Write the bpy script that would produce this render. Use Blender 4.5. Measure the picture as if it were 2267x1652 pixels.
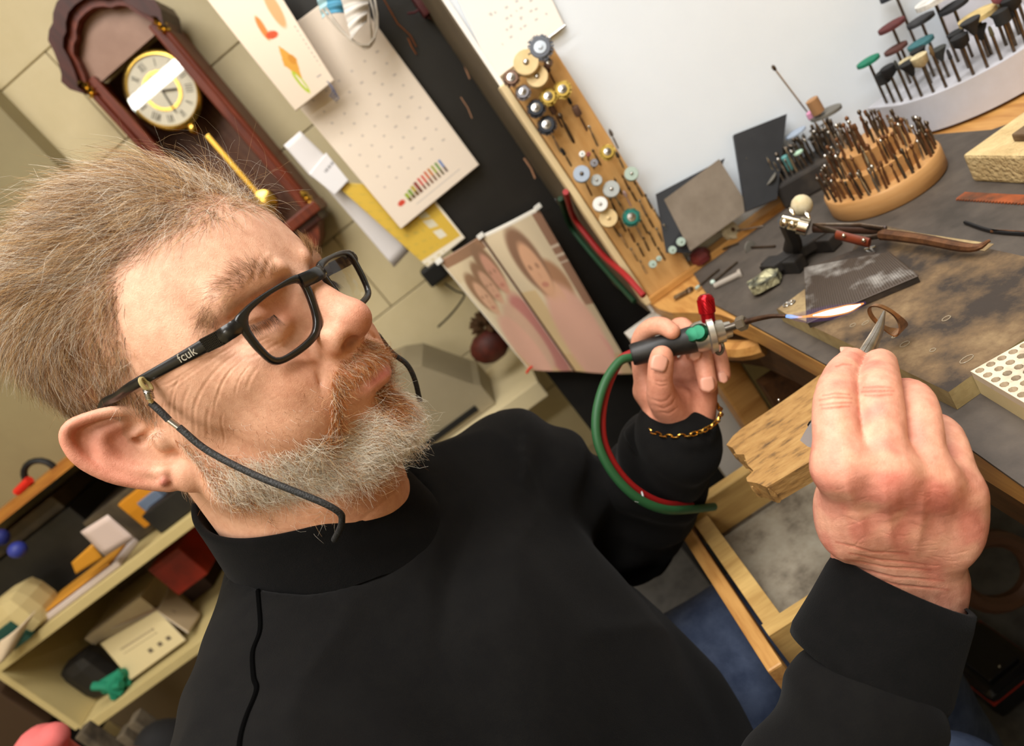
import bpy, bmesh, math, random
import numpy as np
from mathutils import Vector, Matrix
for _o in list(bpy.data.objects):
    bpy.data.objects.remove(_o, do_unlink=True)
SC = bpy.context.scene
COL = SC.collection
rnd = random.Random(7)
rng = np.random.default_rng(11)

# ---------------------------------------------------------------- camera
CAMZ = 1.2                      # camera height above the floor
F = 1400.0                      # focal length in pixels of the 2267 x 1652 frame
CX, CY = 1133.5, 826.0
YAW, PIT, ROL = .11998283, .33570025, .67360382
def _cam():
    cy, sy = math.cos(YAW), math.sin(YAW)
    Rz = np.array([[cy, -sy, 0], [sy, cy, 0], [0, 0, 1]])
    f = np.array([0, math.cos(PIT), -math.sin(PIT)]); r = np.array([1., 0, 0]); d = np.cross(f, r)
    f, r, d = Rz @ f, Rz @ r, Rz @ d
    return np.array([math.cos(ROL) * r + math.sin(ROL) * d, -math.sin(ROL) * r + math.cos(ROL) * d, f])
CM = _cam()                     # rows: right, down, forward
CAMP = np.array([0, 0, CAMZ])
cd = bpy.data.cameras.new('camera'); cam = bpy.data.objects.new('camera', cd); COL.objects.link(cam)
cam.matrix_world = Matrix(((CM[0][0], -CM[1][0], -CM[2][0], 0), (CM[0][1], -CM[1][1], -CM[2][1], 0),
                           (CM[0][2], -CM[1][2], -CM[2][2], CAMZ), (0, 0, 0, 1)))
cd.sensor_fit = 'HORIZONTAL'; cd.sensor_width = 36.0; cd.lens = F / 2267 * 36
cd.clip_start = .01; cd.clip_end = 30
cd.dof.use_dof = True; cd.dof.focus_distance = .405; cd.dof.aperture_fstop = 6.3
SC.camera = cam

# ---------------------------------------------------------------- light, exposure
SC.view_settings.view_transform = 'Standard'; SC.view_settings.look = 'None'
SC.view_settings.gamma = 1.0; SC.view_settings.use_curve_mapping = False
SC.view_settings.exposure = 0.12
cy = getattr(SC, 'cycles', None)
if cy is not None:
    cy.max_bounces = 4; cy.diffuse_bounces = 3; cy.glossy_bounces = 2; cy.transmission_bounces = 2; cy.transparent_max_bounces = 6
    cy.caustics_reflective = False; cy.caustics_refractive = False; cy.use_adaptive_sampling = True; cy.adaptive_threshold = .06; cy.use_denoising = True
w = bpy.data.worlds.new('world'); SC.world = w; w.use_nodes = True
w.node_tree.nodes['Background'].inputs[0].default_value = (1.0, .96, .91, 1)
w.node_tree.nodes['Background'].inputs[1].default_value = .35
def area(name, loc, target, sx, sy, power, col):
    l = bpy.data.lights.new(name, 'AREA'); l.shape = 'RECTANGLE'; l.size = sx; l.size_y = sy
    l.energy = power; l.color = col
    o = bpy.data.objects.new(name, l); COL.objects.link(o); o.location = loc
    o.rotation_euler = (Vector(target) - Vector(loc)).to_track_quat('-Z', 'Y').to_euler()
    return o
area('ceiling_bounce_light', (-.28, -.15, 2.56), (-.28, -.15, 0), 1.3, 1.2, 44, (1, .975, .94))
area('ceiling_tube_light', (-1.15, -1.86, 2.56), (-1.15, -1.86, 0), 1.25, .24, 34, (1, .975, .94))
area('bench_area_light', (.55, .35, 2.56), (.55, .35, 0), .9, .25, 14, (1, .985, .96))  # unseen overhead area light above the bench, no fixture modelled
# ---------------------------------------------------------------- pixel -> place helpers (used for measuring positions)
def ray(px, py): return np.array([(px - CX) / F, (py - CY) / F, 1.0])
def P(px, py, d): return CM.T @ (ray(px, py) * d) + CAMP          # at depth d (metres)
def ON(px, py, ax, val):                                           # on the plane world[ax] = val
    r = CM.T @ ray(px, py); return CAMP + r * ((val - CAMP[ax]) / r[ax])
BZ = CAMZ - .33                                                    # bench top height
def B(px, py, h=0.0): return ON(px, py, 2, BZ + h)
WY = .855                                                          # white wall
def Wl(px, py, y=WY): return ON(px, py, 1, y)
def unit(v):
    v = np.asarray(v, float); return v / (np.linalg.norm(v) + 1e-12)
# ---------------------------------------------------------------- materials
def s2l(c): return tuple(((x / 255) / 12.92 if x / 255 <= .04045 else ((x / 255 + .055) / 1.055) ** 2.4) for x in c)
MATS = {}
def mat(name, rgb, rough=.6, metal=0.0, rgb2=None, scale=30, detail=4, lo=.35, hi=.65, bump=0.0, bscale=None, stretch=None,
        attr=None, spec=.5, trans=0, ior=1.45, emit=None, estr=0, sss=0, coat=0, alpha=1, kind='noise', bdist=.001, rgb3=None, sheen=0):
    if name in MATS: return MATS[name]
    m = bpy.data.materials.new(name); m.use_nodes = True; nt = m.node_tree; b = nt.nodes['Principled BSDF']
    I = b.inputs; I['Roughness'].default_value = rough; I['Metallic'].default_value = metal
    I['Specular IOR Level'].default_value = spec; I['IOR'].default_value = ior; I['Transmission Weight'].default_value = trans
    I['Alpha'].default_value = alpha; I['Coat Weight'].default_value = coat
    if sheen: I['Sheen Weight'].default_value = sheen; I['Sheen Roughness'].default_value = .5
    I['Base Color'].default_value = (*s2l(rgb), 1)
    tc = nt.nodes.new('ShaderNodeTexCoord'); src = tc.outputs['Object']
    if stretch:
        mp = nt.nodes.new('ShaderNodeMapping'); mp.inputs['Scale'].default_value = stretch
        nt.links.new(src, mp.inputs['Vector']); src = mp.outputs['Vector']
    if rgb2 is not None:
        if kind == 'voronoi':
            n = nt.nodes.new('ShaderNodeTexVoronoi'); n.inputs['Scale'].default_value = scale; fo = n.outputs['Distance']
        elif kind == 'wave':
            n = nt.nodes.new('ShaderNodeTexWave'); n.inputs['Scale'].default_value = scale; n.inputs['Distortion'].default_value = 6
            n.inputs['Detail'].default_value = detail; fo = n.outputs['Fac']
        else:
            n = nt.nodes.new('ShaderNodeTexNoise'); n.inputs['Scale'].default_value = scale; n.inputs['Detail'].default_value = detail
            n.inputs['Roughness'].default_value = .65; fo = n.outputs['Fac']
        nt.links.new(src, n.inputs['Vector'])
        r = nt.nodes.new('ShaderNodeValToRGB'); nt.links.new(fo, r.inputs['Fac'])
        r.color_ramp.elements[0].position = lo; r.color_ramp.elements[1].position = hi
        r.color_ramp.elements[0].color = (*s2l(rgb), 1); r.color_ramp.elements[1].color = (*s2l(rgb2), 1)
        if rgb3 is not None:
            e = r.color_ramp.elements.new((lo + hi) / 2); e.color = (*s2l(rgb3), 1)
        nt.links.new(r.outputs['Color'], I['Base Color'])
    if attr:
        a = nt.nodes.new('ShaderNodeAttribute'); a.attribute_name = attr
        nt.links.new(a.outputs['Color'], I['Base Color'])
    if bump:
        n2 = nt.nodes.new('ShaderNodeTexNoise'); n2.inputs['Scale'].default_value = bscale or scale * 4; n2.inputs['Detail'].default_value = 3
        nt.links.new(src, n2.inputs['Vector'])
        bp = nt.nodes.new('ShaderNodeBump'); bp.inputs['Strength'].default_value = bump; bp.inputs['Distance'].default_value = bdist
        nt.links.new(n2.outputs['Fac'], bp.inputs['Height']); nt.links.new(bp.outputs['Normal'], I['Normal'])
    if emit:
        I['Emission Color'].default_value = (*s2l(emit), 1); I['Emission Strength'].default_value = estr
    if sss:
        I['Subsurface Weight'].default_value = sss; I['Subsurface Radius'].default_value = (1, .35, .18); I['Subsurface Scale'].default_value = .006
    MATS[name] = m; return m
# ---------------------------------------------------------------- meshes
def link(o, parent=None):
    COL.objects.link(o)
    if parent is not None: o.parent = parent
    return o
def mesh_obj(name, V, Fc, m=None, parent=None, smooth=False, col=None):
    """V (n,3), Fc: array (m,3|4) or list of tuples"""
    me = bpy.data.meshes.new(name); V = np.asarray(V, np.float32)
    if isinstance(Fc, np.ndarray):
        k = Fc.shape[1]
        me.vertices.add(len(V)); me.vertices.foreach_set('co', V.ravel())
        me.loops.add(Fc.size); me.loops.foreach_set('vertex_index', Fc.astype(np.int32).ravel())
        me.polygons.add(len(Fc)); me.polygons.foreach_set('loop_start', np.arange(0, Fc.size, k, dtype=np.int32))
        me.polygons.foreach_set('loop_total', np.full(len(Fc), k, np.int32))
        me.update(calc_edges=True); me.validate()
    else:
        me.from_pydata([tuple(map(float, v)) for v in V], [], Fc); me.update()
    if smooth: me.polygons.foreach_set('use_smooth', np.ones(len(me.polygons), bool))
    if col is not None:
        a = me.color_attributes.new('Col', 'FLOAT_COLOR', 'POINT')
        c = np.ones((len(V), 4), np.float32); c[:, :3] = col; a.data.foreach_set('color', c.ravel())
    if m is not None: me.materials.append(m)
    return link(bpy.data.objects.new(name, me), parent)
def empty(name, loc=(0, 0, 0)):
    o = bpy.data.objects.new(name, None); o.location = tuple(map(float, loc)); o.empty_display_size = .01; return link(o)
def tag(o, label, cat, group=None):
    o['label'] = label; o['category'] = cat
    if group: o['group'] = group
    return o
def struct(o): o['kind'] = 'structure'; return o
def basis(d, up=(0, 0, 1)):
    d = unit(d); a = np.cross(d, up)
    if np.linalg.norm(a) < 1e-4: a = np.cross(d, (1, 0, 0))
    a = unit(a); return a, np.cross(a, d), d
class MB:
    """collects shapes in world space (or relative to origin o)"""
    def __init__(s): s.V = []; s.F = []; s.S = []
    def raw(s, V, Fc, smooth=False):
        k = len(s.V); s.V += [tuple(map(float, v)) for v in V]; s.F += [tuple(i + k for i in f) for f in Fc]; s.S += [smooth] * len(Fc); return s
    def box(s, c, size, ax=None, bev=0.0, taper=1.0):
        c = np.asarray(c, float); ax = np.eye(3) if ax is None else np.asarray(ax, float); h = np.asarray(size, float) / 2
        if bev <= 0:
            V = [c + ax[0] * sx * h[0] * (taper if sz > 0 else 1) + ax[1] * sy * h[1] * (taper if sz > 0 else 1) + ax[2] * sz * h[2] for sz in (-1, 1) for sy in (-1, 1) for sx in (-1, 1)]
            return s.raw(V, [(0, 2, 3, 1), (4, 5, 7, 6), (0, 1, 5, 4), (2, 6, 7, 3), (0, 4, 6, 2), (1, 3, 7, 5)])
        bm = bmesh.new(); bmesh.ops.create_cube(bm, size=1)
        for v in bm.verts: v.co = Vector((v.co.x * 2 * h[0], v.co.y * 2 * h[1], v.co.z * 2 * h[2]))
        bmesh.ops.bevel(bm, geom=bm.edges[:], offset=min(bev, h.min() * .95), segments=2, affect='EDGES', profile=.6)
        bm.verts.index_update()
        V = [c + ax[0] * v.co.x + ax[1] * v.co.y + ax[2] * v.co.z for v in bm.verts]; Fc = [tuple(v.index for v in f.verts) for f in bm.faces]; bm.free()
        return s.raw(V, Fc)
    def lathe(s, o, d, prof, n=16, smooth=True, up=(0, 0, 1), sx=1.0):
        """prof: list of (along, radius)"""
        o = np.asarray(o, float); a, b, d = basis(d, up); V = []; Fc = []
        for (z, r) in prof:
            for i in range(n):
                t = 2 * math.pi * i / n; V.append(o + d * z + a * r * math.cos(t) * sx + b * r * math.sin(t))
        m = len(prof)
        for j in range(m - 1):
            for i in range(n):
                Fc.append((j * n + i, j * n + (i + 1) % n, (j + 1) * n + (i + 1) % n, (j + 1) * n + i))
        Fc.append(tuple(range(n - 1, -1, -1))); Fc.append(tuple((m - 1) * n + i for i in range(n)))
        return s.raw(V, Fc, smooth)
    def cyl(s, p0, p1, r0, r1=None, n=12, smooth=True):
        p0 = np.asarray(p0, float); p1 = np.asarray(p1, float); r1 = r0 if r1 is None else r1
        return s.lathe(p0, p1 - p0, [(0, r0), (np.linalg.norm(p1 - p0), r1)], n, smooth)
    def tube(s, pts, r, n=8, smooth=True, closed=False, sx=1.0, up=None):
        pts = [np.asarray(p, float) for p in pts]; rr = r if isinstance(r, (list, tuple, np.ndarray)) else [r] * len(pts)
        V = []; Fc = []; a = None; m = len(pts)
        for i, p in enumerate(pts):
            t = unit((pts[(i + 1) % m] if closed else pts[min(i + 1, m - 1)]) - (pts[i - 1] if closed or i > 0 else pts[0]))
            if up is not None: a = unit(np.cross(t, up))
            elif a is None: a = basis(t)[0]
            else: a = unit(a - t * (a @ t))
            b = np.cross(t, a)
            for k in range(n):
                q = 2 * math.pi * k / n; V.append(p + a * rr[i] * math.cos(q) * sx + b * rr[i] * math.sin(q))
        for j in range(m if closed else m - 1):
            j2 = (j + 1) % m
            for k in range(n): Fc.append((j * n + k, j * n + (k + 1) % n, j2 * n + (k + 1) % n, j2 * n + k))
        if not closed: Fc.append(tuple(range(n - 1, -1, -1))); Fc.append(tuple((m - 1) * n + k for k in range(n)))
        return s.raw(V, Fc, smooth)
    def sph(s, c, r, n=14, m=9, ax=None, sc=(1, 1, 1)):
        c = np.asarray(c, float); ax = np.eye(3) if ax is None else np.asarray(ax, float); V = []; Fc = []
        for j in range(1, m):
            ph = math.pi * j / m
            for i in range(n):
                t = 2 * math.pi * i / n; q = np.array([math.sin(ph) * math.cos(t) * sc[0], math.sin(ph) * math.sin(t) * sc[1], math.cos(ph) * sc[2]]) * r
                V.append(c + ax.T @ q)
        V.append(c + ax.T @ np.array([0, 0, r * sc[2]])); V.append(c - ax.T @ np.array([0, 0, r * sc[2]])); T = len(V) - 2
        for j in range(m - 2):
            for i in range(n): Fc.append((j * n + i, (j + 1) * n + i, (j + 1) * n + (i + 1) % n, j * n + (i + 1) % n))
        for i in range(n): Fc.append((T, i, (i + 1) % n)); Fc.append((T + 1, (m - 2) * n + (i + 1) % n, (m - 2) * n + i))
        return s.raw(V, Fc, True)
    def prism(s, poly, nrm, th, smooth=False):
        """poly: 3D points of a planar outline, extruded by th along -nrm"""
        poly = [np.asarray(p, float) for p in poly]; nrm = unit(nrm); m = len(poly)
        V = poly + [p - nrm * th for p in poly]
        Fc = [tuple(range(m)), tuple(range(2 * m - 1, m - 1, -1))] + [(i, m + i, m + (i + 1) % m, (i + 1) % m) for i in range(m)]
        return s.raw(V, Fc, smooth)
    def build(s, name, m=None, parent=None, origin=None, bevel=0.0):
        V = np.array(s.V)
        if origin is not None: V = V - np.asarray(origin, float)
        elif parent is not None: V = V - np.array(parent.location)
        me = bpy.data.meshes.new(name); me.from_pydata(V.tolist(), [], s.F); me.update()
        me.polygons.foreach_set('use_smooth', np.array(s.S, bool))
        if m is not None: me.materials.append(m)
        bm = bmesh.new(); bm.from_mesh(me); bmesh.ops.recalc_face_normals(bm, faces=bm.faces[:]); bm.to_mesh(me); bm.free()
        if any(s.S): me.set_sharp_from_angle(angle=math.radians(42))
        o = link(bpy.data.objects.new(name, me), parent)
        if origin is not None and parent is None: o.location = tuple(map(float, origin))
        return o
def spline(pts, n=8):
    """Catmull-Rom through points"""
    p = [np.asarray(q, float) for q in pts]; p = [2 * p[0] - p[1]] + p + [2 * p[-1] - p[-2]]; out = []
    for i in range(1, len(p) - 2):
        for k in range(n):
            t = k / n; out.append(.5 * ((2 * p[i]) + (-p[i - 1] + p[i + 1]) * t + (2 * p[i - 1] - 5 * p[i] + 4 * p[i + 1] - p[i + 2]) * t * t + (-p[i - 1] + 3 * p[i] - 3 * p[i + 1] + p[i + 2]) * t ** 3))
    out.append(p[-2]); return out
# ---------------------------------------------------------------- signed-distance modelling for skin and cloth
class SDF:
    def __init__(s, lo, hi, h):
        s.h = h; s.lo = np.array(lo, float); s.n = np.ceil((np.array(hi) - s.lo) / h).astype(int) + 1
        s.ax = [(s.lo[i] + np.arange(s.n[i]) * h).astype(np.float32) for i in range(3)]
        s.D = np.full(tuple(s.n), 50 * h, np.float32)
    def region(s, lo, hi):
        a = np.maximum(np.floor((np.array(lo) - s.lo) / s.h).astype(int), 0); b = np.minimum(np.ceil((np.array(hi) - s.lo) / s.h).astype(int) + 1, s.n)
        if (b <= a).any(): return None
        sl = tuple(slice(a[i], b[i]) for i in range(3))
        return sl, s.ax[0][sl[0]][:, None, None], s.ax[1][sl[1]][None, :, None], s.ax[2][sl[2]][None, None, :]
    def op(s, fn, lo, hi, k, sub=False):
        mg = k + 3 * s.h; q = s.region(np.array(lo) - mg, np.array(hi) + mg)
        if q is None: return
        sl, X, Y, Z = q; d = fn(X, Y, Z).astype(np.float32); D = s.D[sl]
        if sub: d = -d; h = np.maximum(k - np.abs(D - d), 0) / max(k, 1e-9); s.D[sl] = np.maximum(D, d) + h * h * k * .25
        else: h = np.maximum(k - np.abs(D - d), 0) / max(k, 1e-9); s.D[sl] = np.minimum(D, d) - h * h * k * .25
    def ell(s, c, r, k=0, sub=False, rot=None):
        c = np.array(c, float); r = np.array(r, float)
        R3 = np.eye(3) if rot is None else np.array(rot, float)      # rows = ellipsoid axes
        ext = np.sqrt(((R3.T * r) ** 2).sum(1)) if rot is not None else r
        def fn(X, Y, Z):
            x, y, z = X - c[0], Y - c[1], Z - c[2]
            if rot is not None: x, y, z = (R3[i, 0] * x + R3[i, 1] * y + R3[i, 2] * z for i in range(3))
            k0 = np.sqrt((x / r[0]) ** 2 + (y / r[1]) ** 2 + (z / r[2]) ** 2); k1 = np.sqrt((x / r[0] ** 2) ** 2 + (y / r[1] ** 2) ** 2 + (z / r[2] ** 2) ** 2) + 1e-6
            return k0 * (k0 - 1) / k1
        s.op(fn, c - ext, c + ext, k, sub)
    def cone(s, a, b, ra, rb, k=0, sub=False, flat=None):
        a = np.array(a, float); b = np.array(b, float); ba = b - a; L = ba @ ba
        def fn(X, Y, Z):
            x, y, z = X - a[0], Y - a[1], Z - a[2]; t = np.clip((x * ba[0] + y * ba[1] + z * ba[2]) / L, 0, 1)
            x, y, z = x - t * ba[0], y - t * ba[1], z - t * ba[2]
            if flat is not None:                                     # flat = (unit axis, factor): thinner along that axis
                f, g = flat; e = x * f[0] + y * f[1] + z * f[2]; dd = np.sqrt(np.maximum(x * x + y * y + z * z + e * e * (g * g - 1), 0)); return (dd - (ra + (rb - ra) * t)) / max(1, g) ** .5
            return np.sqrt(x * x + y * y + z * z) - (ra + (rb - ra) * t)
        rm = max(ra, rb); s.op(fn, np.minimum(a, b) - rm, np.maximum(a, b) + rm, k, sub)
    def chain(s, pts, rad, k=0, sub=False):
        """tapered tube through points, merged as one shape"""
        p = [np.array(q, float) for q in pts]
        def fn(X, Y, Z):
            D = None
            for i in range(len(p) - 1):
                a, ba = p[i], p[i + 1] - p[i]; L = ba @ ba + 1e-12; x, y, z = X - a[0], Y - a[1], Z - a[2]
                t = np.clip((x * ba[0] + y * ba[1] + z * ba[2]) / L, 0, 1); d = np.sqrt((x - t * ba[0]) ** 2 + (y - t * ba[1]) ** 2 + (z - t * ba[2]) ** 2) - (rad[i] + (rad[i + 1] - rad[i]) * t)
                D = d if D is None else np.minimum(D, d)
            return D
        m = max(rad); s.op(fn, np.min(p, 0) - m, np.max(p, 0) + m, k, sub)
    def mesh(s):
        """naive surface nets -> verts, quads"""
        D = s.D; S = D < 0; nx, ny, nz = D.shape
        cell = np.zeros((nx - 1, ny - 1, nz - 1), np.int8)
        for i in (0, 1):
            for j in (0, 1):
                for k in (0, 1): cell += S[i:nx - 1 + i, j:ny - 1 + j, k:nz - 1 + k]
        act = np.argwhere((cell > 0) & (cell < 8)); idx = np.full(cell.shape, -1, np.int32); idx[tuple(act.T)] = np.arange(len(act))
        acc = np.zeros((len(act), 3)); cnt = np.zeros(len(act))
        cs = [(i, j, k) for i in (0, 1) for j in (0, 1) for k in (0, 1)]
        val = {c: D[act[:, 0] + c[0], act[:, 1] + c[1], act[:, 2] + c[2]] for c in cs}
        for c in cs:
            for ax in range(3):
                if c[ax]: continue
                e = list(c); e[ax] = 1; e = tuple(e); a, b = val[c], val[e]; m = (a < 0) != (b < 0)
                t = np.where(m, a / (a - b + 1e-20), 0); p = np.tile(np.array(c, float), (len(act), 1)); p[:, ax] = t
                acc[m] += p[m]; cnt[m] += 1
        V = s.lo + (act + acc / cnt[:, None]) * s.h; Q = []
        for ax in range(3):
            sl0 = [slice(None)] * 3; sl1 = [slice(None)] * 3; sl0[ax] = slice(0, -1); sl1[ax] = slice(1, None)
            m = S[tuple(sl0)] != S[tuple(sl1)]; u, v = (ax + 1) % 3, (ax + 2) % 3
            e = np.argwhere(m); ok = (e[:, u] > 0) & (e[:, v] > 0) & (e[:, u] < D.shape[u] - 1) & (e[:, v] < D.shape[v] - 1); e = e[ok]
            ins = S[tuple(e.T)]
            def g(du, dv):
                q = e.copy(); q[:, u] += du; q[:, v] += dv; return idx[tuple(q.T)]
            q = np.stack([g(-1, -1), g(0, -1), g(0, 0), g(-1, 0)], 1); q[~ins] = q[~ins][:, ::-1]; Q.append(q)
        Q = np.concatenate(Q); Q = Q[(Q >= 0).all(1)]
        return V, Q
def vnormals(V, Q):
    n = np.cross(V[Q[:, 2]] - V[Q[:, 0]], V[Q[:, 3 % Q.shape[1]]] - V[Q[:, 1]]); N = np.zeros_like(V)
    for i in range(Q.shape[1]): np.add.at(N, Q[:, i], n)
    return N / (np.linalg.norm(N, axis=1, keepdims=True) + 1e-12)
def laplace(V, Q, it=1, lam=.5):
    e = np.concatenate([Q[:, [i, (i + 1) % Q.shape[1]]] for i in range(Q.shape[1])]); 
    for _ in range(it):
        A = np.zeros_like(V); c = np.zeros(len(V)); np.add.at(A, e[:, 0], V[e[:, 1]]); np.add.at(A, e[:, 1], V[e[:, 0]]); np.add.at(c, e[:, 0], 1); np.add.at(c, e[:, 1], 1)
        V = V + lam * (A / np.maximum(c, 1)[:, None] - V)
    return V
def polydist(Pt, line):
    """distance of points (n,k) to a polyline (m,k), and the parameter along it 0..1"""
    best = np.full(len(Pt), 1e9); tt = np.zeros(len(Pt)); m = len(line) - 1
    for i in range(m):
        a, b = np.array(line[i], float), np.array(line[i + 1], float); ba = b - a
        t = np.clip(((Pt - a) @ ba) / (ba @ ba + 1e-12), 0, 1); d = np.linalg.norm(Pt - a - t[:, None] * ba, axis=1)
        q = d < best; best[q] = d[q]; tt[q] = (i + t[q]) / m
    return best, tt
def inpoly(x, y, poly):
    r = np.zeros(len(x), bool); n = len(poly); j = n - 1
    for i in range(n):
        xi, yi = poly[i]; xj, yj = poly[j]
        r ^= ((yi > y) != (yj > y)) & (x < (xj - xi) * (y - yi) / (yj - yi + 1e-12) + xi); j = i
    return r
def noise3(p, seed=0, f=1.0):
    """cheap smooth value noise from summed sines"""
    r = np.random.default_rng(seed); o = np.zeros(len(p))
    for i in range(6):
        k = r.normal(size=3); k = k / np.linalg.norm(k) * f * (.6 + r.random() * 1.2); o += np.sin(p @ k + r.random() * 6.28)
    return o / 6
# ---------------------------------------------------------------- strands
def strands(name, C, R, colr, m, parent, sides=3):
    """C (n,k,3) centre lines, R (n,k) radii, colr (n,3) or (n,k,3)"""
    n, k, _ = C.shape; T = np.gradient(C, axis=1); T /= np.linalg.norm(T, axis=2, keepdims=True) + 1e-12
    ref = np.where(np.abs(T[:, :, :1]) > .9, np.array([0, 1., 0]), np.array([1., 0, 0])); A = np.cross(T, ref); A /= np.linalg.norm(A, axis=2, keepdims=True) + 1e-12; Bn = np.cross(T, A)
    V = np.stack([C + R[..., None] * (A * math.cos(2 * math.pi * i / sides) + Bn * math.sin(2 * math.pi * i / sides)) for i in range(sides)], 2)  # n,k,s,3
    base = np.arange(n)[:, None, None] * k * sides + np.arange(k - 1)[None, :, None] * sides; i = np.arange(sides)[None, None, :]; i2 = (i + 1) % sides
    Q = np.stack([base + i, base + i2, base + i2 + sides, base + i + sides], -1).reshape(-1, 4)
    if colr.ndim == 2: colr = np.repeat(colr[:, None, :], k, 1)
    c = np.repeat(colr[:, :, None, :], sides, 2).reshape(-1, 3)
    return mesh_obj(name, V.reshape(-1, 3), Q, m, parent, smooth=True, col=c)
# ---------------------------------------------------------------- room shell
def thin_glass(name, tint=(1, 1, 1), ior=1.5):
    if name in MATS: return MATS[name]
    m = bpy.data.materials.new(name); m.use_nodes = True; nt = m.node_tree; nt.nodes.remove(nt.nodes['Principled BSDF'])
    out = [n for n in nt.nodes if n.type == 'OUTPUT_MATERIAL'][0]; t = nt.nodes.new('ShaderNodeBsdfTransparent'); t.inputs[0].default_value = (*tint, 1)
    g = nt.nodes.new('ShaderNodeBsdfGlossy'); g.inputs['Roughness'].default_value = .02; ge = nt.nodes.new('ShaderNodeNewGeometry'); dt = nt.nodes.new('ShaderNodeVectorMath'); dt.operation = 'DOT_PRODUCT'; nt.links.new(ge.outputs['Normal'], dt.inputs[0]); nt.links.new(ge.outputs['Incoming'], dt.inputs[1])
    def mth(op, a, b):
        n = nt.nodes.new('ShaderNodeMath'); n.operation = op
        for i, v in enumerate((a, b)):
            if isinstance(v, (int, float)): n.inputs[i].default_value = v
            else: nt.links.new(v, n.inputs[i])
        return n.outputs[0]
    f0 = ((ior - 1) / (ior + 1)) ** 2; ab = mth('ABSOLUTE', dt.outputs['Value'], 0); sch = mth('ADD', mth('MULTIPLY', mth('POWER', mth('SUBTRACT', 1.0, ab), 5.0), 1 - f0), f0)
    mx = nt.nodes.new('ShaderNodeMixShader'); nt.links.new(sch, mx.inputs[0]); nt.links.new(t.outputs[0], mx.inputs[1]); nt.links.new(g.outputs[0], mx.inputs[2]); nt.links.new(mx.outputs[0], out.inputs[0])
    MATS[name] = m; return m
cream = mat('cream_paint', (214, 198, 158), .55, rgb2=(206, 190, 148), scale=7, bump=.15, bscale=120)
concrete = mat('concrete_floor', (74, 71, 67), .8, rgb2=(48, 46, 43), scale=14, bump=.2, bscale=200)
struct(MB().box((0, .2, -.02), (5.2, 5.2, .04)).build('floor', concrete, origin=(0, .2, -.02)))
struct(MB().box((0, .2, 2.62), (5.2, 5.2, .04)).build('ceiling', mat('ceiling_white', (225, 218, 200), .8, rgb2=(215, 208, 190), scale=4), origin=(0, .2, 2.62)))
# block wall behind the clock: each painted block its own piece
wb = struct(MB().box((.2, 1.535, 1.3), (4.0, .10, 2.6)).build('wall_back', mat('mortar', (190, 175, 138), .8, rgb2=(184, 168, 130), scale=20), origin=(.2, 1.535, 1.3)))
blk_me = None
zj = ON(125, 95, 1, 1.47)[2]; zrow = [zj + .2 * k for k in range(-7, 3)]
for ri, z0 in enumerate(zrow):
    for ci in range(-3, 3):
        xc = -.30 + ci * .4 + (.2 if ri % 2 else 0)
        if xc > .5 or xc < -1.5: continue
        if blk_me is None:
            b = MB().box((0, 0, 0), (.398, .026, .1978), bev=.0022).build('block', cream, origin=(0, 0, 0)); blk_me = b.data
        else: b = link(bpy.data.objects.new('block', blk_me))
        b.parent = wb; b.location = np.array([xc, 1.478, z0 + .1]) - np.array(wb.location)
struct(MB().box((-1.09, 1.435, 1.75), (.94, .058, 1.7)).build('wall_left', mat('dim_wall_paint', (150, 138, 102), .6, rgb2=(142, 130, 96), scale=6), origin=(-1.09, 1.435, 1.75)))  # the return wall's weaker light is put into this darker colour
xl = Wl(1000, 30)[0]
wp = struct(MB().box((xl + .6, WY + .1, 1.45), (1.2, .2, 1.2)).build('wall_right', mat('white_board', (228, 236, 244), .45, rgb2=(222, 230, 238), scale=3), origin=(xl + .6, WY + .1, 1.45)))
MB().box((xl - .0015, WY + .1, 1.45), (.003, .196, 1.2)).build('side_board', mat('brown_edge', (96, 84, 64), .6, rgb2=(84, 72, 54), scale=12), wp)
MB().box((xl + .002, WY - .002, 1.45), (.006, .006, 1.2)).build('edge_strip', mat('white_edge', (244, 242, 238), .35), wp)
BY = 1.06
xk = ON(1010, 520, 1, BY)[0] - .012
bp = struct(MB().box(((xk + xl) / 2 + .05, BY + .02, 1.05), (xl - xk + .12, .04, 2.1)).build('panel_black', mat('black_panel', (24, 23, 22), .42, rgb2=(33, 31, 29), scale=9, bump=.1, bscale=80), origin=((xk + xl) / 2 + .05, BY + .02, 1.05)))
bp.name = 'wall_panel'
b = MB()
for (x0, y0, x1, y1, w_) in ((1010, 115, 1040, 175, .0012), (1160, 350, 1185, 395, .0016), (1100, 235, 1130, 285, .001), (1020, 215, 1045, 262, .0008), (1225, 430, 1262, 480, .0012)):
    b.tube([ON(x0, y0, 1, BY - .0005), ON((x0 + x1) / 2 + 3, (y0 + y1) / 2, 1, BY - .0005), ON(x1, y1, 1, BY - .0005)], w_, 5)
b.build('chipped_paint', mat('bare_wood_chip', (176, 130, 98), .7), bp)
struct(MB().box((.62, -2.38, 1.3), (5, .06, 2.6)).build('wall_behind', cream, origin=(.62, -2.38, 1.3)))
struct(MB().box((2.3, -.3, 1.3), (.06, 4.2, 2.6)).build('wall_far', cream, origin=(2.3, -.3, 1.3)))
struct(MB().box((-2.3, -.3, 1.3), (.06, 4.2, 2.6)).build('wall_side', cream, origin=(-2.3, -.3, 1.3)))
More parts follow.
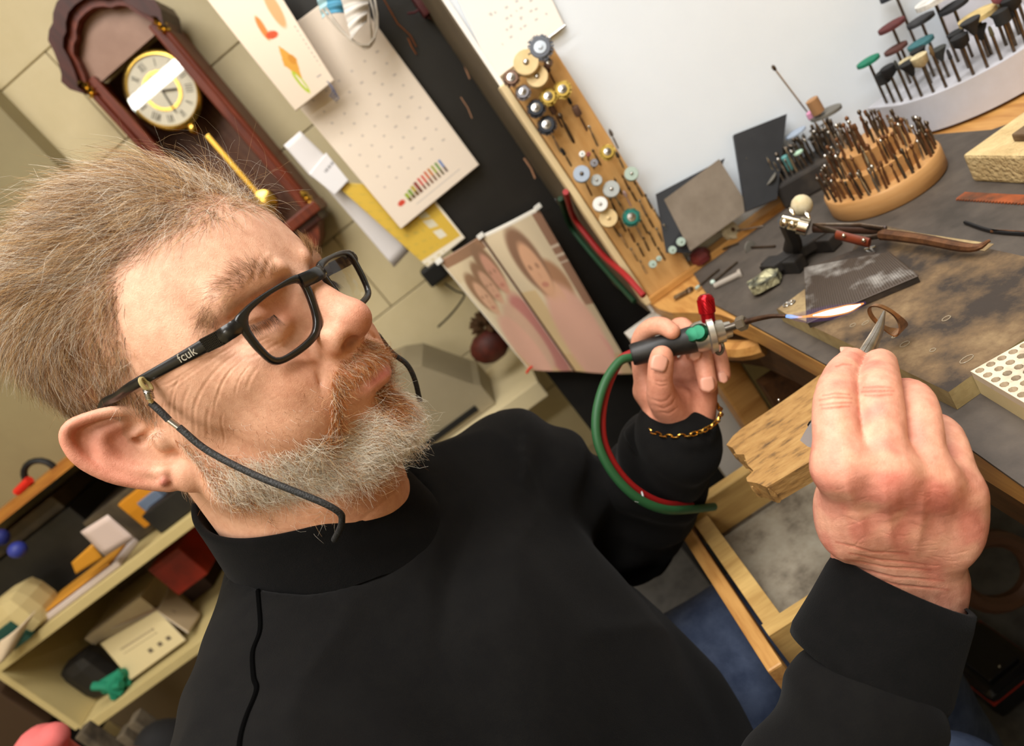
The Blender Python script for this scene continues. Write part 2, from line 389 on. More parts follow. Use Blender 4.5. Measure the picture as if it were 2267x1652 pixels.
# ---------------------------------------------------------------- workbench
oak = mat('honey_wood', (198, 146, 82), .42, rgb2=(164, 112, 56), scale=9, stretch=(1, 9, 9), bump=.12, bscale=60, rgb3=(186, 134, 72))
oakx = mat('honey_wood_cross', (200, 150, 86), .42, rgb2=(168, 116, 60), scale=9, stretch=(9, 1, 9), bump=.12, bscale=60, rgb3=(188, 138, 76))
dkwood = mat('dark_wood', (92, 58, 30), .55, rgb2=(62, 38, 20), scale=10, stretch=(8, 1, 8))
bench = empty('workbench', (.5, .4, 0)); tag(bench, 'honey-coloured wooden workbench with a curved front edge', 'workbench')
pol = [(.112, .846), (.112, .80), (.118, .765), (.134, .725), (.149, .68), (.155, .62), (.157, .45), (.153, .25), (.15, -.35), (.95, -.35), (.95, .846)]
MB().prism([(x, y, BZ - .0015) for x, y in pol], (0, 0, 1), .026).build('top_board', oakx, bench, bevel=0)
MB().prism([(x + .012, y, BZ - .0285) for x, y in pol[:7]] + [(.17, -.3, BZ - .0285), (.185, -.3, BZ - .0285)] + [(x + .032, y, BZ - .0285) for x, y in pol[6::-1]], (0, 0, 1), .065).build('front_apron', dkwood, bench)
MB().box((.53, .838, BZ + .004), (.84, .028, .011), bev=.002).build('back_strip', oak, bench)
# curved lip under the cut-out
arc = [(.118 + .05 * (1 - math.cos(t)), .80 - .16 * math.sin(t), BZ - .045) for t in np.linspace(0, 1.45, 9)]
MB().tube(arc, .012, 8, up=(0, 0, 1)).build('curved_lip', oak, bench)
MB().box((.135, .775, (BZ - .03) / 2), (.04, .045, BZ - .03), bev=.003).build('leg', oak, bench)
MB().box((.9, .775, (BZ - .03) / 2), (.05, .05, BZ - .03), bev=.003).build('leg', oak, bench)
MB().box((.9, -.25, (BZ - .03) / 2), (.05, .05, BZ - .03), bev=.003).build('leg', oak, bench)
MB().box((.20, -.25, (BZ - .03) / 2), (.05, .05, BZ - .03), bev=.003).build('leg', oak, bench)
MB().box((.45, .70, .60), (.6, .02, .30)).build('back_panel', dkwood, bench)
cab = empty('dark_fill_cabinet', (.55, .1, .36)); tag(cab, 'dark drawer cabinet added to darken the space under the bench', 'cabinet')  # cabinet added so the space below the bench top reads dark
MB().box((.62, .09, .57), (.56, .78, .42), bev=.004).build('body', mat('black_brown_wood', (38, 27, 20), .6, rgb2=(24, 17, 13), scale=10, stretch=(8, 1, 8)), cab)
for k in range(3):
    d_ = MB().box((.332, .09, .70 - .135 * k), (.014, .72, .118), bev=.003).build('drawer_front', mat('dark_drawer', (52, 36, 25), .55, rgb2=(34, 23, 16), scale=10, stretch=(8, 1, 8)), cab)
    kb_ = MB().sph((.318, .30, .70 - .135 * k), .012).build('drawer_knob', mat('old_brass', (120, 90, 50), .4, .8), cab); kb_.parent = d_
q0, q1 = P(1756, 800, .86), P(1705, 862, .88)
MB().cyl(q0, q1, .011, n=4).build('strut', mat('pale_strut', (196, 150, 66), .5), bench)
MB().box((.09, .835, .5), (.06, .03, .7)).build('side_panel', mat('off_white_panel', (196, 190, 180), .5, rgb2=(186, 178, 166), scale=8), bench)
matm = mat('dark_bench_rubber', (86, 77, 68), .62, rgb2=(58, 52, 46), scale=16, bump=.25, bscale=160, rgb3=(74, 66, 59), detail=8)
mpx = [(1535, 606), (1578, 672), (1700, 737), (2070, 938), (2267, 1078), (2500, 1260), (2560, 330), (2267, 262), (2195, 287), (1985, 304), (1752, 452)]
rm = MB().prism([B(x, y, .0022) for x, y in mpx], (0, 0, 1), .0022).build('bench_mat', matm, origin=B(1900, 600)); tag(rm, 'worn dark grey mat covering the workbench top', 'mat')
# pulled-out catch tray under the bench front
tray = empty('catch_tray', (.02, .45, .66)); tag(tray, 'pulled-out wooden catch tray with grey metal bottom below the bench pin', 'tray')
tz = .72; f0, f1 = ON(1507, 1115, 2, tz), ON(1740, 1500, 2, tz); xf = (f0[0] + f1[0]) / 2
pale = mat('pale_pine', (206, 170, 104), .5, rgb2=(176, 138, 78), scale=9, stretch=(1, 8, 8), bump=.1, bscale=60)
MB().box((xf - .008, (.66 + .385) / 2, tz - .022), (.014, .275, .045), bev=.002).build('front_board', oakx, tray)
MB().box((xf + .013, (.602 + .434) / 2, tz - .030), (.018, .166, .04), bev=.001).build('inner_rail', pale, tray)
MB().box((xf + .085, .612, tz - .022), (.17, .016, .052), bev=.002).build('side_board', pale, tray)
MB().box((xf + .085, .515, tz - .055), (.165, .19, .004)).build('metal_bottom', mat('grey_sheet', (168, 160, 142), .55, .1, rgb2=(108, 98, 84), scale=22, bump=.15, bscale=140, rgb3=(152, 142, 124), detail=8), tray)
MB().box((xf + .085, .425, tz - .03), (.165, .014, .05)).build('side_board', pale, tray)
# bench pin
jag = [(1608, 985), (1622, 992), (1630, 1006), (1647, 1006), (1655, 1030), (1668, 1042), (1652, 1058), (1654, 1066), (1676, 1070), (1697, 1079)]
pz = BZ - .012
top = [ON(x, y, 2, pz) for x, y in [(1818, 828), (1730, 890), (1640, 950), (1622, 966)] + jag[:1] + jag[1:] + [(1800, 1018), (1900, 965), (1935, 900)]]
pinm = mat('worn_pin_wood', (172, 134, 80), .65, rgb2=(84, 62, 38), scale=42, stretch=(1, 3.5, 3), bump=.8, bscale=70, rgb3=(158, 118, 66), detail=12, lo=.36, hi=.68)
pin = MB().prism(top, (0, 0, 1), .018).build('bench_pin', pinm, origin=top[0]); tag(pin, 'worn wooden bench pin with a splintered end jutting from the bench', 'bench pin')
b = MB(); r_ = random.Random(5)
for i in range(len(jag) - 1):
    for k in range(3):
        t = r_.random(); q = ON(jag[i][0] * (1 - t) + jag[i + 1][0] * t, jag[i][1] * (1 - t) + jag[i + 1][1] * t, 2, pz)
        b.lathe(q + np.array([.002, 0, -.0175]), (r_.uniform(-.25, .05), r_.uniform(-.25, .25), 1), [(0, .0022), (.010, .002), (.0165 - r_.random() * .004, .0006)], 5)
b.build('splinter_fringe', pinm, pin, origin=top[0])
sc_ = MB().sph(ON(1724, 886, 2, pz + .001), .0015); sc_.build('nail_head', mat('steel', (190, 186, 180), .25, 1), pin, origin=top[0])
# ---------------------------------------------------------------- the person: head (local millimetres: x = his right, y = facing, z = up)
RH = np.array([[-0.23, 0.807, -0.544], [0.403, -0.43, -0.808], [-0.886, -0.405, -0.226]])
_u, _s, _v = np.linalg.svd(RH); RH = _u @ _v
TH = np.array([-205.974, 1.571, 452.679])
HM = CM.T @ RH; HT = CM.T @ TH / 1000 + CAMP
def HW(p): return np.asarray(p, float) @ HM.T / 1000 + HT           # head mm -> world m
def HN(n): return np.asarray(n, float) @ HM.T
CAML = RH.T @ (-TH)
def hl(px, py, o, n):                                              # pixel -> head-local point on a plane
    d = RH.T @ ray(px, py); o = np.asarray(o, float); n = np.asarray(n, float); return CAML + d * (((o - CAML) @ n) / (d @ n))
HS = 1.3
H = SDF((-84, -112, -200), (102, 134, 142), HS)
H.ell((0, -4, 53), (76, 104, 82))                                     # cranium
H.ell((0, 38, 45), (66, 64, 57), 20)                                # forehead
H.ell((0, 40, -20), (60, 58, 72), 20)                               # face core
for s in (-1, 1):
    H.ell((s * 60, 30, 10), (14, 40, 34), 18)                       # temples / zygomatic arch
    H.ell((s * 47, 71, -10), (19, 20, 17), 12)                      # cheek bone
    H.ell((s * 39, 64, -42), (24, 32, 32), 14)                      # cheek
    H.cone((s * 53, 8, -56), (s * 22, 70, -88), 18, 18, 14)         # jaw
    H.cone((s * 58, 10, -20), (s * 53, 8, -56), 14, 18, 14)
    H.cone((s * 50, 84, 34), (s * 14, 101, 33), 7, 7.5, 10)         # brow ridge
H.ell((0, 73, -48), (44, 34, 36), 14)                               # muzzle
H.ell((0, 85, -88), (26, 18, 19), 14)                               # chin
H.ell((0, 40, -104), (44, 40, 25), 16)                              # under the chin
H.cone((0, -10, -50), (0, -18, -200), 60, 66, 22)                    # neck
H.cone((0, 12, -110), (0, 2, -200), 48, 56, 20)
for s in (-1, 1):
    H.ell((s * 37, 105, 20), (17, 15, 12), 12, sub=True)            # eye sockets
    H.ell((s * 20, 108, 15), (8, 12, 12), 8, sub=True)
    H.ell((s * 38, 77, 17), (15, 14.8, 13.2), 4)                    # lids over the lowered eye
    H.cone((s * 52, 82, 30), (s * 22, 97, 30), 4.6, 4, 7)           # fold under the brow
    H.chain([(s * 53, 83, 16), (s * 46.5, 89.3, 13.6), (s * 38, 92.6, 12.2), (s * 30, 91.2, 12.6)], [.9, 1.2, 1.3, .8], 1.6, sub=True)  # lid slit
    H.chain([(s * 52, 84, 23), (s * 45, 91, 24), (s * 37, 92.5, 24.5), (s * 28, 91, 23)], [.7, 1, 1, .7], 2.5, sub=True)
    H.chain([(s * 49, 83, 4), (s * 38, 88.5, 0), (s * 25, 90.5, 4)], [4, 4.2, 3.2], 5)     # lower-lid bag
# nose
H.cone((0, 97, 24), (0, 113.5, -12), 8.5, 10.5, 9)
H.cone((0, 96, 8), (0, 105, -14), 12, 14, 9)
H.ell((0, 114, -17), (13.5, 14.5, 12.5), 7)
for s in (-1, 1):
    H.ell((s * 16.5, 104, -20), (9.3, 12, 9.6), 5)
    H.ell((s * 8, 110.5, -30), (4.2, 7.4, 5.4), 2.2, sub=True); H.ell((s * 13.5, 113, -27.6), (7, 6.8, 3.4), 1.2, sub=True)
    H.ell((s * 27, 103, -19), (2.0, 8, 9), 5, sub=True)             # alar crease
    H.chain([(s * 27, 102.5, -20), (s * 36, 99, -30), (s * 42, 92.5, -40), (s * 45, 84, -52)], [1.4, 1.8, 2.0, 1.4], 5, sub=True)   # nasolabial fold
    H.ell((s * 45, 81, -28), (13, 13, 14), 10)
H.cone((0, 104, -33), (0, 104, -42), 6, 7, 8)                       # upper lip mass
for s in (-1, 1):
    H.chain([(0, 106, -46), (s * 13, 102.5, -46.5), (s * 24, 95.5, -47), (s * 33, 88, -47)], [7, 6.5, 5.5, 4.2], 5)
    H.chain([(0, 105.5, -58.5), (s * 13, 101.5, -58.5), (s * 23, 94, -56.5), (s * 31, 87.5, -53)], [7, 6.5, 5.2, 4], 4)
    H.chain([(0, 115.5, -52), (s * 13, 110.5, -52.6), (s * 24, 101.5, -51.8), (s * 34, 93, -49.6)], [1.4, 1.5, 1.6, 1.5], 2, sub=True)
H.ell((0, 108, -71), (22, 7, 5), 7, sub=True)                       # groove above the chin
# ear (plane flaring outwards) ------------------------------------------------
EO = np.array([71., -6, 0]); EN = unit((.75, .66, 0)); EA = np.array([EN[1], -EN[0], 0])
def ear(side):
    pol = np.array([(-4, 12), (5.5, 18.5), (18.3, 24.8), (30, 27.8), (38.5, 24.3), (43.2, 14.5), (43.6, 4), (40.8, -6), (35, -18), (22.7, -34), (9.6, -45.8), (-1.3, -50.5), (-9, -47.5), (-11, -36), (-8, -20)])
    def loc(X, Y, Z):
        x, y = side * X - EO[0], Y - EO[1]; return x * EA[0] + y * EA[1], Z + 0 * x, x * EN[0] + y * EN[1]
    def p2(s, z):
        d = np.full(np.broadcast(s, z).shape, 1e9, np.float32); ins = np.zeros(d.shape, bool); n = len(pol); s = np.broadcast_to(s, d.shape); z = np.broadcast_to(z, d.shape)
        for i in range(n):
            a, b = pol[i], pol[(i + 1) % n]; e = b - a; t = np.clip(((s - a[0]) * e[0] + (z - a[1]) * e[1]) / (e @ e), 0, 1)
            d = np.minimum(d, np.hypot(s - a[0] - t * e[0], z - a[1] - t * e[1])); ins ^= ((a[1] > z) != (b[1] > z)) & (s < (b[0] - a[0]) * (z - a[1]) / (b[1] - a[1] + 1e-9) + a[0])
        return np.where(ins, -d, d)
    lo = (55, -44, -56) if side > 0 else (-104, -44, -56); hi = (104, 14, 34) if side > 0 else (-55, 14, 34)
    def plate(X, Y, Z):
        s, z, h = loc(X, Y, Z); d2 = p2(s, z) + 2.5; bowl = -3.5 - 3.5 * np.exp(-(((s - 14) / 16) ** 2 + ((z + 2) / 18) ** 2))
        return np.maximum(d2, np.maximum(h - bowl - 2.3, bowl - 5 - h))
    H.op(plate, lo, hi, 3)
    def E3(s, z, h):
        q = EO + EA * s + EN * h; return (side * q[0], q[1], z)
    ch = [(-2, 4, -1), (1, 12, 1), (8, 17.5, 1.5), (19, 22, 1.8), (30, 24.2, 1.5), (36.5, 20.8, .8), (39.5, 13, 0), (39.8, 4, -.5), (37, -6, -1), (31.5, -17, -1.5), (21, -30, -1.5), (12, -39, -1.5)]
    H.chain([E3(*c) for c in spline(ch, 3)], list(np.interp(np.linspace(0, 1, 34), [0, .15, .5, 1], [2.5, 3.5, 3.7, 4])), 2.2)
    H.chain([E3(*c) for c in spline([(10, 9, -3.5), (21, 10, -3.5), (27, 3, -3.2), (28, -7, -3), (22, -18, -2.4), (12, -27, -1.0)], 3)], list(np.interp(np.linspace(0, 1, 16), [0, .5, 1], [2.6, 4.1, 3.6])), 5)
    H.ell(E3(1.5, -40, -1.5), (8, 8, 11.5), 5)
    H.ell(E3(-2, -38, -2), (7, 8, 9), 6)
    H.ell(E3(8.5, -29.5, 0.5), (4, 4, 3.6), 4)                       # antitragus
    H.ell(E3(-1.5, -13, 2.5), (5, 6, 7.5), 5)                        # tragus
    H.ell(E3(7.5, -4, -4.5), (3, 5, 4.5), 2.5, sub=True)                   # canal
    H.chain([E3(-2, 0, -3), E3(8, -1, -4)], [2.4, 1.8], 3)           # helix root
    if side > 0: H.ell(E3(11.8, -34.3, 2.6), (3.3, 3.3, 3.4), 1.2)   # mole
ear(1); ear(-1)
hV, hQ = H.mesh(); hV = laplace(hV, hQ, 1, .5)
def relax(V, Q, inside, wgt, it):
    """smooth one patch of the surface strongly, fading out towards its border"""
    qs = Q[inside[Q].all(1)]; ids, inv = np.unique(qs, return_inverse=True); q = inv.reshape(qs.shape); U = V[ids].copy(); n = len(ids); e = np.concatenate([q[:, [i, (i + 1) % 4]] for i in range(4)])
    e = np.concatenate([e, e[:, ::-1]]); cnt = np.bincount(e[:, 0], minlength=n)[:, None]; w = wgt(U)[:, None]
    for _ in range(it):
        A_ = np.stack([np.bincount(e[:, 0], U[e[:, 1], k], n) for k in range(3)], 1) / cnt; U += .6 * w * (A_ - U)
    V[ids] = U; return V
hV = relax(hV, hQ, (hV[:, 1] > 40) & (hV[:, 2] > 36) & (hV[:, 2] < 110), lambda U: np.clip((U[:, 2] - 40) / 12, 0, 1) * np.clip((106 - U[:, 2]) / 15, 0, 1) * np.clip((U[:, 1] - 44) / 15, 0, 1), 220)
hN = vnormals(hV, hQ)
# wrinkles as shallow grooves -------------------------------------------------
def hx(px, py, x): return hl(px, py, (x, 0, 0), (1, 0, 0))
def subdivide(V, Q, sel):
    """split the chosen quads in four (flat), so fine creases can be pressed in"""
    q = Q[sel]; e = np.concatenate([q[:, [0, 1]], q[:, [1, 2]], q[:, [2, 3]], q[:, [3, 0]]]); es = np.sort(e, 1); u, inv = np.unique(es, axis=0, return_inverse=True); inv = inv.ravel()
    n = len(V); m = len(q); mid = (V[u[:, 0]] + V[u[:, 1]]) / 2; cen = V[q].mean(1); E = (n + inv).reshape(4, m); Cn = n + len(u) + np.arange(m)
    new = np.concatenate([np.stack([q[:, i], E[i], Cn, E[(i + 3) % 4]], 1) for i in range(4)]); return np.concatenate([V, mid, cen]), np.concatenate([Q[~sel], new])
for _ in range(1):
    cq = hV[hQ].mean(1); hV, hQ = subdivide(hV, hQ, (cq[:, 0] > 14) & (cq[:, 1] > 8) & (cq[:, 2] > -75) & (cq[:, 2] < 82) & (cq[:, 0] < 79))
hN = vnormals(hV, hQ)
def groove(line, wdt, dep):
    global hV
    line = np.array(line); c = line.mean(0); r = np.linalg.norm(line - c, axis=1).max() + 6
    near = np.where((np.linalg.norm(hV - c, axis=1) < r + 14) & (hV[:, 0] > 14))[0]
    d, t = polydist(hV[near][:, 1:], line[:, 1:])
    a = np.exp(-(d / wdt) ** 2) - .35 * np.exp(-((d - 2.0 * wdt) / (wdt * .9)) ** 2); a *= np.clip(np.minimum(t, 1 - t) * 5, 0, 1)
    hV[near] -= hN[near] * (a * dep)[:, None]
CROW = [[(520, 745), (470, 770), (425, 785), (375, 795)], [(525, 757), (480, 790), (440, 818), (400, 850)], [(540, 770), (505, 800), (478, 840), (462, 880)],
        [(548, 785), (520, 820), (503, 860), (495, 905)], [(440, 800), (420, 850), (410, 905), (415, 950)], [(470, 850), (458, 900), (458, 950)], [(560, 800), (545, 830), (535, 870)],
        [(500, 770), (455, 800), (420, 822), (385, 835)], [(490, 880), (480, 920), (478, 965)], [(405, 850), (395, 890), (392, 930)], [(530, 800), (512, 838), (502, 880)], [(455, 830), (440, 872), (436, 920)],
        [(510, 900), (503, 940), (505, 980)], [(430, 835), (424, 880), (428, 930), (440, 970)], [(575, 806), (565, 830), (558, 858)], [(540, 735), (500, 752), (455, 762)], [(600, 745), (570, 752), (545, 745)], [(618, 762), (585, 772), (556, 762)]]
for i, L in enumerate(CROW):
    q = [hx(x, y, 60 if i < 16 else 45) for x, y in L]; groove(spline(q, 4), .55 + .15 * (i % 3), .26 - .02 * (i % 4))
for i, L in enumerate([[(585, 560), (596, 585), (600, 610)], [(596, 556), (606, 580), (612, 606)]]):
    groove(spline([hx(x, y, 16) for x, y in L], 4), .9, .3)
for zz in (-135, -148):
    d = np.abs(hV[:, 2] - zz - 4 * np.sin(hV[:, 0] / 25)); m = d < 5; hV[m] -= hN[m] * (.35 * np.exp(-(d[m] / 1.3) ** 2))[:, None]
hN = vnormals(hV, hQ)
# skin colours -----------------------------------------------------------------
def blend(c, tgt, wgt): return c + (np.array(s2l(tgt)) - c) * np.clip(wgt, 0, 1)[:, None]
def gau(p, c, r): return np.exp(-(((p - np.array(c)) / np.array(r)) ** 2).sum(1))
A = hV * np.array([1, 1, 1]); Ax = np.abs(hV) * np.array([1, 0, 0]) + hV * np.array([0, 1, 1])
SKIN = (228, 178, 148)
hC = np.tile(np.array(s2l(SKIN)), (len(hV), 1))
hC = blend(hC, (238, 192, 166), .6 * np.clip((hV[:, 2] - 20) / 60, 0, 1))
hC = blend(hC, (214, 140, 116), .7 * gau(Ax, (0, 120, -18), (20, 18, 20)))
hC = blend(hC, (212, 140, 112), .45 * gau(Ax, (44, 86, -25), (18, 25, 18)))
hC = blend(hC, (196, 128, 98), .7 * gau(Ax, (22, 92, 10), (10, 14, 11)))
hC = blend(hC, (214, 152, 128), .6 * gau(Ax, (37, 94, 16), (16, 9, 11)))
hC = blend(hC, (208, 130, 108), .7 * np.clip((Ax[:, 0] - 76) / 14, 0, 1) * (np.abs(hV[:, 2]) < 60))
hC = blend(hC, (220, 165, 135), .6 * gau(Ax, (72, -8, -42), (16, 16, 12)))
hC = blend(hC, (190, 118, 100), .8 * gau(Ax, (82, -18, 2), (9, 9, 14)))
hC = blend(hC, (168, 96, 84), .9 * gau(hV, tuple(EO + EA * 11.8 + EN * 4.5 + np.array([0, 0, -34.3])), (4, 4, 4.2)))
hC = blend(hC, (196, 104, 96), .85 * gau(Ax * np.array([.5, 1, 1]), (0, 110, -57.5), (13, 14, 4.6)))
hC = blend(hC, (70, 30, 26), .95 * gau(Ax, (11, 110.5, -28.6), (6.5, 6.0, 2.6)))  # darkness inside the nostrils, put into the vertex colour
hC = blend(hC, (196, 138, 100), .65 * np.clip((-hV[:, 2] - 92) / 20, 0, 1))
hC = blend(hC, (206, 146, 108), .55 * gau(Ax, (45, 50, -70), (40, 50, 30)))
hC *= (1 + .05 * noise3(hV, 3, .12) + .04 * noise3(hV, 4, .5))[:, None]
# ---------------------------------------------------------------- hair
hair_m = mat('hair_strands', (140, 110, 80), .5, attr='Col', spec=.2)
tri = np.concatenate([hQ[:, [0, 1, 2]], hQ[:, [0, 2, 3]]]); tc_ = hV[tri].mean(1); tn_ = hN[tri].mean(1)
ta_ = .5 * np.linalg.norm(np.cross(hV[tri[:, 1]] - hV[tri[:, 0]], hV[tri[:, 2]] - hV[tri[:, 0]]), axis=1)
def sample(dens, n, seed):
    r = np.random.default_rng(seed); p = ta_ * dens; p /= p.sum(); i = r.choice(len(tri), n, p=p); a, b = r.random(n), r.random(n); f = a + b > 1; a[f], b[f] = 1 - a[f], 1 - b[f]
    q = hV[tri[i, 0]] * (1 - a - b)[:, None] + hV[tri[i, 1]] * a[:, None] + hV[tri[i, 2]] * b[:, None]; nn = tn_[i]; return q, nn / np.linalg.norm(nn, axis=1, keepdims=True), r
def norm(v): return v / (np.linalg.norm(v, axis=-1, keepdims=True) + 1e-9)
def grow(q, nn, r, dirf, L, lift, curl, k, rad, jit=.25, clump=0):
    """strands leave along the normal and lean over to dirf"""
    n = len(q); d = norm(dirf + r.normal(size=(n, 3)) * jit); d = norm(d - nn * (d * nn).sum(1, keepdims=True) * .8)
    t = np.linspace(0, 1, k)[None, :, None]; L = L[:, None, None]; lf = lift[:, None, None] if isinstance(lift, np.ndarray) else lift
    C = q[:, None, :] - nn[:, None, :] * .6 + L * (nn[:, None, :] * lf * (t - .45 * t * t) + d[:, None, :] * (.55 * t + .45 * t * t))
    side = norm(np.cross(nn, d)); ph = r.random((n, 1, 1)) * 6.28; cu = (curl * r.normal(size=n))[:, None, None]
    C += L * cu * (side[:, None, :] * np.sin(t * 3.0 + ph) + nn[:, None, :] * .6 * np.cos(t * 3.4 + ph)) * t
    R = np.repeat((rad * (.8 + .4 * r.random(n)))[:, None], k, 1) * np.linspace(1, .35, k)[None, :]
    return C, R
# hairline polygon: measured in the photograph, turned into angles about the skull centre
SKC = np.array([0, 4, 45.])
def ang(p):
    v = p - SKC; return np.degrees(np.arctan2(np.abs(v[:, 0]), v[:, 1])), np.degrees(np.arctan2(v[:, 2], np.hypot(v[:, 0], v[:, 1])))
az, el = ang(tc_)
# hairline elevation as a function of azimuth (0 = front, 90 = side, 180 = back)
HLA = [0, 12, 22, 30, 38, 46, 54, 62, 70, 76, 82, 90, 100, 112, 125, 150, 180]
HLE = [14, 14.5, 16, 17, 19, 20, 17, 8, -6, -20, -32, -36, -30, -46, -52, -55, -55]
hl_e = np.interp(az, HLA, HLE) + 2.0 * noise3(tc_, 9, .2)
inear = (np.abs(tc_[:, 0]) > 75.5) & (tc_[:, 2] < 32) | ((np.abs(tc_[:, 0]) > 70) & (tc_[:, 1] < 2) & (tc_[:, 1] > -20) & (tc_[:, 2] < 16))
dens = np.clip((el - hl_e) / 9, 0, 1) * ~inear * (tc_[:, 2] > -75)
dens *= np.where((az < 48) & (el < 62), .5 + .5 * np.clip((el - hl_e) / 16, 0, 1), 1)
_az, _el = ang(hV); hC = blend(hC, (150, 112, 84), .75 * np.clip((_el - np.interp(_az, HLA, HLE) - 3) / 14, 0, 1) * (np.abs(hV[:, 0]) < 77))
vis = ((tn_ * (CAML - tc_)).sum(1) > -90) | (tc_[:, 0] > -20)
dens *= np.where(vis, 1, .2)
q, nn, r = sample(dens, 39500, 21)
a_, e_ = ang(q); top = np.clip((e_ - 8) / 38, 0, 1)[:, None]
dirf = norm(top * np.array([0, -1, .30]) * 1.2 + (1 - top) * np.stack([0 * a_, -.62 - 0 * a_, -.85 + .0 * a_], 1))
front = np.clip((40 - a_) / 30, 0, 1) * np.clip((60 - e_) / 20, 0, 1)
dirf = norm(dirf + np.stack([.25 * np.sin(q[:, 1] / 17 + q[:, 2] / 23), .15 * np.sin(q[:, 0] / 13), .2 * np.sin(q[:, 1] / 19)], 1) + .42 * np.stack([noise3(q, 81, .35), noise3(q, 82, .35), noise3(q, 83, .35)], 1))
L = (1 + .25 * noise3(q, 84, .4)) * (10 + 30 * top[:, 0] + 8 * np.clip((a_ - 80) / 50, 0, 1)) * (.7 + .5 * r.random(len(q))); L *= np.where(e_ < hl_e.mean() - 80, .6, 1)
L = np.where((a_ > 60) & (e_ < 0), np.minimum(L, 11), L)
lift = (.22 + .55 * top[:, 0] * (.6 + .4 * r.random(len(q))) + .25 * front)
Ch, Rh = grow(q, nn, r, dirf, L, lift, .18, 6, .098, .24)
g = r.random(len(q)) + .22 * noise3(q, 5, .3)
wht = np.array(s2l((232, 222, 205))); brn = np.array(s2l((146, 106, 70))); dk = np.array(s2l((92, 66, 45))); bl = np.array(s2l((208, 170, 122)))
hc = np.where((g > .76)[:, None], wht, np.where((g > .42)[:, None], bl, np.where((g > .16)[:, None], brn, dk))) * (.85 + .3 * r.random((len(q), 1)))
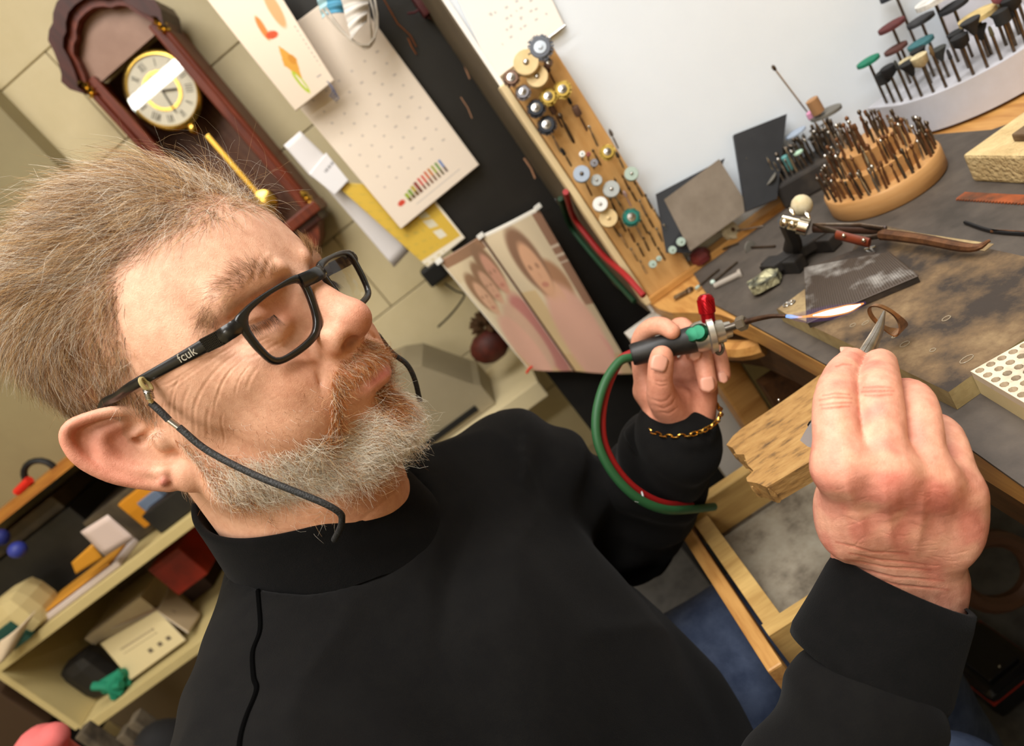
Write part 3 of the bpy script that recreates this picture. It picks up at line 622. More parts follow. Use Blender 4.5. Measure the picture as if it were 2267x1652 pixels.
# a few long stray hairs at the front
def make_hair(parent):
    o = strands('hair', HW(Ch.reshape(-1, 3)).reshape(Ch.shape), Rh / 1000, hc, hair_m, parent); o['kind'] = 'stuff'; o['label'] = 'short swept-back greying brown hair'
    qs, ns, r2 = sample(np.clip(dens, 0, 1) * ((el > hl_e) & (el < hl_e + 22) & (az < 75)), 420, 23); e2 = ang(qs)[1]
    C2, R2 = grow(qs, ns, r2, norm(np.array([[.2, .2, .6]]) + r2.normal(size=(len(qs), 3)) * .7), 14 + 26 * r2.random(len(qs)), .8, .45, 9, .055, .3)
    c2 = np.where((r2.random(len(qs)) > .5)[:, None], wht, bl)
    o = strands('stray_hair', HW(C2.reshape(-1, 3)).reshape(C2.shape), R2 / 1000, c2, hair_m, parent); o['kind'] = 'stuff'
    # beard ------------------------------------------------------------------
    x, y, z = np.abs(tc_[:, 0]), tc_[:, 1], tc_[:, 2]
    # jaw band: upper edge falls from the sideburn to the mouth corner, lower edge under the jaw
    up = np.interp(y, [-5, 10, 25, 45, 62, 76, 90, 125], [10, -14, -38, -52, -56, -58, -66, -70]) + 3 * noise3(tc_, 31, .15)
    lowr = np.interp(y, [-5, 10, 30, 50, 70, 100], [-42, -74, -90, -100, -108, -110])
    bd = np.clip((up - z) / 13, 0, 1) * np.clip((z - lowr) / 7, 0, 1) * (x > 0) * (y > -4) * (np.abs(tc_[:, 0]) < 76)
    ear_ex = (y < 8) & (x > 66) & (z < -8)
    bd *= ~ear_ex
    lipx = gau(np.stack([x * .44, y, z], 1), (0, 108, -55), (15, 30, 7.0)) > .42
    bare = gau(np.stack([x, y, z], 1), (25, 96, -64), (11, 20, 6)) > .5
    bd = bd * ~lipx * np.where(bare, .1, 1)
    mo = ((z < np.interp(x, [0, 12, 22, 30, 38, 45], [-32, -33, -34, -37, -44, -58]) + 1.5 * noise3(tc_, 32, .3)) & (z > np.interp(x, [0, 10, 20, 28, 35, 40, 46], [-47, -47.5, -48, -48, -53, -78, -84])) & (y > 74) & (x < 46)).astype(float)
    soul = (x < 12) & (z < -64) & (z > -80) & (y > 85)
    bd = np.maximum(bd, soul * 1.0); bd = np.maximum(bd * 1.0, mo * 1.3)
    bd *= np.where(tc_[:, 0] < -25, .45, 1)
    stub = .035 * ((z < np.interp(y, [0, 30, 60, 90], [0, -22, -30, -34])) & (z > -120) & (y > 5) & (x > 18)) * ~inear * (~lipx) 
    nb = .16 * ((z < -100) & (z > -116) & (y > -35) & (y < 14) & (x < 80))
    qb, nb_, r3 = sample(bd + stub, 14500, 33); xb = np.abs(qb[:, 0]); yb, zb = qb[:, 1], qb[:, 2]; sx = np.sign(qb[:, 0])
    moust = (zb > np.interp(xb, [0, 10, 20, 28, 35, 40, 46], [-48, -48.5, -49, -49, -54, -78, -84])) & (yb > 74) & (xb < 46) & (zb < -31)
    chin = (yb > 70) & ~moust
    d = np.stack([.15 * sx, .10 + 0 * xb, -1 + 0 * xb], 1)
    d[moust] = np.stack([sx * np.clip(xb / 26, .1, .9), .35 + 0 * xb, -1.0 + 0 * xb], 1)[moust]
    d[chin] = np.stack([-.12 * sx, .45 + 0 * xb, -.9 + 0 * xb], 1)[chin]
    d += .35 * np.stack([noise3(qb, 41, .12), noise3(qb, 42, .12), noise3(qb, 43, .12)], 1)
    Lb = np.where(moust, 9.5, np.where(chin, 15, 12)) * (.55 + .7 * r3.random(len(qb)))
    upq = np.interp(yb, [-5, 10, 25, 45, 62, 76, 90, 125], [10, -14, -38, -52, -56, -58, -66, -70]); isst = (zb > upq + 3) & ~moust | (zb < -112)
    Lb = np.where(isst, 2.5 + 3 * r3.random(len(qb)), Lb); Lb = np.where((yb < 22) & (zb > -45), np.minimum(Lb, 7), Lb)
    Cb, Rb = grow(qb, nb_, r3, d, Lb, np.where(moust, .35, .55), .38, 6, .10, .38)
    g = r3.random(len(qb)); ginger = np.array(s2l((186, 108, 44))); gb = np.array(s2l((150, 94, 48)))
    bw = np.array(s2l((255, 248, 232))); bb = np.array(s2l((232, 192, 142)))
    pw = np.where(moust, .12, np.where((xb < 14) & (zb > -86) & (yb > 80), .12, np.where(yb < 18, .42, .74)))
    cb = np.where((g < pw)[:, None], bw, np.where((g < pw + .22)[:, None], bb, np.where((g < pw + .22 + .4)[:, None] & (moust | (xb < 16))[:, None], ginger, np.where(r3.random((len(qb), 1)) > .5, gb, ginger))))
    cb = np.where(isst[:, None], np.where(g[:, None] > .6, bw, gb), cb) * (.85 + .3 * r3.random((len(qb), 1)))
    o = strands('beard', HW(Cb.reshape(-1, 3)).reshape(Cb.shape), Rb / 1000, cb, hair_m, parent); o['kind'] = 'stuff'; o['label'] = 'short grizzled beard and ginger moustache'
    # eyebrows and lashes ---------------------------------------------------------
    for s in (1, -1):
        line = np.array([(s * 58, 68, 27), (s * 54, 79, 33), (s * 46, 91, 38.5), (s * 36, 98, 39.5), (s * 23, 103, 35)])
        dd, tt = polydist(tc_, line); ok = (tc_[:, 0] * s > 10)
        be = np.clip(1 - dd / np.interp(tt, [0, .3, .8, 1], [6.5, 8.5, 7, 6]), 0, 1) * ok * (tc_[:, 2] > 22)
        qe, ne, r4 = sample(be, 750, 50 + s); tt = polydist(qe, line)[1]
        de = np.stack([s * np.interp(tt, [0, .7, 1], [.9, .5, .0]), np.interp(tt, [0, 1], [-.8, .2]), np.interp(tt, [0, .35, .7, 1], [-.9, -.1, .6, 1.3])], 1)
        Ce, Re = grow(qe, ne, r4, de, 6 + 7 * r4.random(len(qe)), .45, .15, 5, .06, .25)
        ce = np.where(r4.random((len(qe), 1)) > .7, bl, np.where(r4.random((len(qe), 1)) > .4, brn, dk)) 
        o = strands('eyebrow', HW(Ce.reshape(-1, 3)).reshape(Ce.shape), Re / 1000, ce, hair_m, parent); o['kind'] = 'stuff'
        sl = np.array(spline([(s * 53, 84, 15.5), (s * 46.5, 90.3, 13), (s * 38, 93.8, 11.6), (s * 30, 92.2, 12)], 16)); ql = sl[r4.integers(0, len(sl), 130)]
        nl = np.tile(unit((s * .25, .8, -.5)), (130, 1)); Cl, Rl = grow(ql, nl, r4, np.tile(np.array([s * .3, .5, -.9]), (130, 1)), 5 + 3 * r4.random(130), .9, .1, 5, .07, .12)
        o = strands('eyelashes', HW(Cl.reshape(-1, 3)).reshape(Cl.shape), Rl / 1000, np.tile(np.array(s2l((60, 45, 35))), (130, 1)), hair_m, parent); o['kind'] = 'stuff'
# ---------------------------------------------------------------- hands (camera-aligned millimetres while modelling)
def K(px, py, d): return ray(px, py) * d
def KW(p): return np.asarray(p, float) @ CM / 1000 + CAMP
def build_hand(palm, fingers, extra, h, lo, hi, kp=10, kf=6):
    Pm = SDF(lo, hi, h); Fg = SDF(lo, hi, h)
    for (a, b) in palm: Pm.cone(a[0], b[0], a[1], b[1], kp)
    for f in fingers: Fg.chain([q for q, _ in f], [r for _, r in f], .8)
    for (c, r, k) in extra: Pm.ell(c, r, k)
    d1, d2 = Pm.D, Fg.D; hh = np.maximum(kf - np.abs(d1 - d2), 0) / kf; Pm.D = np.minimum(d1, d2) - hh * hh * kf * .25
    V, Q = Pm.mesh(); V = laplace(V, Q, 3, .5); return V, Q
def fing(pts, n=4):
    """pts: (px,py,d,r) -> smooth chain"""
    a = [np.append(K(x, y, d), r) for x, y, d, r in pts]; s = spline(a, n); return [(q[:3], q[3]) for q in s]
def pt(px, py, d, r): return (K(px, py, d), r)
# right hand (near): fingers pinch the tweezers
ri = fing([(1864, 1030, 337, 12.4), (1853, 965, 341, 12.3), (1850, 885, 350, 11.4), (1864, 832, 369, 10.2), (1886, 800, 386, 8.6)])
rm_ = fing([(1956, 1046, 334, 12.8), (1948, 965, 338, 12.8), (1944, 872, 349, 12.0), (1946, 828, 368, 10.6), (1948, 806, 384, 9.6)])
rr_ = fing([(2044, 1060, 338, 12.4), (2035, 985, 342, 12.2), (2030, 905, 352, 11.2), (2012, 875, 374, 10), (1985, 870, 392, 9)])
rp_ = fing([(2112, 1090, 347, 12.0), (2104, 1010, 355, 10.6), (2085, 960, 370, 10.3), (2050, 945, 390, 9)])
rt_ = fing([(1905, 1190, 374, 15), (1868, 1060, 380, 13.5), (1858, 930, 393, 11), (1884, 830, 402, 9.5)])
wr = [pt(1922, 1232, 386, 16.5), pt(1968, 1250, 382, 17.5), pt(2028, 1272, 382, 17.5), pt(2062, 1290, 386, 15.5)]
mc = [pt(1864, 1036, 338, 13), pt(1956, 1050, 336, 13.5), pt(2044, 1064, 340, 13), pt(2110, 1092, 349, 12.5)]
pal = [(mc[i], wr[i]) for i in range(4)] + [(mc[i], mc[i + 1]) for i in range(3)] + [(pt(1900, 1120, 358, 18), pt(2060, 1150, 360, 18)), (wr[0], wr[3])]
fa = [pt(1935, 1290, 386, 18), pt(2040, 1332, 386, 16.5)]; fb = [pt(1920, 1390, 390, 16), pt(1985, 1420, 390, 16)]
pal += [(wr[0], fa[0]), (wr[3], fa[1]), (wr[1], fa[0]), (wr[2], fa[1]), (fa[0], fa[1]), (fa[0], fb[0]), (fa[1], fb[1]), (fb[0], fb[1])]
ext = [(K(1868, 1034, 336), (8, 8, 6), 10), (K(1956, 1048, 333), (8, 8, 6), 10), (K(2044, 1062, 337), (8, 8, 6), 10), (K(1868, 1140, 366), (15, 26, 16), 10), (K(2110, 1150, 358), (13, 26, 17), 12)]
rlo = np.array([150, -25, 305.]); rhi = np.array([310, 215, 425.])
rV, rQ = build_hand(pal, [ri, rm_, rr_, rp_, rt_], ext, 1.25, rlo, rhi, 11, 6)
rN = vnormals(rV, rQ); _c = rN[rQ].mean(1); rV, rQ = subdivide(rV, rQ, _c[:, 2] < .35); rN = vnormals(rV, rQ)
def kgroove(V, N, line, wd, dep):
    line = np.array(line, float); lo_ = line.min(0) - wd * 4 - (CX, CY); hi_ = line.max(0) + wd * 4 - (CX, CY); x_, y_ = V[:, 0] / V[:, 2] * F, V[:, 1] / V[:, 2] * F
    i = np.where((x_ > lo_[0]) & (x_ < hi_[0]) & (y_ > lo_[1]) & (y_ < hi_[1]) & (N[:, 2] < .1))[0]
    if len(i) == 0: return
    d, t = polydist(np.stack([x_[i], y_[i]], 1), line - np.array([CX, CY])); V[i] -= N[i] * (dep * np.exp(-(d / wd) ** 2) * np.clip(np.minimum(t, 1 - t) * 4, 0, 1))[:, None]
RCR = ([(1815, 886), (1845, 880), (1885, 882)], [(1816, 897), (1850, 893), (1884, 892)], [(1822, 876), (1850, 871), (1880, 874)], [(1820, 905), (1850, 903), (1880, 900)], [(1908, 868), (1945, 866), (1978, 866)],
          [(1912, 858), (1945, 856), (1972, 858)], [(1915, 876), (1945, 877), (1975, 874)], [(1850, 812), (1868, 806), (1884, 808)],
          [(1880, 1225), (1950, 1240), (2050, 1250)], [(1870, 1238), (1960, 1256), (2060, 1262)], [(1880, 1255), (1980, 1278), (2090, 1286)], [(1890, 1270), (1990, 1296), (2100, 1306)], [(1850, 1200), (1930, 1222), (2010, 1226)])
for L in RCR:
    kgroove(rV, rN, L, 2.4, .62)
for L in ([(1912, 1052), (1926, 1110), (1940, 1190)], [(2000, 1066), (2004, 1130), (2000, 1210)], [(2080, 1088), (2070, 1150), (2052, 1230)]): kgroove(rV, rN, L, 17, .9)
for L in ([(1866, 1050), (1890, 1120), (1925, 1210)], [(1956, 1062), (1966, 1140), (1975, 1225)], [(2044, 1078), (2040, 1150), (2026, 1235)]): kgroove(rV, rN, L, 10, -.7)
for L in ([(1830, 1120), (1880, 1140), (1960, 1150), (2040, 1130), (2120, 1140)], [(1960, 1100), (2010, 1150), (2080, 1170)]): kgroove(rV, rN, L, 6, -.22)
_p = np.random.default_rng(77)
for _k in range(46):
    x_, y_ = _p.uniform(1835, 2130), _p.uniform(1075, 1285); a_ = _p.normal() * .35; l_ = _p.uniform(10, 34); kgroove(rV, rN, [(x_ - l_ * math.cos(a_), y_ - l_ * math.sin(a_)), (x_, y_ + _p.normal() * 3), (x_ + l_ * math.cos(a_), y_ + l_ * math.sin(a_))], 1.8, .16)
for fx, w_ in ((1850, 36), (1946, 38), (2034, 34)):
    for _k in range(16):
        y_ = _p.uniform(830, 1010); kgroove(rV, rN, [(fx - w_ * _p.uniform(.3, 1), y_ + _p.normal() * 3), (fx, y_ - 3), (fx + w_ * _p.uniform(.3, 1), y_ + _p.normal() * 3)], 1.6, .10)
rV = rV + rN * (.16 * noise3(rV, 65, .9) + .35 * noise3(rV, 66, .22))[:, None]
rN = vnormals(rV, rQ); rpx = np.stack([CX + F * rV[:, 0] / rV[:, 2], CY + F * rV[:, 1] / rV[:, 2]], 1)
rC = np.tile(np.array(s2l((222, 162, 138))), (len(rV), 1)); g2 = lambda p, c, s: np.exp(-(((p - np.array(c)) / np.array(s)) ** 2).sum(1))
rC = blend(rC, (200, 122, 106), .8 * g2(rpx, (1990, 1110), (190, 75)))
rC = blend(rC, (222, 142, 132), .7 * g2(rpx, (1926, 905), (30, 22)))
rC = blend(rC, (214, 140, 118), .6 * g2(rpx, (1848, 888), (34, 18)))
rC = blend(rC, (214, 146, 122), .5 * g2(rpx, (1945, 868), (34, 14)))
rC = blend(rC, (212, 150, 120), .7 * g2(rpx, (2000, 1290), (140, 50)))
rC = blend(rC, (204, 118, 102), .55 * np.clip(noise3(rV, 67, .25) * 2, 0, 1)); rC = blend(rC, (232, 180, 150), .5 * np.clip(noise3(rV, 68, .3) * 2, 0, 1))
for L in RCR: rC = blend(rC, (176, 92, 74), .55 * np.exp(-(polydist(rpx, np.array(L, float))[0] / 2.4) ** 2) * (rN[:, 2] < .1))  # crease shading strengthened by painting the lines a darker red
rC *= (1 + .08 * noise3(rV, 61, .12) + .06 * noise3(rV, 62, .6))[:, None]
# left hand (far): torch held between thumb and fingers, palm towards the camera
li = fing([(1432, 868, 606, 11), (1420, 800, 604, 9.6), (1419, 752, 596, 9.0), (1440, 726, 580, 8.6), (1466, 722, 570, 8.2), (1488, 734, 564, 7.4)])
lm = fing([(1470, 860, 616, 11), (1478, 780, 616, 9.4), (1503, 724, 606, 9.2), (1528, 745, 592, 8.6), (1536, 783, 584, 7.8)])
lr = fing([(1516, 862, 618, 10.5), (1528, 790, 616, 9.2), (1546, 742, 606, 9.0), (1556, 795, 588, 9.2), (1567, 852, 578, 8.6)])
lp = fing([(1556, 870, 620, 10), (1566, 800, 616, 8.4), (1578, 758, 606, 8.2), (1592, 795, 594, 8.2), (1600, 830, 588, 7.4)])
lt = fing([(1500, 925, 592, 16), (1468, 885, 574, 14), (1461, 845, 562, 11.4), (1463, 808, 557, 11.2), (1465, 790, 556, 10)])
lw = [pt(1478, 938, 602, 17), pt(1530, 925, 604, 17)]
lmc = [pt(1432, 866, 610, 11), pt(1470, 858, 618, 12), pt(1516, 860, 620, 12), pt(1556, 866, 620, 12)]
pal = [(m, lw[0 if i < 2 else 1]) for i, m in enumerate(lmc)] + [(lmc[i], lmc[i + 1]) for i in range(3)] + [(lw[0], lw[1]), (pt(1495, 890, 594, 17), pt(1470, 880, 586, 14)), (pt(1470, 860, 612, 13), pt(1530, 868, 614, 14)), (pt(1470, 820, 620, 12), pt(1545, 822, 622, 12)), (pt(1550, 885, 602, 15), pt(1535, 915, 602, 16))]
lf = [pt(1470, 1000, 612, 19), pt(1528, 995, 614, 19)]; pal += [(lw[0], lf[0]), (lw[1], lf[1]), (lf[0], lf[1])]
llo = np.array([105, -60, 535.]); lhi = np.array([215, 95, 645.])
lV, lQ = build_hand(pal, [li, lm, lr, lp, lt], [], 1.3, llo, lhi, 10, 4)
lN = vnormals(lV, lQ)
for L in ([(1446, 850), (1462, 856), (1484, 852)], [(1448, 843), (1463, 847), (1482, 845)], [(1440, 882), (1462, 892), (1478, 886), (1490, 868)], [(1445, 895), (1468, 906), (1488, 896), (1497, 878)], [(1455, 912), (1482, 916), (1505, 900)]):
    kgroove(lV, lN, L, 2.2, .6)
lpx = np.stack([CX + F * lV[:, 0] / lV[:, 2], CY + F * lV[:, 1] / lV[:, 2]], 1)
lC = np.tile(np.array(s2l((214, 150, 124))), (len(lV), 1))
lC = blend(lC, (190, 118, 96), .5 * g2(lpx, (1500, 890), (60, 50))); lC = blend(lC, (222, 166, 138), .6 * g2(lpx, (1440, 740), (60, 40)))
lC *= (1 + .07 * noise3(lV, 63, .15))[:, None]
def nail(parent, px, py, d, ux, uy, w, l, tilt=0):
    """fingernail plate: centre pixel, direction of the finger in the picture, size in mm"""
    c = K(px, py, d); t = unit((ux, uy, tilt)); n = unit(np.array([0, 0, -1.]) - t * (-t[2])); s = np.cross(t, n); V = []; Fc = []
    for j in range(7):
        for i in range(7):
            a, b = (i / 6 - .5), (j / 6 - .5); e = 1 - .35 * max(0, b - .1) * 2 * abs(a) * 2
            V.append(c + s * a * w * (1 - .25 * (abs(b) * 2) ** 4) + t * b * l * e + n * (1.2 - 5.2 * a * a - .9 * b * b))
    for j in range(6):
        for i in range(6): Fc.append((j * 7 + i, j * 7 + i + 1, j * 7 + i + 8, j * 7 + i + 7))
    o = mesh_obj('fingernail', KW(np.array(V)), Fc, mat('nail_plate', (216, 158, 136), .34, spec=.45), parent, True)
    md = o.modifiers.new('t', 'SOLIDIFY'); md.thickness = .0006; return o
# ---------------------------------------------------------------- the black sweatshirt (head-local millimetres)
def HL(k): return (np.asarray(k, float) - TH) @ RH                  # camera mm -> head-local mm
G = SDF((-330, -190, -640), (290, 350, -60), 5.0)
G.ell((0, -34, -186), (84, 84, 62))
G.chain([(0, -52, -165), (80, -38, -185), (178, -5, -230)], [54, 58, 70], 40)
G.chain([(0, -45, -175), (-80, -5, -196), (-168, 40, -240)], [54, 54, 62], 40)
G.ell((0, 5, -345), (185, 125, 165), 60)
G.ell((0, 40, -500), (190, 118, 190), 60)
WR = HL(K(2000, 1300, 376)); EL = np.array([165, 150, -455.])
G.chain([(182, 0, -230), EL], [68, 56], 30)
G.chain([EL, EL * .5 + WR * .5, WR * .74 + EL * .26], [54, 50, 39], 22)
LW = HL(K(1502, 962, 606)); LE = np.array([-262, 80, -400.])
G.chain([(-180, 44, -246), LE], [62, 54], 26)
G.chain([LE, LE * .4 + LW * .6, LW * .93 + LE * .07], [52, 50, 43], 22)
G.cone((0, 56, -20), (0, -8, -140), 80, 72, 12, sub=True)
gV, gQ = G.mesh(); gV = laplace(gV, gQ, 2, .5); gN = vnormals(gV, gQ)
f1 = noise3(gV * np.array([1, 1, .6]), 71, .035); f2 = noise3(gV, 72, .07)
fold = 5.0 * (1 - np.abs(f1)) ** 3 + 1.6 * f2
def armfold(a, b, amp, fr):
    ba = np.array(b) - np.array(a); t = ((gV - a) @ ba) / (ba @ ba); d = np.linalg.norm(gV - a - np.clip(t, 0, 1)[:, None] * ba, axis=1)
    return amp * np.sin(t * fr + .02 * gV[:, 0] + 1.5 * noise3(gV, 73, .03)) * np.clip((95 - d) / 30, 0, 1) * ((t > -.1) & (t < 1.1))
fold += armfold(LE, LW, 2.4, 30) + armfold(EL, WR, 2.6, 26) + armfold((-180, 52, -215), LE, 3.5, 24)
# diagonal drag folds across the chest
fold += 3.5 * np.sin(gV[:, 2] * .045 + gV[:, 0] * .03 + 2 * noise3(gV, 74, .02)) * np.clip((gV[:, 1] - 40) / 60, 0, 1)
gV = gV + gN * fold[:, None]
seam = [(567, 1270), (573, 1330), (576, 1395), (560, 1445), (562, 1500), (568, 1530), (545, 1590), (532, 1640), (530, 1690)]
def make_sweater(parent):
    blk = mat('black_jersey', (11, 10, 10), .9, rgb2=(15, 14, 13), scale=60, bump=.5, bscale=1500, bdist=.0006, spec=.15, sheen=.03)
    sw = mesh_obj('sweatshirt', HW(gV), gQ, blk, parent, True)
    md = sw.modifiers.new('s', 'SUBSURF'); md.levels = 1; md.render_levels = 1
    # mock-neck collar
    V = []; Fc = []; n = 96; prof = [(48, 9), (36, 7.5), (22, 5.5), (10, 4), (3, 3.6), (0, 2.4), (-.6, .6), (0, -1.4), (3, -2.4), (14, -2.2), (30, 0)]
    for i in range(n):
        th = 2 * math.pi * i / n; cx, cy = math.cos(th), math.sin(th)
        for (dn, out) in prof:
            rx, ry = 66 + out, 69 + out; x, y = rx * cx, -12 + ry * cy; z = -101 - .47 * (-12 + 72 * cy) + 2.2 * math.sin(3 * th) - dn
            if cy > .75: z -= (cy - .75) * 30
            V.append((x, y, z))
    m = len(prof)
    for i in range(n):
        for j in range(m - 1):
            a, b = i * m + j, ((i + 1) % n) * m + j; Fc.append((a, b, b + 1, a + 1))
    rib = mat('black_rib', (9, 9, 9), .9, rgb2=(13, 12, 12), scale=90, bump=.6, bscale=1200, bdist=.0006, spec=.12, sheen=.03)
    o = mesh_obj('collar', HW(np.array(V)), Fc, rib, parent, True); o.modifiers.new('s', 'SUBSURF').render_levels = 1
    from mathutils.bvhtree import BVHTree
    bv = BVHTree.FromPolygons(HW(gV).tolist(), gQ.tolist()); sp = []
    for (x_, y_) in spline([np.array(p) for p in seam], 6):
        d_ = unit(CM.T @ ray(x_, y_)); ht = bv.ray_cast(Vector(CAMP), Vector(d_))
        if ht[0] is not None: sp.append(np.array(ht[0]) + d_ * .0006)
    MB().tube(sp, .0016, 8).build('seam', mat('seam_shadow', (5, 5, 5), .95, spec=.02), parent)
    # cuffs
    for nm, a, b, ra, rb, fl in (('right', K(1996, 1290, 376), K(1915, 1480, 379), 37, 42, 1.0), ('left', K(1503, 955, 605), K(1462, 1010, 618), 34, 40, .8)):
        a, b = KW(a), KW(b); ax = unit(b - a); viewd = unit(a - CAMP); sx = unit(np.cross(ax, viewd)); sy = np.cross(ax, sx); V = []; Fc = []; n = 48
        prof = [(.0, -3.0), (-.012, -1.5), (-.014, 0), (-.006, 1.2), (.15, 2.0), (.5, 2.2), (.9, 3.2), (1.0, 2.0), (1.03, -2)]
        L = np.linalg.norm(b - a)
        for i in range(n):
            th = 2 * math.pi * i / n
            for (t, out) in prof:
                r = (ra + (rb - ra) * max(0, min(1, t)) + out) / 1000; V.append(a + ax * t * L + sx * r * math.cos(th) + sy * r * fl * math.sin(th))
        m = len(prof)
        for i in range(n):
            for j in range(m - 1):
                p_, q_ = i * m + j, ((i + 1) % n) * m + j; Fc.append((p_, q_, q_ + 1, p_ + 1))
        mesh_obj('cuff', np.array(V), Fc, rib, parent, True)
    return sw
# ---------------------------------------------------------------- assemble the person
skin_m = mat('skin', SKIN, .5, attr='Col', spec=.38, bump=.3, bscale=700, bdist=.0005)
def skin_detail(m):
    nt = m.node_tree; b = nt.nodes['Principled BSDF']; tcn = [n for n in nt.nodes if n.type == 'TEX_COORD'][0]; bmp = [n for n in nt.nodes if n.type == 'BUMP'][0]
    vo = nt.nodes.new('ShaderNodeTexVoronoi'); vo.inputs['Scale'].default_value = 620; vo.feature = 'DISTANCE_TO_EDGE'; wn = nt.nodes.new('ShaderNodeTexNoise'); wn.inputs['Scale'].default_value = 90; wn.inputs['Detail'].default_value = 3
    mx = nt.nodes.new('ShaderNodeMixRGB'); mx.inputs[0].default_value = .02; nt.links.new(tcn.outputs['Object'], mx.inputs[1]); nt.links.new(wn.outputs['Color'], mx.inputs[2]); nt.links.new(tcn.outputs['Object'], wn.inputs['Vector']); nt.links.new(mx.outputs[0], vo.inputs['Vector'])
    rp = nt.nodes.new('ShaderNodeValToRGB'); rp.color_ramp.elements[1].position = .12; nt.links.new(vo.outputs['Distance'], rp.inputs[0])
    b2 = nt.nodes.new('ShaderNodeBump'); b2.inputs['Strength'].default_value = .22; b2.inputs['Distance'].default_value = .0004; nt.links.new(rp.outputs[0], b2.inputs['Height']); nt.links.new(bmp.outputs['Normal'], b2.inputs['Normal']); nt.links.new(b2.outputs['Normal'], b.inputs['Normal'])
    at = [n for n in nt.nodes if n.type == 'ATTRIBUTE'][0]; n3 = nt.nodes.new('ShaderNodeTexNoise'); n3.inputs['Scale'].default_value = 160; n3.inputs['Detail'].default_value = 6; n3.inputs['Roughness'].default_value = .7; nt.links.new(tcn.outputs['Object'], n3.inputs['Vector'])
    cr = nt.nodes.new('ShaderNodeValToRGB'); cr.color_ramp.elements[0].position = .35; cr.color_ramp.elements[0].color = (.82, .66, .60, 1); cr.color_ramp.elements[1].position = .62; cr.color_ramp.elements[1].color = (1.06, 1.05, 1.04, 1); nt.links.new(n3.outputs['Fac'], cr.inputs[0])
    ml = nt.nodes.new('ShaderNodeMixRGB'); ml.blend_type = 'MULTIPLY'; ml.inputs[0].default_value = .55; nt.links.new(at.outputs['Color'], ml.inputs[1]); nt.links.new(cr.outputs[0], ml.inputs[2]); nt.links.new(ml.outputs[0], b.inputs['Base Color'])
skin_detail(skin_m)
nv, nr = len(hV), len(rV)
person = mesh_obj('person', np.concatenate([HW(hV), KW(rV), KW(lV)]), np.concatenate([hQ, rQ[:, ::1] + nv, lQ + nv + nr]), skin_m, None, True, np.concatenate([hC, rC, lC]))
tag(person, 'grey-bearded man in black sweatshirt and glasses soldering a ring at a bench', 'person')
make_hair(person)
sweater = make_sweater(person)
nail(person, 1460, 803, 545.5, .25, -1, 15, 15); nail(person, 1567, 852, 569.5, .15, 1, 13, 14); nail(person, 1601, 836, 581, .1, 1, 9, 11, -.2); nail(person, 1540, 786, 577, .6, .5, 11, 9)
nail(person, 1884, 781, 389, .35, -1, 14, 8, .9)
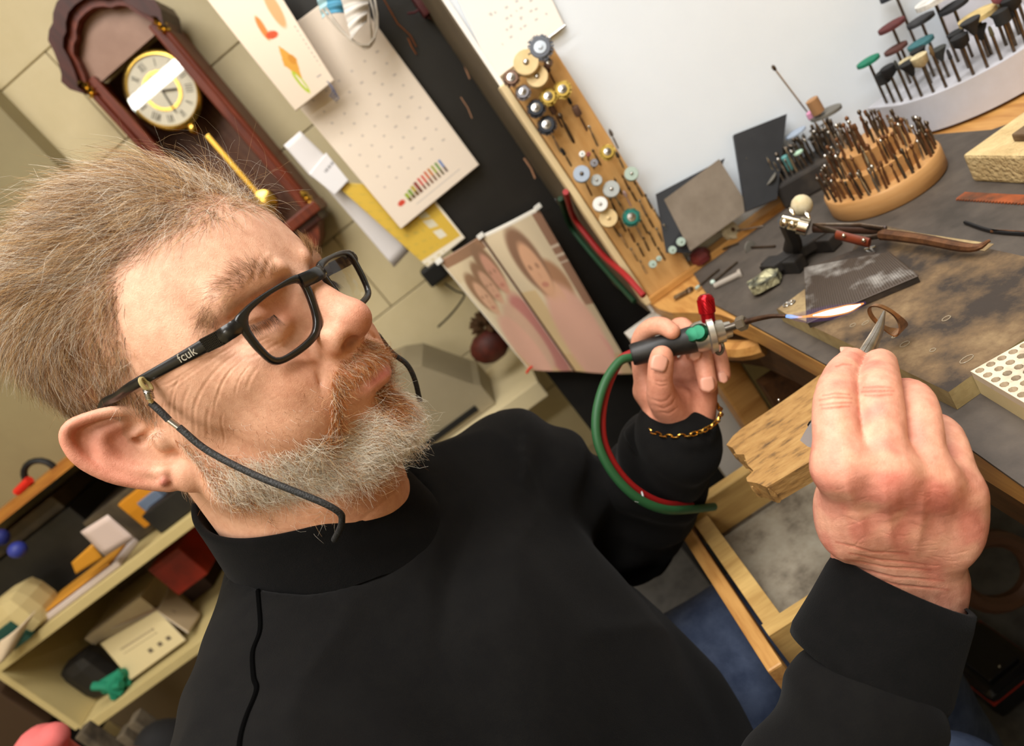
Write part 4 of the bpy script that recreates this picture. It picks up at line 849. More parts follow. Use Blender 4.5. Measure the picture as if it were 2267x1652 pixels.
# ---------------------------------------------------------------- eyeglasses and their cord (measured in head-local mm)
blackac = mat('black_acetate', (14, 13, 13), .3, spec=.5, coat=.3); lensm = None
GA = np.array([0, 113, 24.]); GE2 = unit((0, -.12, -1))
def glasses():
    root = empty('eyeglasses', HW((0, 110, 10))); tag(root, 'black rectangular acetate eyeglasses worn by the bearded man', 'glasses')
    inn = [(60.6, 7), (54.3, 4.2), (35.2, 1.9), (16.5, 3.2), (13.4, 8), (16.5, 21.6), (21, 30), (29, 34.6), (45, 36), (58, 34.2), (62.2, 26), (63.2, 13)]
    out = [(68.5, 3.4), (52, .2), (33.6, -1.0), (12, -.6), (8.5, 8), (12.2, 23.6), (17.5, 33.5), (28, 38.8), (46, 40), (61, 37.2), (66.3, 26), (68.0, 15)]
    c = np.array([38., 19])
    def loop(pl, n=72):
        pl = np.array(spline([np.array(q) for q in pl + pl[:1]], 10))[:-1]; a = np.arctan2(pl[:, 1] - c[1], pl[:, 0] - c[0]); r = np.hypot(*(pl - c).T); o = np.argsort(a); a, r = a[o], r[o]
        th = np.linspace(-math.pi, math.pi, n, endpoint=False); return c + np.interp(th, np.r_[a[-1] - 2 * math.pi, a, a[0] + 2 * math.pi], np.r_[r[-1], r, r[0]])[:, None] * np.stack([np.cos(th), np.sin(th)], 1)
    for s in (1, -1):
        e1 = unit((s * 68, -16 if s > 0 else -8, 0 if s > 0 else 3.5)); nn = np.cross(e1, GE2) * s
        if nn[1] < 0: nn = -nn
        L3 = lambda q, h: GA + e1 * q[0] + GE2 * q[1] + nn * h
        I_, O_ = loop(inn), loop(out); V = []; Fc = []; n = len(I_)
        prof = lambda i: [L3(O_[i], -1.2), L3(O_[i], 1.0), L3(O_[i] + (I_[i] - O_[i]) * .18, 1.7), L3(O_[i] + (I_[i] - O_[i]) * .85, 1.7), L3(I_[i], 1.1), L3(I_[i], -1.6), L3(O_[i] + (I_[i] - O_[i]) * .8, -2.2), L3(O_[i] + (I_[i] - O_[i]) * .2, -2.2)]
        for i in range(n): V += prof(i)
        for i in range(n):
            for j in range(8): Fc.append((i * 8 + j, ((i + 1) % n) * 8 + j, ((i + 1) % n) * 8 + (j + 1) % 8, i * 8 + (j + 1) % 8))
        mesh_obj('rim', HW(np.array(V)) - np.array(root.location), Fc, blackac, root, True)
        # lens: thin curved shell
        V = [L3(c, .6)]; Fc = []; m = 5
        for k in range(1, m + 1):
            for i in range(n): q = c + (I_[i] - c) * (k / m); V.append(L3(q, .6 - .9 * (k / m) ** 2))
        for i in range(n): Fc.append((0, 1 + i, 1 + (i + 1) % n))
        for k in range(m - 1):
            for i in range(n): a = 1 + k * n; Fc.append((a + i, a + n + i, a + n + (i + 1) % n, a + (i + 1) % n))
        lens = mesh_obj('lens', HW(np.array(V)) - np.array(root.location), Fc, thin_glass('clear_lens', (1, .995, .98), 1.3), root, True)
        # end piece, hinge plate, temple
        b = MB(); hp = L3((68, 8), 0)
        pts = [L3((66, 8), -.2), L3((71, 8.3), -.6), L3((74.5, 8.6), -3.5), L3((75.5, 9), -9)]
        b.tube([HW(p) for p in spline(pts, 4)], .0046, 10, up=HN((0, 0, 1)), sx=.42).build('end_piece', blackac, root)
        p0 = L3((75.6, 9), -8); p1 = L3((76.5, 9), -24); p2 = np.array([s * 80, 20, 22.5]); p3 = np.array([s * 76, -18, 24.]); p4 = np.array([s * 76, -34, 10])
        b = MB(); ax = HN(unit(p1 - p0)); up = HN((0, 0, 1)); sd = np.cross(ax, up); pc = HW((p0 + p1) / 2)
        b.box(pc, (.016, .0028, .0088), (ax, unit(sd), np.cross(ax, unit(sd))), .0004)
        for i in range(11):
            for j in range(7):
                cpt = pc + ax * ((i - 5) * .00138) + np.cross(ax, unit(sd)) * ((j - 3) * .00118)
                b.box(cpt + unit(sd) * (.0016 * (1 if (unit(sd) @ HN((s, 0, 0))) > 0 else -1)), (.0008, .0008, .0007), (ax, unit(sd), np.cross(ax, unit(sd))))
        b.build('textured_plate', mat('gunmetal', (52, 50, 48), .3, .8), root)
        pts = spline([p1 + (p0 - p1) * .05, p1 + (p2 - p1) * .4, p2, (p2 + p3) / 2, p3, p4], 6); rr = np.interp(np.linspace(0, 1, len(pts)), [0, .3, .6, 1], [4.1, 3.1, 2.7, 2.9]) / 1000
        MB().tube([HW(p) for p in pts], list(rr), 12, up=HN((0, 0, 1)), sx=.42).build('temple', blackac, root)
        b = MB(); npd = L3((11.5, 17), -5)
        b.sph(HW(npd), .004, ax=np.array([HN(e1), HN(nn), HN(GE2)]), sc=(.35, .9, 1.6)); b.build('nose_pad', mat('clear_silicone', (230, 205, 180), .2, trans=.7), root)
        if s > 0:
            cu = bpy.data.curves.new('t', 'FONT'); cu.body = 'fcuk'; cu.size = .0075; cu.extrude = .00015
            to = bpy.data.objects.new('t', cu); COL.objects.link(to); dg = bpy.context.evaluated_depsgraph_get(); me = bpy.data.meshes.new_from_object(to.evaluated_get(dg)); bpy.data.objects.remove(to)
            q0 = p1 + (p2 - p1) * .34; X = unit(HN(p1 - p2)); Nn = unit(HN((1, .1, 0)) - X * (HN((1, .1, 0)) @ X)); Y = np.cross(Nn, X)
            o = bpy.data.objects.new('temple_lettering', me); me.materials.append(mat('silver_print', (190, 186, 176), .35, .6)); link(o, root)
            p = HW(q0) + Nn * .0019 - Y * .002 - np.array(root.location); o.matrix_local = Matrix(((X[0], Y[0], Nn[0], p[0]), (X[1], Y[1], Nn[1], p[1]), (X[2], Y[2], Nn[2], p[2]), (0, 0, 0, 1)))
    MB().tube([HW(p) for p in spline([(13, 110.6, 20), (5, 114, 19), (0, 114.6, 19), (-5, 114, 19), (-13, 110.6, 20)], 5)], .0048, 10, up=HN((0, 0, 1)), sx=.45).build('bridge', blackac, root)
    return root
eyeglasses = glasses()
def cord():
    root = empty('glasses_cord', HW((82, 20, 0))); tag(root, 'black braided glasses cord hanging from the near temple arm', 'cord')
    lp = hx(323, 852, 81); g = MB(); ax = HN(unit((0, 1, 0))); 
    ring = [HW(lp) + HN((math.cos(t) * 3.4 * .6, 0, math.sin(t) * 4.2)) / 1000 for t in np.linspace(0, 2 * math.pi, 20, endpoint=False)]
    g.tube(ring, .0013, 8, closed=True); g.build('rubber_loop', mat('amber_rubber', (196, 178, 120), .3, trans=.35), root)
    c0, c1 = hx(326, 862, 82), hx(333, 884, 83); ht = []
    for i in range(120):
        t = i / 119; a, b_, d_ = basis(HN(c1 - c0)); ht.append(HW(c0 + (c1 - c0) * t) + (a * math.cos(t * 44) + b_ * math.sin(t * 44)) * .0022)
    MB().tube(ht, .00042, 5).build('coil_spring', mat('steel', (190, 186, 180), .25, 1), root)
    MB().cyl(HW(c0), HW(c1 + (c1 - c0) * .4), .0018, .0014, 8).build('rubber_stem', mat('amber_rubber', (196, 178, 120), .3), root)
    brd = mat('black_braid', (12, 12, 12), .6, rgb2=(58, 58, 58), scale=900, kind='voronoi', lo=.1, hi=.9, bump=.5, bscale=900)  # grey flecks paint the highlights of the black weave
    a1 = [hx(334, 892, 83), hx(352, 908, 83), hx(374, 930, 83)]; MB().tube([HW(q) for q in spline(a1, 4)], .0021, 10).build('cord_end', brd, root)
    a2 = [hx(374, 930, 83), hx(398, 948, 83)]; MB().tube([HW(q) for q in a2], .0019, 10).build('crimp', mat('steel', (190, 186, 180), .25, 1), root)
    a3 = [hx(396, 946, 83), hx(460, 998, 83), hx(560, 1050, 82), hx(650, 1087, 80), hx(720, 1116, 77), hx(752, 1136, 74), hx(757, 1152, 72), hx(752, 1172, 67), hx(740, 1195, 62)]
    b = MB(); pts = spline(a3, 10); b.tube([HW(q) for q in pts], .0021, 10)
    o = b.build('braided_cord', brd, root)
    f = [hx(835, 740, -66), hx(868, 781, -70), (hx(900, 806, -72)), hx(918, 840, -72), hx(930, 890, -70)]
    MB().tube([HW(q) for q in spline(f, 6)], .0022, 8).build('braided_cord', brd, root)
cord()
# ---------------------------------------------------------------- things on the walls
paper = mat('paper_white', (228, 220, 208), .7, rgb2=(220, 212, 200), scale=6)
def sheet(name, cs, paint, nu, nv, th=.0006, curl=None, parent=None, back=None, rough=.55):
    """flat print: corners TL,TR,BR,BL, paint(u,v)->rgb 0..255 (v downwards); a real thin sheet with printed colours"""
    TL, TR, BR, BL = [np.asarray(c, float) for c in cs]; u, v = np.meshgrid(np.linspace(0, 1, nu), np.linspace(0, 1, nv)); u, v = u.ravel(), v.ravel()
    V = TL[None] * ((1 - u) * (1 - v))[:, None] + TR[None] * (u * (1 - v))[:, None] + BR[None] * (u * v)[:, None] + BL[None] * ((1 - u) * v)[:, None]
    nrm = unit(np.cross(TR - TL, BL - TL)); nrm = nrm if nrm @ (CAMP - TL) > 0 else -nrm
    if curl is not None: V = V + nrm[None] * curl(u, v)[:, None]
    c = np.array(paint(u, v), float); c = np.where(c <= 0, 0, c); cl = np.where(c / 255 <= .04045, c / 255 / 12.92, ((c / 255 + .055) / 1.055) ** 2.4)
    i = np.arange(nu * nv).reshape(nv, nu); Q = np.stack([i[:-1, :-1], i[1:, :-1], i[1:, 1:], i[:-1, 1:]], -1).reshape(-1, 4)
    Q2 = Q[:, ::-1] + nu * nv; rim = []; e = list(i[0]) + list(i[1:, -1]) + list(i[-1, -2::-1]) + list(i[-2:0:-1, 0])
    for a, b_ in zip(e, e[1:] + e[:1]): rim.append((a, b_, b_ + nu * nv, a + nu * nv))
    Va = np.concatenate([V, V - nrm * th]); ca = np.concatenate([cl, np.tile(np.array(s2l(back or (215, 205, 190))), (len(V), 1))])
    org = V.mean(0); o = mesh_obj(name, Va - (org if parent is None else np.array(parent.location)), np.concatenate([Q, Q2, np.array(rim)]), mat('print_%s' % rough, (255, 255, 255), rough, attr='Col', spec=.3), parent, col=ca)
    if parent is None: o.location = tuple(org)
    return o
def base(u, c): return np.tile(np.array(c, float), (len(u), 1))
def put(c, m, col, a=1.0):
    m = np.asarray(m, float)[:, None] * a; return c * (1 - m) + np.array(col, float) * m
def el(u, v, cu, cv, ru, rv, ang=0):
    ca, sa = math.cos(ang), math.sin(ang); x, y = u - cu, v - cv; q = np.sqrt(((x * ca + y * sa) / ru) ** 2 + ((-x * sa + y * ca) / rv) ** 2); return np.clip((1.12 - q) / .24, 0, 1)
# long calendar with coloured bars
CYP = 1.045
cal = [ON(562, 118, 1, CYP), ON(768, -34, 1, CYP), ON(1061, 365, 1, CYP - .004), ON(888, 507, 1, CYP - .004)]
def p_cal(u, v):
    c = base(u, (233, 218, 200)); 
    for i in range(6):
        for j in range(9):
            cu, cv = .14 + .145 * i + .01 * (j % 2), .30 + .062 * j; c = put(c, (np.abs(u - cu) < .012) & (np.abs(v - cv) < .005), (150, 140, 138), .45)
    bars = [(150, 170, 40), (120, 150, 60), (180, 160, 60), (140, 60, 50), (200, 50, 40), (205, 70, 45), (200, 90, 40), (190, 110, 30), (150, 160, 40), (90, 140, 50), (80, 120, 180)]
    for k, col in enumerate(bars):
        cu = .26 + .045 * k; ln = .020 + .0035 * min(k, 6); m = (np.abs(u - cu) < .013) & (v > .905 - ln * 1.2 - .006 * k * 0) & (v < .925); c = put(c, m, col); c = put(c, m & (v > .915 - ln * .4), (90, 60, 40), .8)
    c = put(c, el(u, v, .17, .905, .04, .013), (205, 70, 50)); c = put(c, (np.abs(u - .55) < .28) & (np.abs(v - .955) < .0025), (200, 190, 180))
    return c
o = sheet('wall_calendar', cal, p_cal, 90, 200, .004, back=(225, 228, 235)); tag(o, 'long cream wall calendar with a row of coloured bars along its bottom', 'calendar')
def p_food(u, v):
    c = base(u, (232, 216, 196)); c = put(c, el(u, v, .45, .40, .05, .10, .3), (226, 130, 60)); c = put(c, el(u, v, .52, .47, .10, .03), (205, 80, 40))
    c = put(c, (np.abs(u - .50) + np.abs(v - .70) * .9 < .13), (218, 160, 66)); c = put(c, el(u, v, .56, .69, .06, .04), (206, 140, 50)); ring = el(u, v, .44, .86, .055, .10, -.2) * (1 - el(u, v, .45, .86, .022, .07, -.2)); c = put(c, ring, (176, 196, 50))
    c = put(c, el(u, v, .8, .30, .09, .16, .2), (206, 150, 90), .8); c = put(c, (np.abs(u - .93) < .012) & (v > .45) & (v < .85) & (np.sin(v * 160) > .2), (120, 115, 115), .8); c = put(c, (np.abs(u - .8) < .05) & (np.abs(v - .9) < .008), (150, 145, 145))
    return c
FY = 1.015
o = sheet('recipe_calendar', [ON(436, -30, 1, FY), ON(590, -60, 1, FY), ON(740, 178, 1, FY - .01), ON(655, 246, 1, FY)], p_food, 70, 110, .003, curl=lambda u, v: .006 * np.sin(v * 3.1)); tag(o, 'calendar page with small food pictures overlapping the long calendar', 'calendar')
o.name = 'picture_calendar'
# wire binding comb at the calendar's corner
g = MB()
for k in range(4): g.tube(spline([ON(724 + k * 5, 180 + k * 9, 1, FY - .012), ON(738 + k * 4, 196 + k * 7, 1, FY - .02), ON(730 + k * 4, 214 + k * 3, 1, FY - .012)], 5), .0008, 5)
g.build('binding_wire', mat('blue_grey_wire', (92, 96, 120), .4), o, origin=np.array(o.location))
def p_yel(u, v):
    c = base(u, (214, 178, 70)); c = put(c, (v > .93) | (u > .965), (236, 226, 205))
    for k in range(5): c = put(c, (np.abs(u - (.68)) < .07) & (np.abs(v - (.12 + k * .16)) < .06), [(150, 130, 80), (196, 180, 130), (206, 196, 160), (214, 206, 180), (226, 220, 200)][k])
    c = put(c, (np.sin(v * 60) > .75) & (u < .5) & (np.sin(u * 40) > 0), (180, 160, 80), .5); return c
YY = 1.07
YY = 1.052
o = sheet('yellow_planner', [ON(735, 402, 1, YY), ON(945, 420, 1, YY), ON(1030, 527, 1, YY), ON(948, 593, 1, YY)], p_yel, 60, 60, .0012); tag(o, 'yellow year planner sheet hanging below the long calendar', 'planner')
white = lambda u, v: base(u, (226, 222, 222))
def p_note(u, v): c = base(u, (230, 228, 230)); return put(c, (np.abs(v - .32) < .05) & (u > .45) & (np.sin(u * 70) > -.2), (90, 88, 92), .8)
o = sheet('loose_paper', [ON(690, 380, 1, 1.058), ON(728, 352, 1, 1.058), ON(905, 552, 1, 1.09), ON(872, 588, 1, 1.09)], white, 8, 12, .0006, curl=lambda u, v: .01 * v * v); tag(o, 'long white paper strip hanging behind the yellow planner', 'paper')
o = sheet('envelope', [ON(684, 385, 1, 1.047), ON(722, 338, 1, 1.047), ON(772, 400, 1, 1.047), ON(742, 432, 1, 1.047)], p_note, 30, 24, .0008); tag(o, 'white note with dark handwriting tucked beside the yellow planner', 'envelope')
o = sheet('envelope', [ON(628, 322, 1, 1.05), ON(664, 290, 1, 1.05), ON(738, 362, 1, 1.05), ON(692, 396, 1, 1.05)], white, 8, 8, .001); tag(o, 'blank torn white envelope between the clock and the calendar', 'envelope')
# spread of family photographs
def face(c, u, v, cu, cv, r, hair, skin, shirt, lean=0.0):
    c = put(c, el(u, v, cu + r * .3, cv + r * 3.6, r * 2.0, r * 2.3), shirt); c = put(c, el(u, v, cu - r * .05, cv - r * .12, r * 1.25, r * 1.25), hair); c = put(c, el(u, v, cu + r * .1, cv + r * .25, r * .82, r * 1.05), skin)
    for dx in (-.32, .38): c = put(c, el(u, v, cu + r * dx, cv + r * .1, r * .17, r * .10), (120, 70, 50), .8)
    c = put(c, el(u, v, cu + r * .08, cv + r * .8, r * .34, r * .10), (170, 80, 70), .8); c = put(c, el(u, v, cu + r * .1, cv + r * .45, r * .12, r * .14), (196, 128, 100), .7); return c
def p_ph1(u, v):
    c = base(u, (222, 208, 172)); c = put(c, v > .80, (206, 170, 112)); c = put(c, v < .07, (110, 66, 44)); c = put(c, (u < .12) & (v > .2) & (v < .7), (228, 220, 190)); c = put(c, (u > .62) & (v > .5) & (v < .76), (140, 142, 140)); c = put(c, (u > .25) & (u < .7) & (v > .68) & (v < .82), (186, 166, 136))
    c = face(c, u, v, .76, .20, .14, (92, 54, 36), (205, 130, 112), (178, 84, 92)); c = face(c, u, v, .52, .27, .12, (100, 60, 38), (214, 150, 124), (208, 160, 140)); c = face(c, u, v, .28, .33, .13, (104, 64, 40), (216, 156, 126), (226, 160, 146))
    c = c * (1 + .06 * np.sin(u * 7 + v * 5)[:, None]) + np.random.default_rng(1).normal(size=(len(u), 1)) * 2
    return put(c * .55 + np.array((214, 190, 158)) * .45, (u > .97) | (u < .02), (240, 232, 215))
def p_ph2(u, v):
    c = base(u, (226, 214, 182)); c = put(c, v > .86, (204, 168, 112)); c = put(c, (u > .86) & (v < .55), (104, 58, 44)); c = put(c, (u > .86) & (v < .3) & (np.sin(v * 130) > .4) & (v > .2), (220, 205, 190)); c = put(c, (u < .25) & (v > .4) & (v < .86), (214, 186, 130)); c = put(c, (u > .75) & (v > .55), (150, 128, 100), .5)
    c = put(c, el(u, v, .58, .40, .25, .16), (140, 82, 52)); c = put(c, el(u, v, .56, .67, .33, .28), (226, 160, 148)); c = put(c, el(u, v, .70, .82, .18, .10), (216, 132, 134)); c = put(c, el(u, v, .52, .45, .12, .10), (222, 160, 130))
    c = face(c, u, v, .44, .25, .165, (84, 46, 32), (214, 150, 116), (226, 160, 148)); c = c * (1 + .06 * np.sin(u * 6 - v * 4)[:, None]); return put(c * .55 + np.array((220, 194, 162)) * .45, (v < .015), (245, 240, 228))
PY = 1.02
pr = empty('photo_spread', ON(1180, 680, 1, PY)); tag(pr, 'open spread of two faded family photographs hanging on the black panel', 'photo album')
T0, TM, T1 = ON(972, 578, 1, PY), ON(1064, 522, 1, PY + .006), ON(1190, 458, 1, PY); B0, BM, B1 = ON(1172, 820, 1, PY + .01), ON(1272, 822, 1, PY + .014), ON(1404, 828, 1, PY)
sheet('photo_page', [T0, TM, BM, B0], p_ph1, 70, 120, .0015, curl=lambda u, v: .004 * np.sin(u * 3.1), parent=pr, rough=.35)
sheet('photo_page', [TM, T1, B1, BM], p_ph2, 90, 140, .0015, curl=lambda u, v: .006 * np.sin(u * 3.1), parent=pr, rough=.35)
MB().tube([TM + (0, -.001, .004), BM + (0, -.001, 0)], .0018, 6).build('spine', mat('brown_spine', (96, 60, 36), .6), pr)
for q in (T0, T1, TM): MB().box(q + np.array([0, -.003, 0]), (.012, .003, .008), bev=.001).build('corner_clip', mat('white_clip', (240, 238, 230), .4), pr)
g = MB().tube([ON(1166, 826, 1, PY - .003), ON(1172, 816, 1, PY - .006), ON(1178, 812, 1, PY - .003)], .0022, 6).build('red_peg', mat('red_plastic', (214, 40, 26), .4), pr)
# face masks hung over the calendar
mk = empty('face_masks', ON(770, 40, 1, 1.0)); tag(mk, 'blue and white face masks hung by their ear loops on the calendar', 'face mask')
def mask(cs, col, ph):
    def pa(u, v): c = base(u, col); return put(c, np.sin(v * 26 + ph) > .55, tuple(x * .82 for x in col))
    sheet('mask_body', cs, pa, 24, 30, .0008, curl=lambda u, v: .008 * np.sin(u * 3.1) + .002 * np.sin(v * 26), parent=mk)
mask([ON(690, -40, 1, 1.0), ON(760, -60, 1, 1.0), ON(742, 26, 1, 1.0), ON(714, 42, 1, 1.0)], (176, 214, 222), 0)
mask([ON(722, -50, 1, .99), ON(800, -60, 1, .99), ON(768, 30, 1, .99), ON(724, 34, 1, .99)], (88, 158, 190), 1)
mask([ON(745, -40, 1, .98), ON(822, -40, 1, .98), ON(812, 50, 1, .98), ON(778, 88, 1, .98)], (232, 226, 218), 2)
for L in ([(712, 20), (745, 60), (790, 96), (820, 102), (832, 70), (826, 20), (806, -40)], [(722, 18), (760, 70), (806, 108), (822, 92), (820, 50), (812, 0), (798, -40)], [(735, 40), (775, 88), (815, 100), (836, 60), (830, 0), (818, -40)]):
    MB().tube([ON(x, y, 1, .972 + .004 * k) for k, (x, y) in enumerate(spline([np.array(q) for q in L], 6)[::3])], .0016, 6).build('ear_loop', mat('white_elastic', (236, 228, 216), .7), mk)
g = MB().tube([ON(846, -8, 1, BY - .012), ON(880, 52, 1, BY - .01), ON(908, 78, 1, BY - .008), ON(922, 104, 1, BY - .006)], .0009, 6); g.tube([ON(903, 84, 1, BY - .006), ON(912, 104, 1, BY - .006), ON(922, 120, 1, BY - .004)], .0009, 6)
tag(g.build('copper_wire', mat('copper', (206, 130, 84), .3, 1), origin=ON(880, 52, 1, BY - .01)), 'thin bent copper wire hanging on the black panel', 'wire')
hk = MB().box(ON(930, -4, 1, BY - .02), (.022, .03, .05), bev=.004); hk.tube([ON(932, 18, 1, BY - .02), ON(918, 28, 1, BY - .02), ON(902, 30, 1, BY - .02)], .0016, 6); hk.tube([ON(934, 16, 1, BY - .02), ON(945, 34, 1, BY - .02), ON(954, 42, 1, BY - .02)], .0018, 6)
tag(hk.build('wall_hook', mat('maroon_hook', (74, 22, 26), .5), origin=ON(930, 0, 1, BY - .02)), 'maroon hook with bent pins at the top of the black panel', 'hook')
# note pinned on the white board
def p_hand(u, v):
    c = base(u, (240, 237, 230)); 
    for k in range(7): c = put(c, (np.abs(v - (.22 + .09 * k) - .01 * np.sin(u * 9 + k)) < .012) & (u > .25 + .05 * (k % 3)) & (u < .88) & (np.sin(u * 90 + k * 5) + np.sin(u * 37 + k) > .5), (158, 158, 160), .55)
    return c
o = sheet('handwritten_note', [Wl(985, -60, WY - .004), Wl(1160, -130, WY - .004), Wl(1251, 58, WY - .006), Wl(1098, 178, WY - .004)], p_hand, 80, 90, .0006); tag(o, 'handwritten note pinned to the white board above the pine tool board', 'note')
tag(MB().cyl(Wl(1252, 56, WY - .03), Wl(1215, 84, WY - .03), .0014, n=6).build('metal_pin', mat('steel', (190, 186, 180), .25, 1), origin=Wl(1252, 56, WY - .03)), 'thin steel rod sticking out beside the large grey brush wheel', 'pin')
# hoses behind the board, in the dark gap
for col, nm, L, r_ in (((150, 24, 24), 'red', [(1252, 425), (1270, 480), (1306, 530), (1340, 570), (1385, 610), (1425, 655)], .004), ((28, 66, 40), 'green', [(1240, 440), (1262, 500), (1305, 556), (1352, 610), (1405, 668)], .004)):
    pts = [ON(x, y, 0, xl - (.010 if nm == 'red' else .007)) for x, y in L]
    tag(MB().tube(spline(pts, 6), r_, 8).build('gas_hose', mat('hose_' + nm, col, .6), origin=pts[0]), '%s gas hose running down the gap beside the white board' % nm, 'hose')
o = sheet('pale_card', [ON(1228, 440, 1, BY - .012), ON(1238, 446, 1, BY - .012), ON(1336, 580, 1, BY - .012), ON(1300, 530, 1, BY - .012)], lambda u, v: base(u, (190, 196, 206)), 4, 8, .001); tag(o, 'narrow pale card standing in the gap beside the black panel', 'card')
# ---------------------------------------------------------------- wall clock
mah = mat('mahogany', (124, 54, 30), .4, rgb2=(92, 36, 20), scale=12, stretch=(8, 8, 1), spec=.35); mahd = mat('mahogany_dark', (78, 34, 24), .42, rgb2=(58, 24, 17), scale=12, stretch=(8, 8, 1), spec=.35)
brass = mat('brass', (214, 176, 84), .22, 1)
CF = 1.36
ca, cb = ON(155, 178, 1, CF), ON(369, 37, 1, CF); cc = (ca + cb) / 2; hw = abs(cb[0] - ca[0]) / 2; zt = (ca[2] + cb[2]) / 2
zb = ON(712, 440, 1, CF)[2]; clk = empty('wall_clock', (cc[0], 1.42, zb)); tag(clk, 'mahogany pendulum wall clock with an arched top and brass fittings', 'clock')
X0 = cc[0]; cw = hw * .86
def cbox(n, c, s, m=mah, bev=.003): return MB().box(c, s, bev=bev).build(n, m, clk)
cbox('back_board', (X0, 1.452, (zt + zb) / 2), (cw * 2, .012, zt - zb), mat('clock_back', (112, 78, 60), .5, rgb2=(88, 56, 42), scale=14, stretch=(7, 7, 1), spec=.3))
for s in (-1, 1):
    cbox('side_panel', (X0 + s * cw * .97, 1.41, (zt + zb) / 2), (.012, .09, zt - zb))
    cbox('door_stile', (X0 + s * cw * .86, CF + .006, (zt + zb) / 2), (.022, .014, zt - zb - .01), mah)
    MB().cyl((X0 + s * cw * .985, CF - .004, zb + .02), (X0 + s * cw * .985, CF - .004, zt - .03), .006, n=10).build('column', mah, clk)
    for zz in (zt - .018, zb + .018):
        MB().lathe((X0 + s * cw * .985, CF - .006, zz - .016), (0, 0, 1), [(0, .005), (.003, .0095), (.008, .0065), (.013, .0105), (.018, .0065), (.023, .0095), (.028, .006), (.032, .004)], 12).build('brass_finial', brass, clk)
cbox('bottom_rail', (X0, CF + .03, zb - .004), (cw * 2.2, .10, .022)); cbox('base_moulding', (X0, CF + .036, zb - .022), (cw * 1.9, .088, .018), mahd)
MB().prism([(X0 + cw * a, CF + .0, zb - .028 - b) for a, b in ((-.85, 0), (-.6, .03), (-.3, .045), (0, .07), (.3, .045), (.6, .03), (.85, 0))], (0, -1, 0), .07).build('drop_apron', mah, clk)
half = [(1.12, -.005), (1.14, .012), (1.04, .020), (.95, .034), (.86, .052), (.80, .070), (.66, .080), (.52, .084), (.40, .094), (.22, .102), (0, .104)]
up_ = [(a, b) for a, b in half] + [(-a, b) for a, b in half[-2::-1]]; lo_ = [(a * .86, b - .022) for a, b in up_]
for nm, mm, y0, sc in (('pediment', mahd, CF - .022, 1.0), ('pediment_moulding', mah, CF - .010, .955)):
    MB().prism([(X0 + a * hw * .93 * sc, y0, zt + b * sc - (.006 if sc < 1 else 0)) for a, b in up_] + [(X0 + a * hw * .93 * sc, y0, zt + b * sc - (.010 if sc < 1 else 0)) for a, b in lo_[::-1]], (0, -1, 0), .09 if sc == 1 else .05).build(nm, mm, clk)
MB().prism([(X0 + a * hw * .86, CF + .012, zt + b - .012) for a, b in up_], (0, -1, 0), .01).build('tympanum', mat('clock_tympanum', (168, 132, 112), .45, rgb2=(150, 114, 94), scale=12), clk)
dc = ON(365, 200, 1, CF + .03); R_ = .066; dc[0] = X0 + (dc[0] - X0) * .7
MB().lathe(dc, (0, -1, 0), [(0, R_ * 1.08), (.006, R_ * 1.10), (.010, R_ * 1.04), (.011, R_ * .96), (.006, R_ * .93)], 48).build('bezel', brass, clk)
MB().lathe(dc + (0, -.0045, 0), (0, -1, 0), [(0, R_ * .95), (.002, R_ * .95)], 48).build('dial', mat('dial_cream', (226, 218, 196), .5), clk)
g = MB()
for k in range(48): t = 2 * math.pi * k / 48; g.box(dc + np.array([R_ * .50 * math.cos(t), -.0075, R_ * .50 * math.sin(t)]), (R_ * .05, .002, R_ * .09), ((-math.sin(t), 0, math.cos(t)), (0, 1, 0), (math.cos(t), 0, math.sin(t))))
g.build('chapter_ring', brass, clk)
for k, txt in enumerate(['XII', 'I', 'II', 'III', 'IIII', 'V', 'VI', 'VII', 'VIII', 'IX', 'X', 'XI']):
    t = math.pi / 2 - 2 * math.pi * k / 12; g = MB(); n_ = len(txt)
    for j, ch in enumerate(txt):
        off = (j - (n_ - 1) / 2) * .0042; e1 = np.array([math.sin(t), 0, -math.cos(t)]); e2 = np.array([math.cos(t), 0, math.sin(t)]); c_ = dc + e2 * R_ * .75 + e1 * off + np.array([0, -.007, 0])
        for sl in ((0,) if ch == 'I' else ((.16, -.16) if ch == 'V' else (.35, -.35))): a_ = unit(e2 + e1 * sl * (1 if ch == 'X' else 1)); g.box(c_ + e1 * (.0012 * np.sign(sl) if ch == 'V' else 0), (.0011, .0006, .014), (np.cross(a_, (0, 1, 0)), (0, 1, 0), a_))
    g.build('numeral', mat('dial_black', (40, 36, 32), .6), clk)
for ang_, ln, wd in ((-.5, .030, .003), (-1.75, .045, .0022)):
    e = np.array([math.cos(ang_), 0, math.sin(ang_)]); MB().box(dc + e * ln * .45 + np.array([0, -.0095, 0]), (ln, .0008, wd), (e, (0, 1, 0), np.cross(e, (0, 1, 0)))).build('clock_hand', mat('dial_black', (40, 36, 32), .6), clk)
MB().lathe(dc + (0, -.014, 0), (0, -1, 0), [(0, R_ * 1.0), (.0012, R_ * 1.0)], 40).build('dial_glass', thin_glass('clock_glass'), clk)
pc0, pc1 = ON(475, 285, 1, 1.40), ON(615, 425, 1, 1.40); pc0[0] = pc1[0] = X0 + .01
MB().box((pc0 + pc1) / 2, (.010, .004, abs(pc0[2] - pc1[2])), bev=.001).build('pendulum_rod', brass, clk)
MB().lathe(pc1 + (0, .006, 0), (0, -1, 0), [(0, .004), (.002, .026), (.008, .024), (.012, .014), (.014, .004)], 32).build('pendulum_bob', brass, clk)
MB().lathe(np.array([X0, CF + .03, dc[2] - R_ * 1.2]), (0, -1, 0), [(0, .012), (.006, .010), (.01, .004)], 12).build('winding_boss', brass, clk)
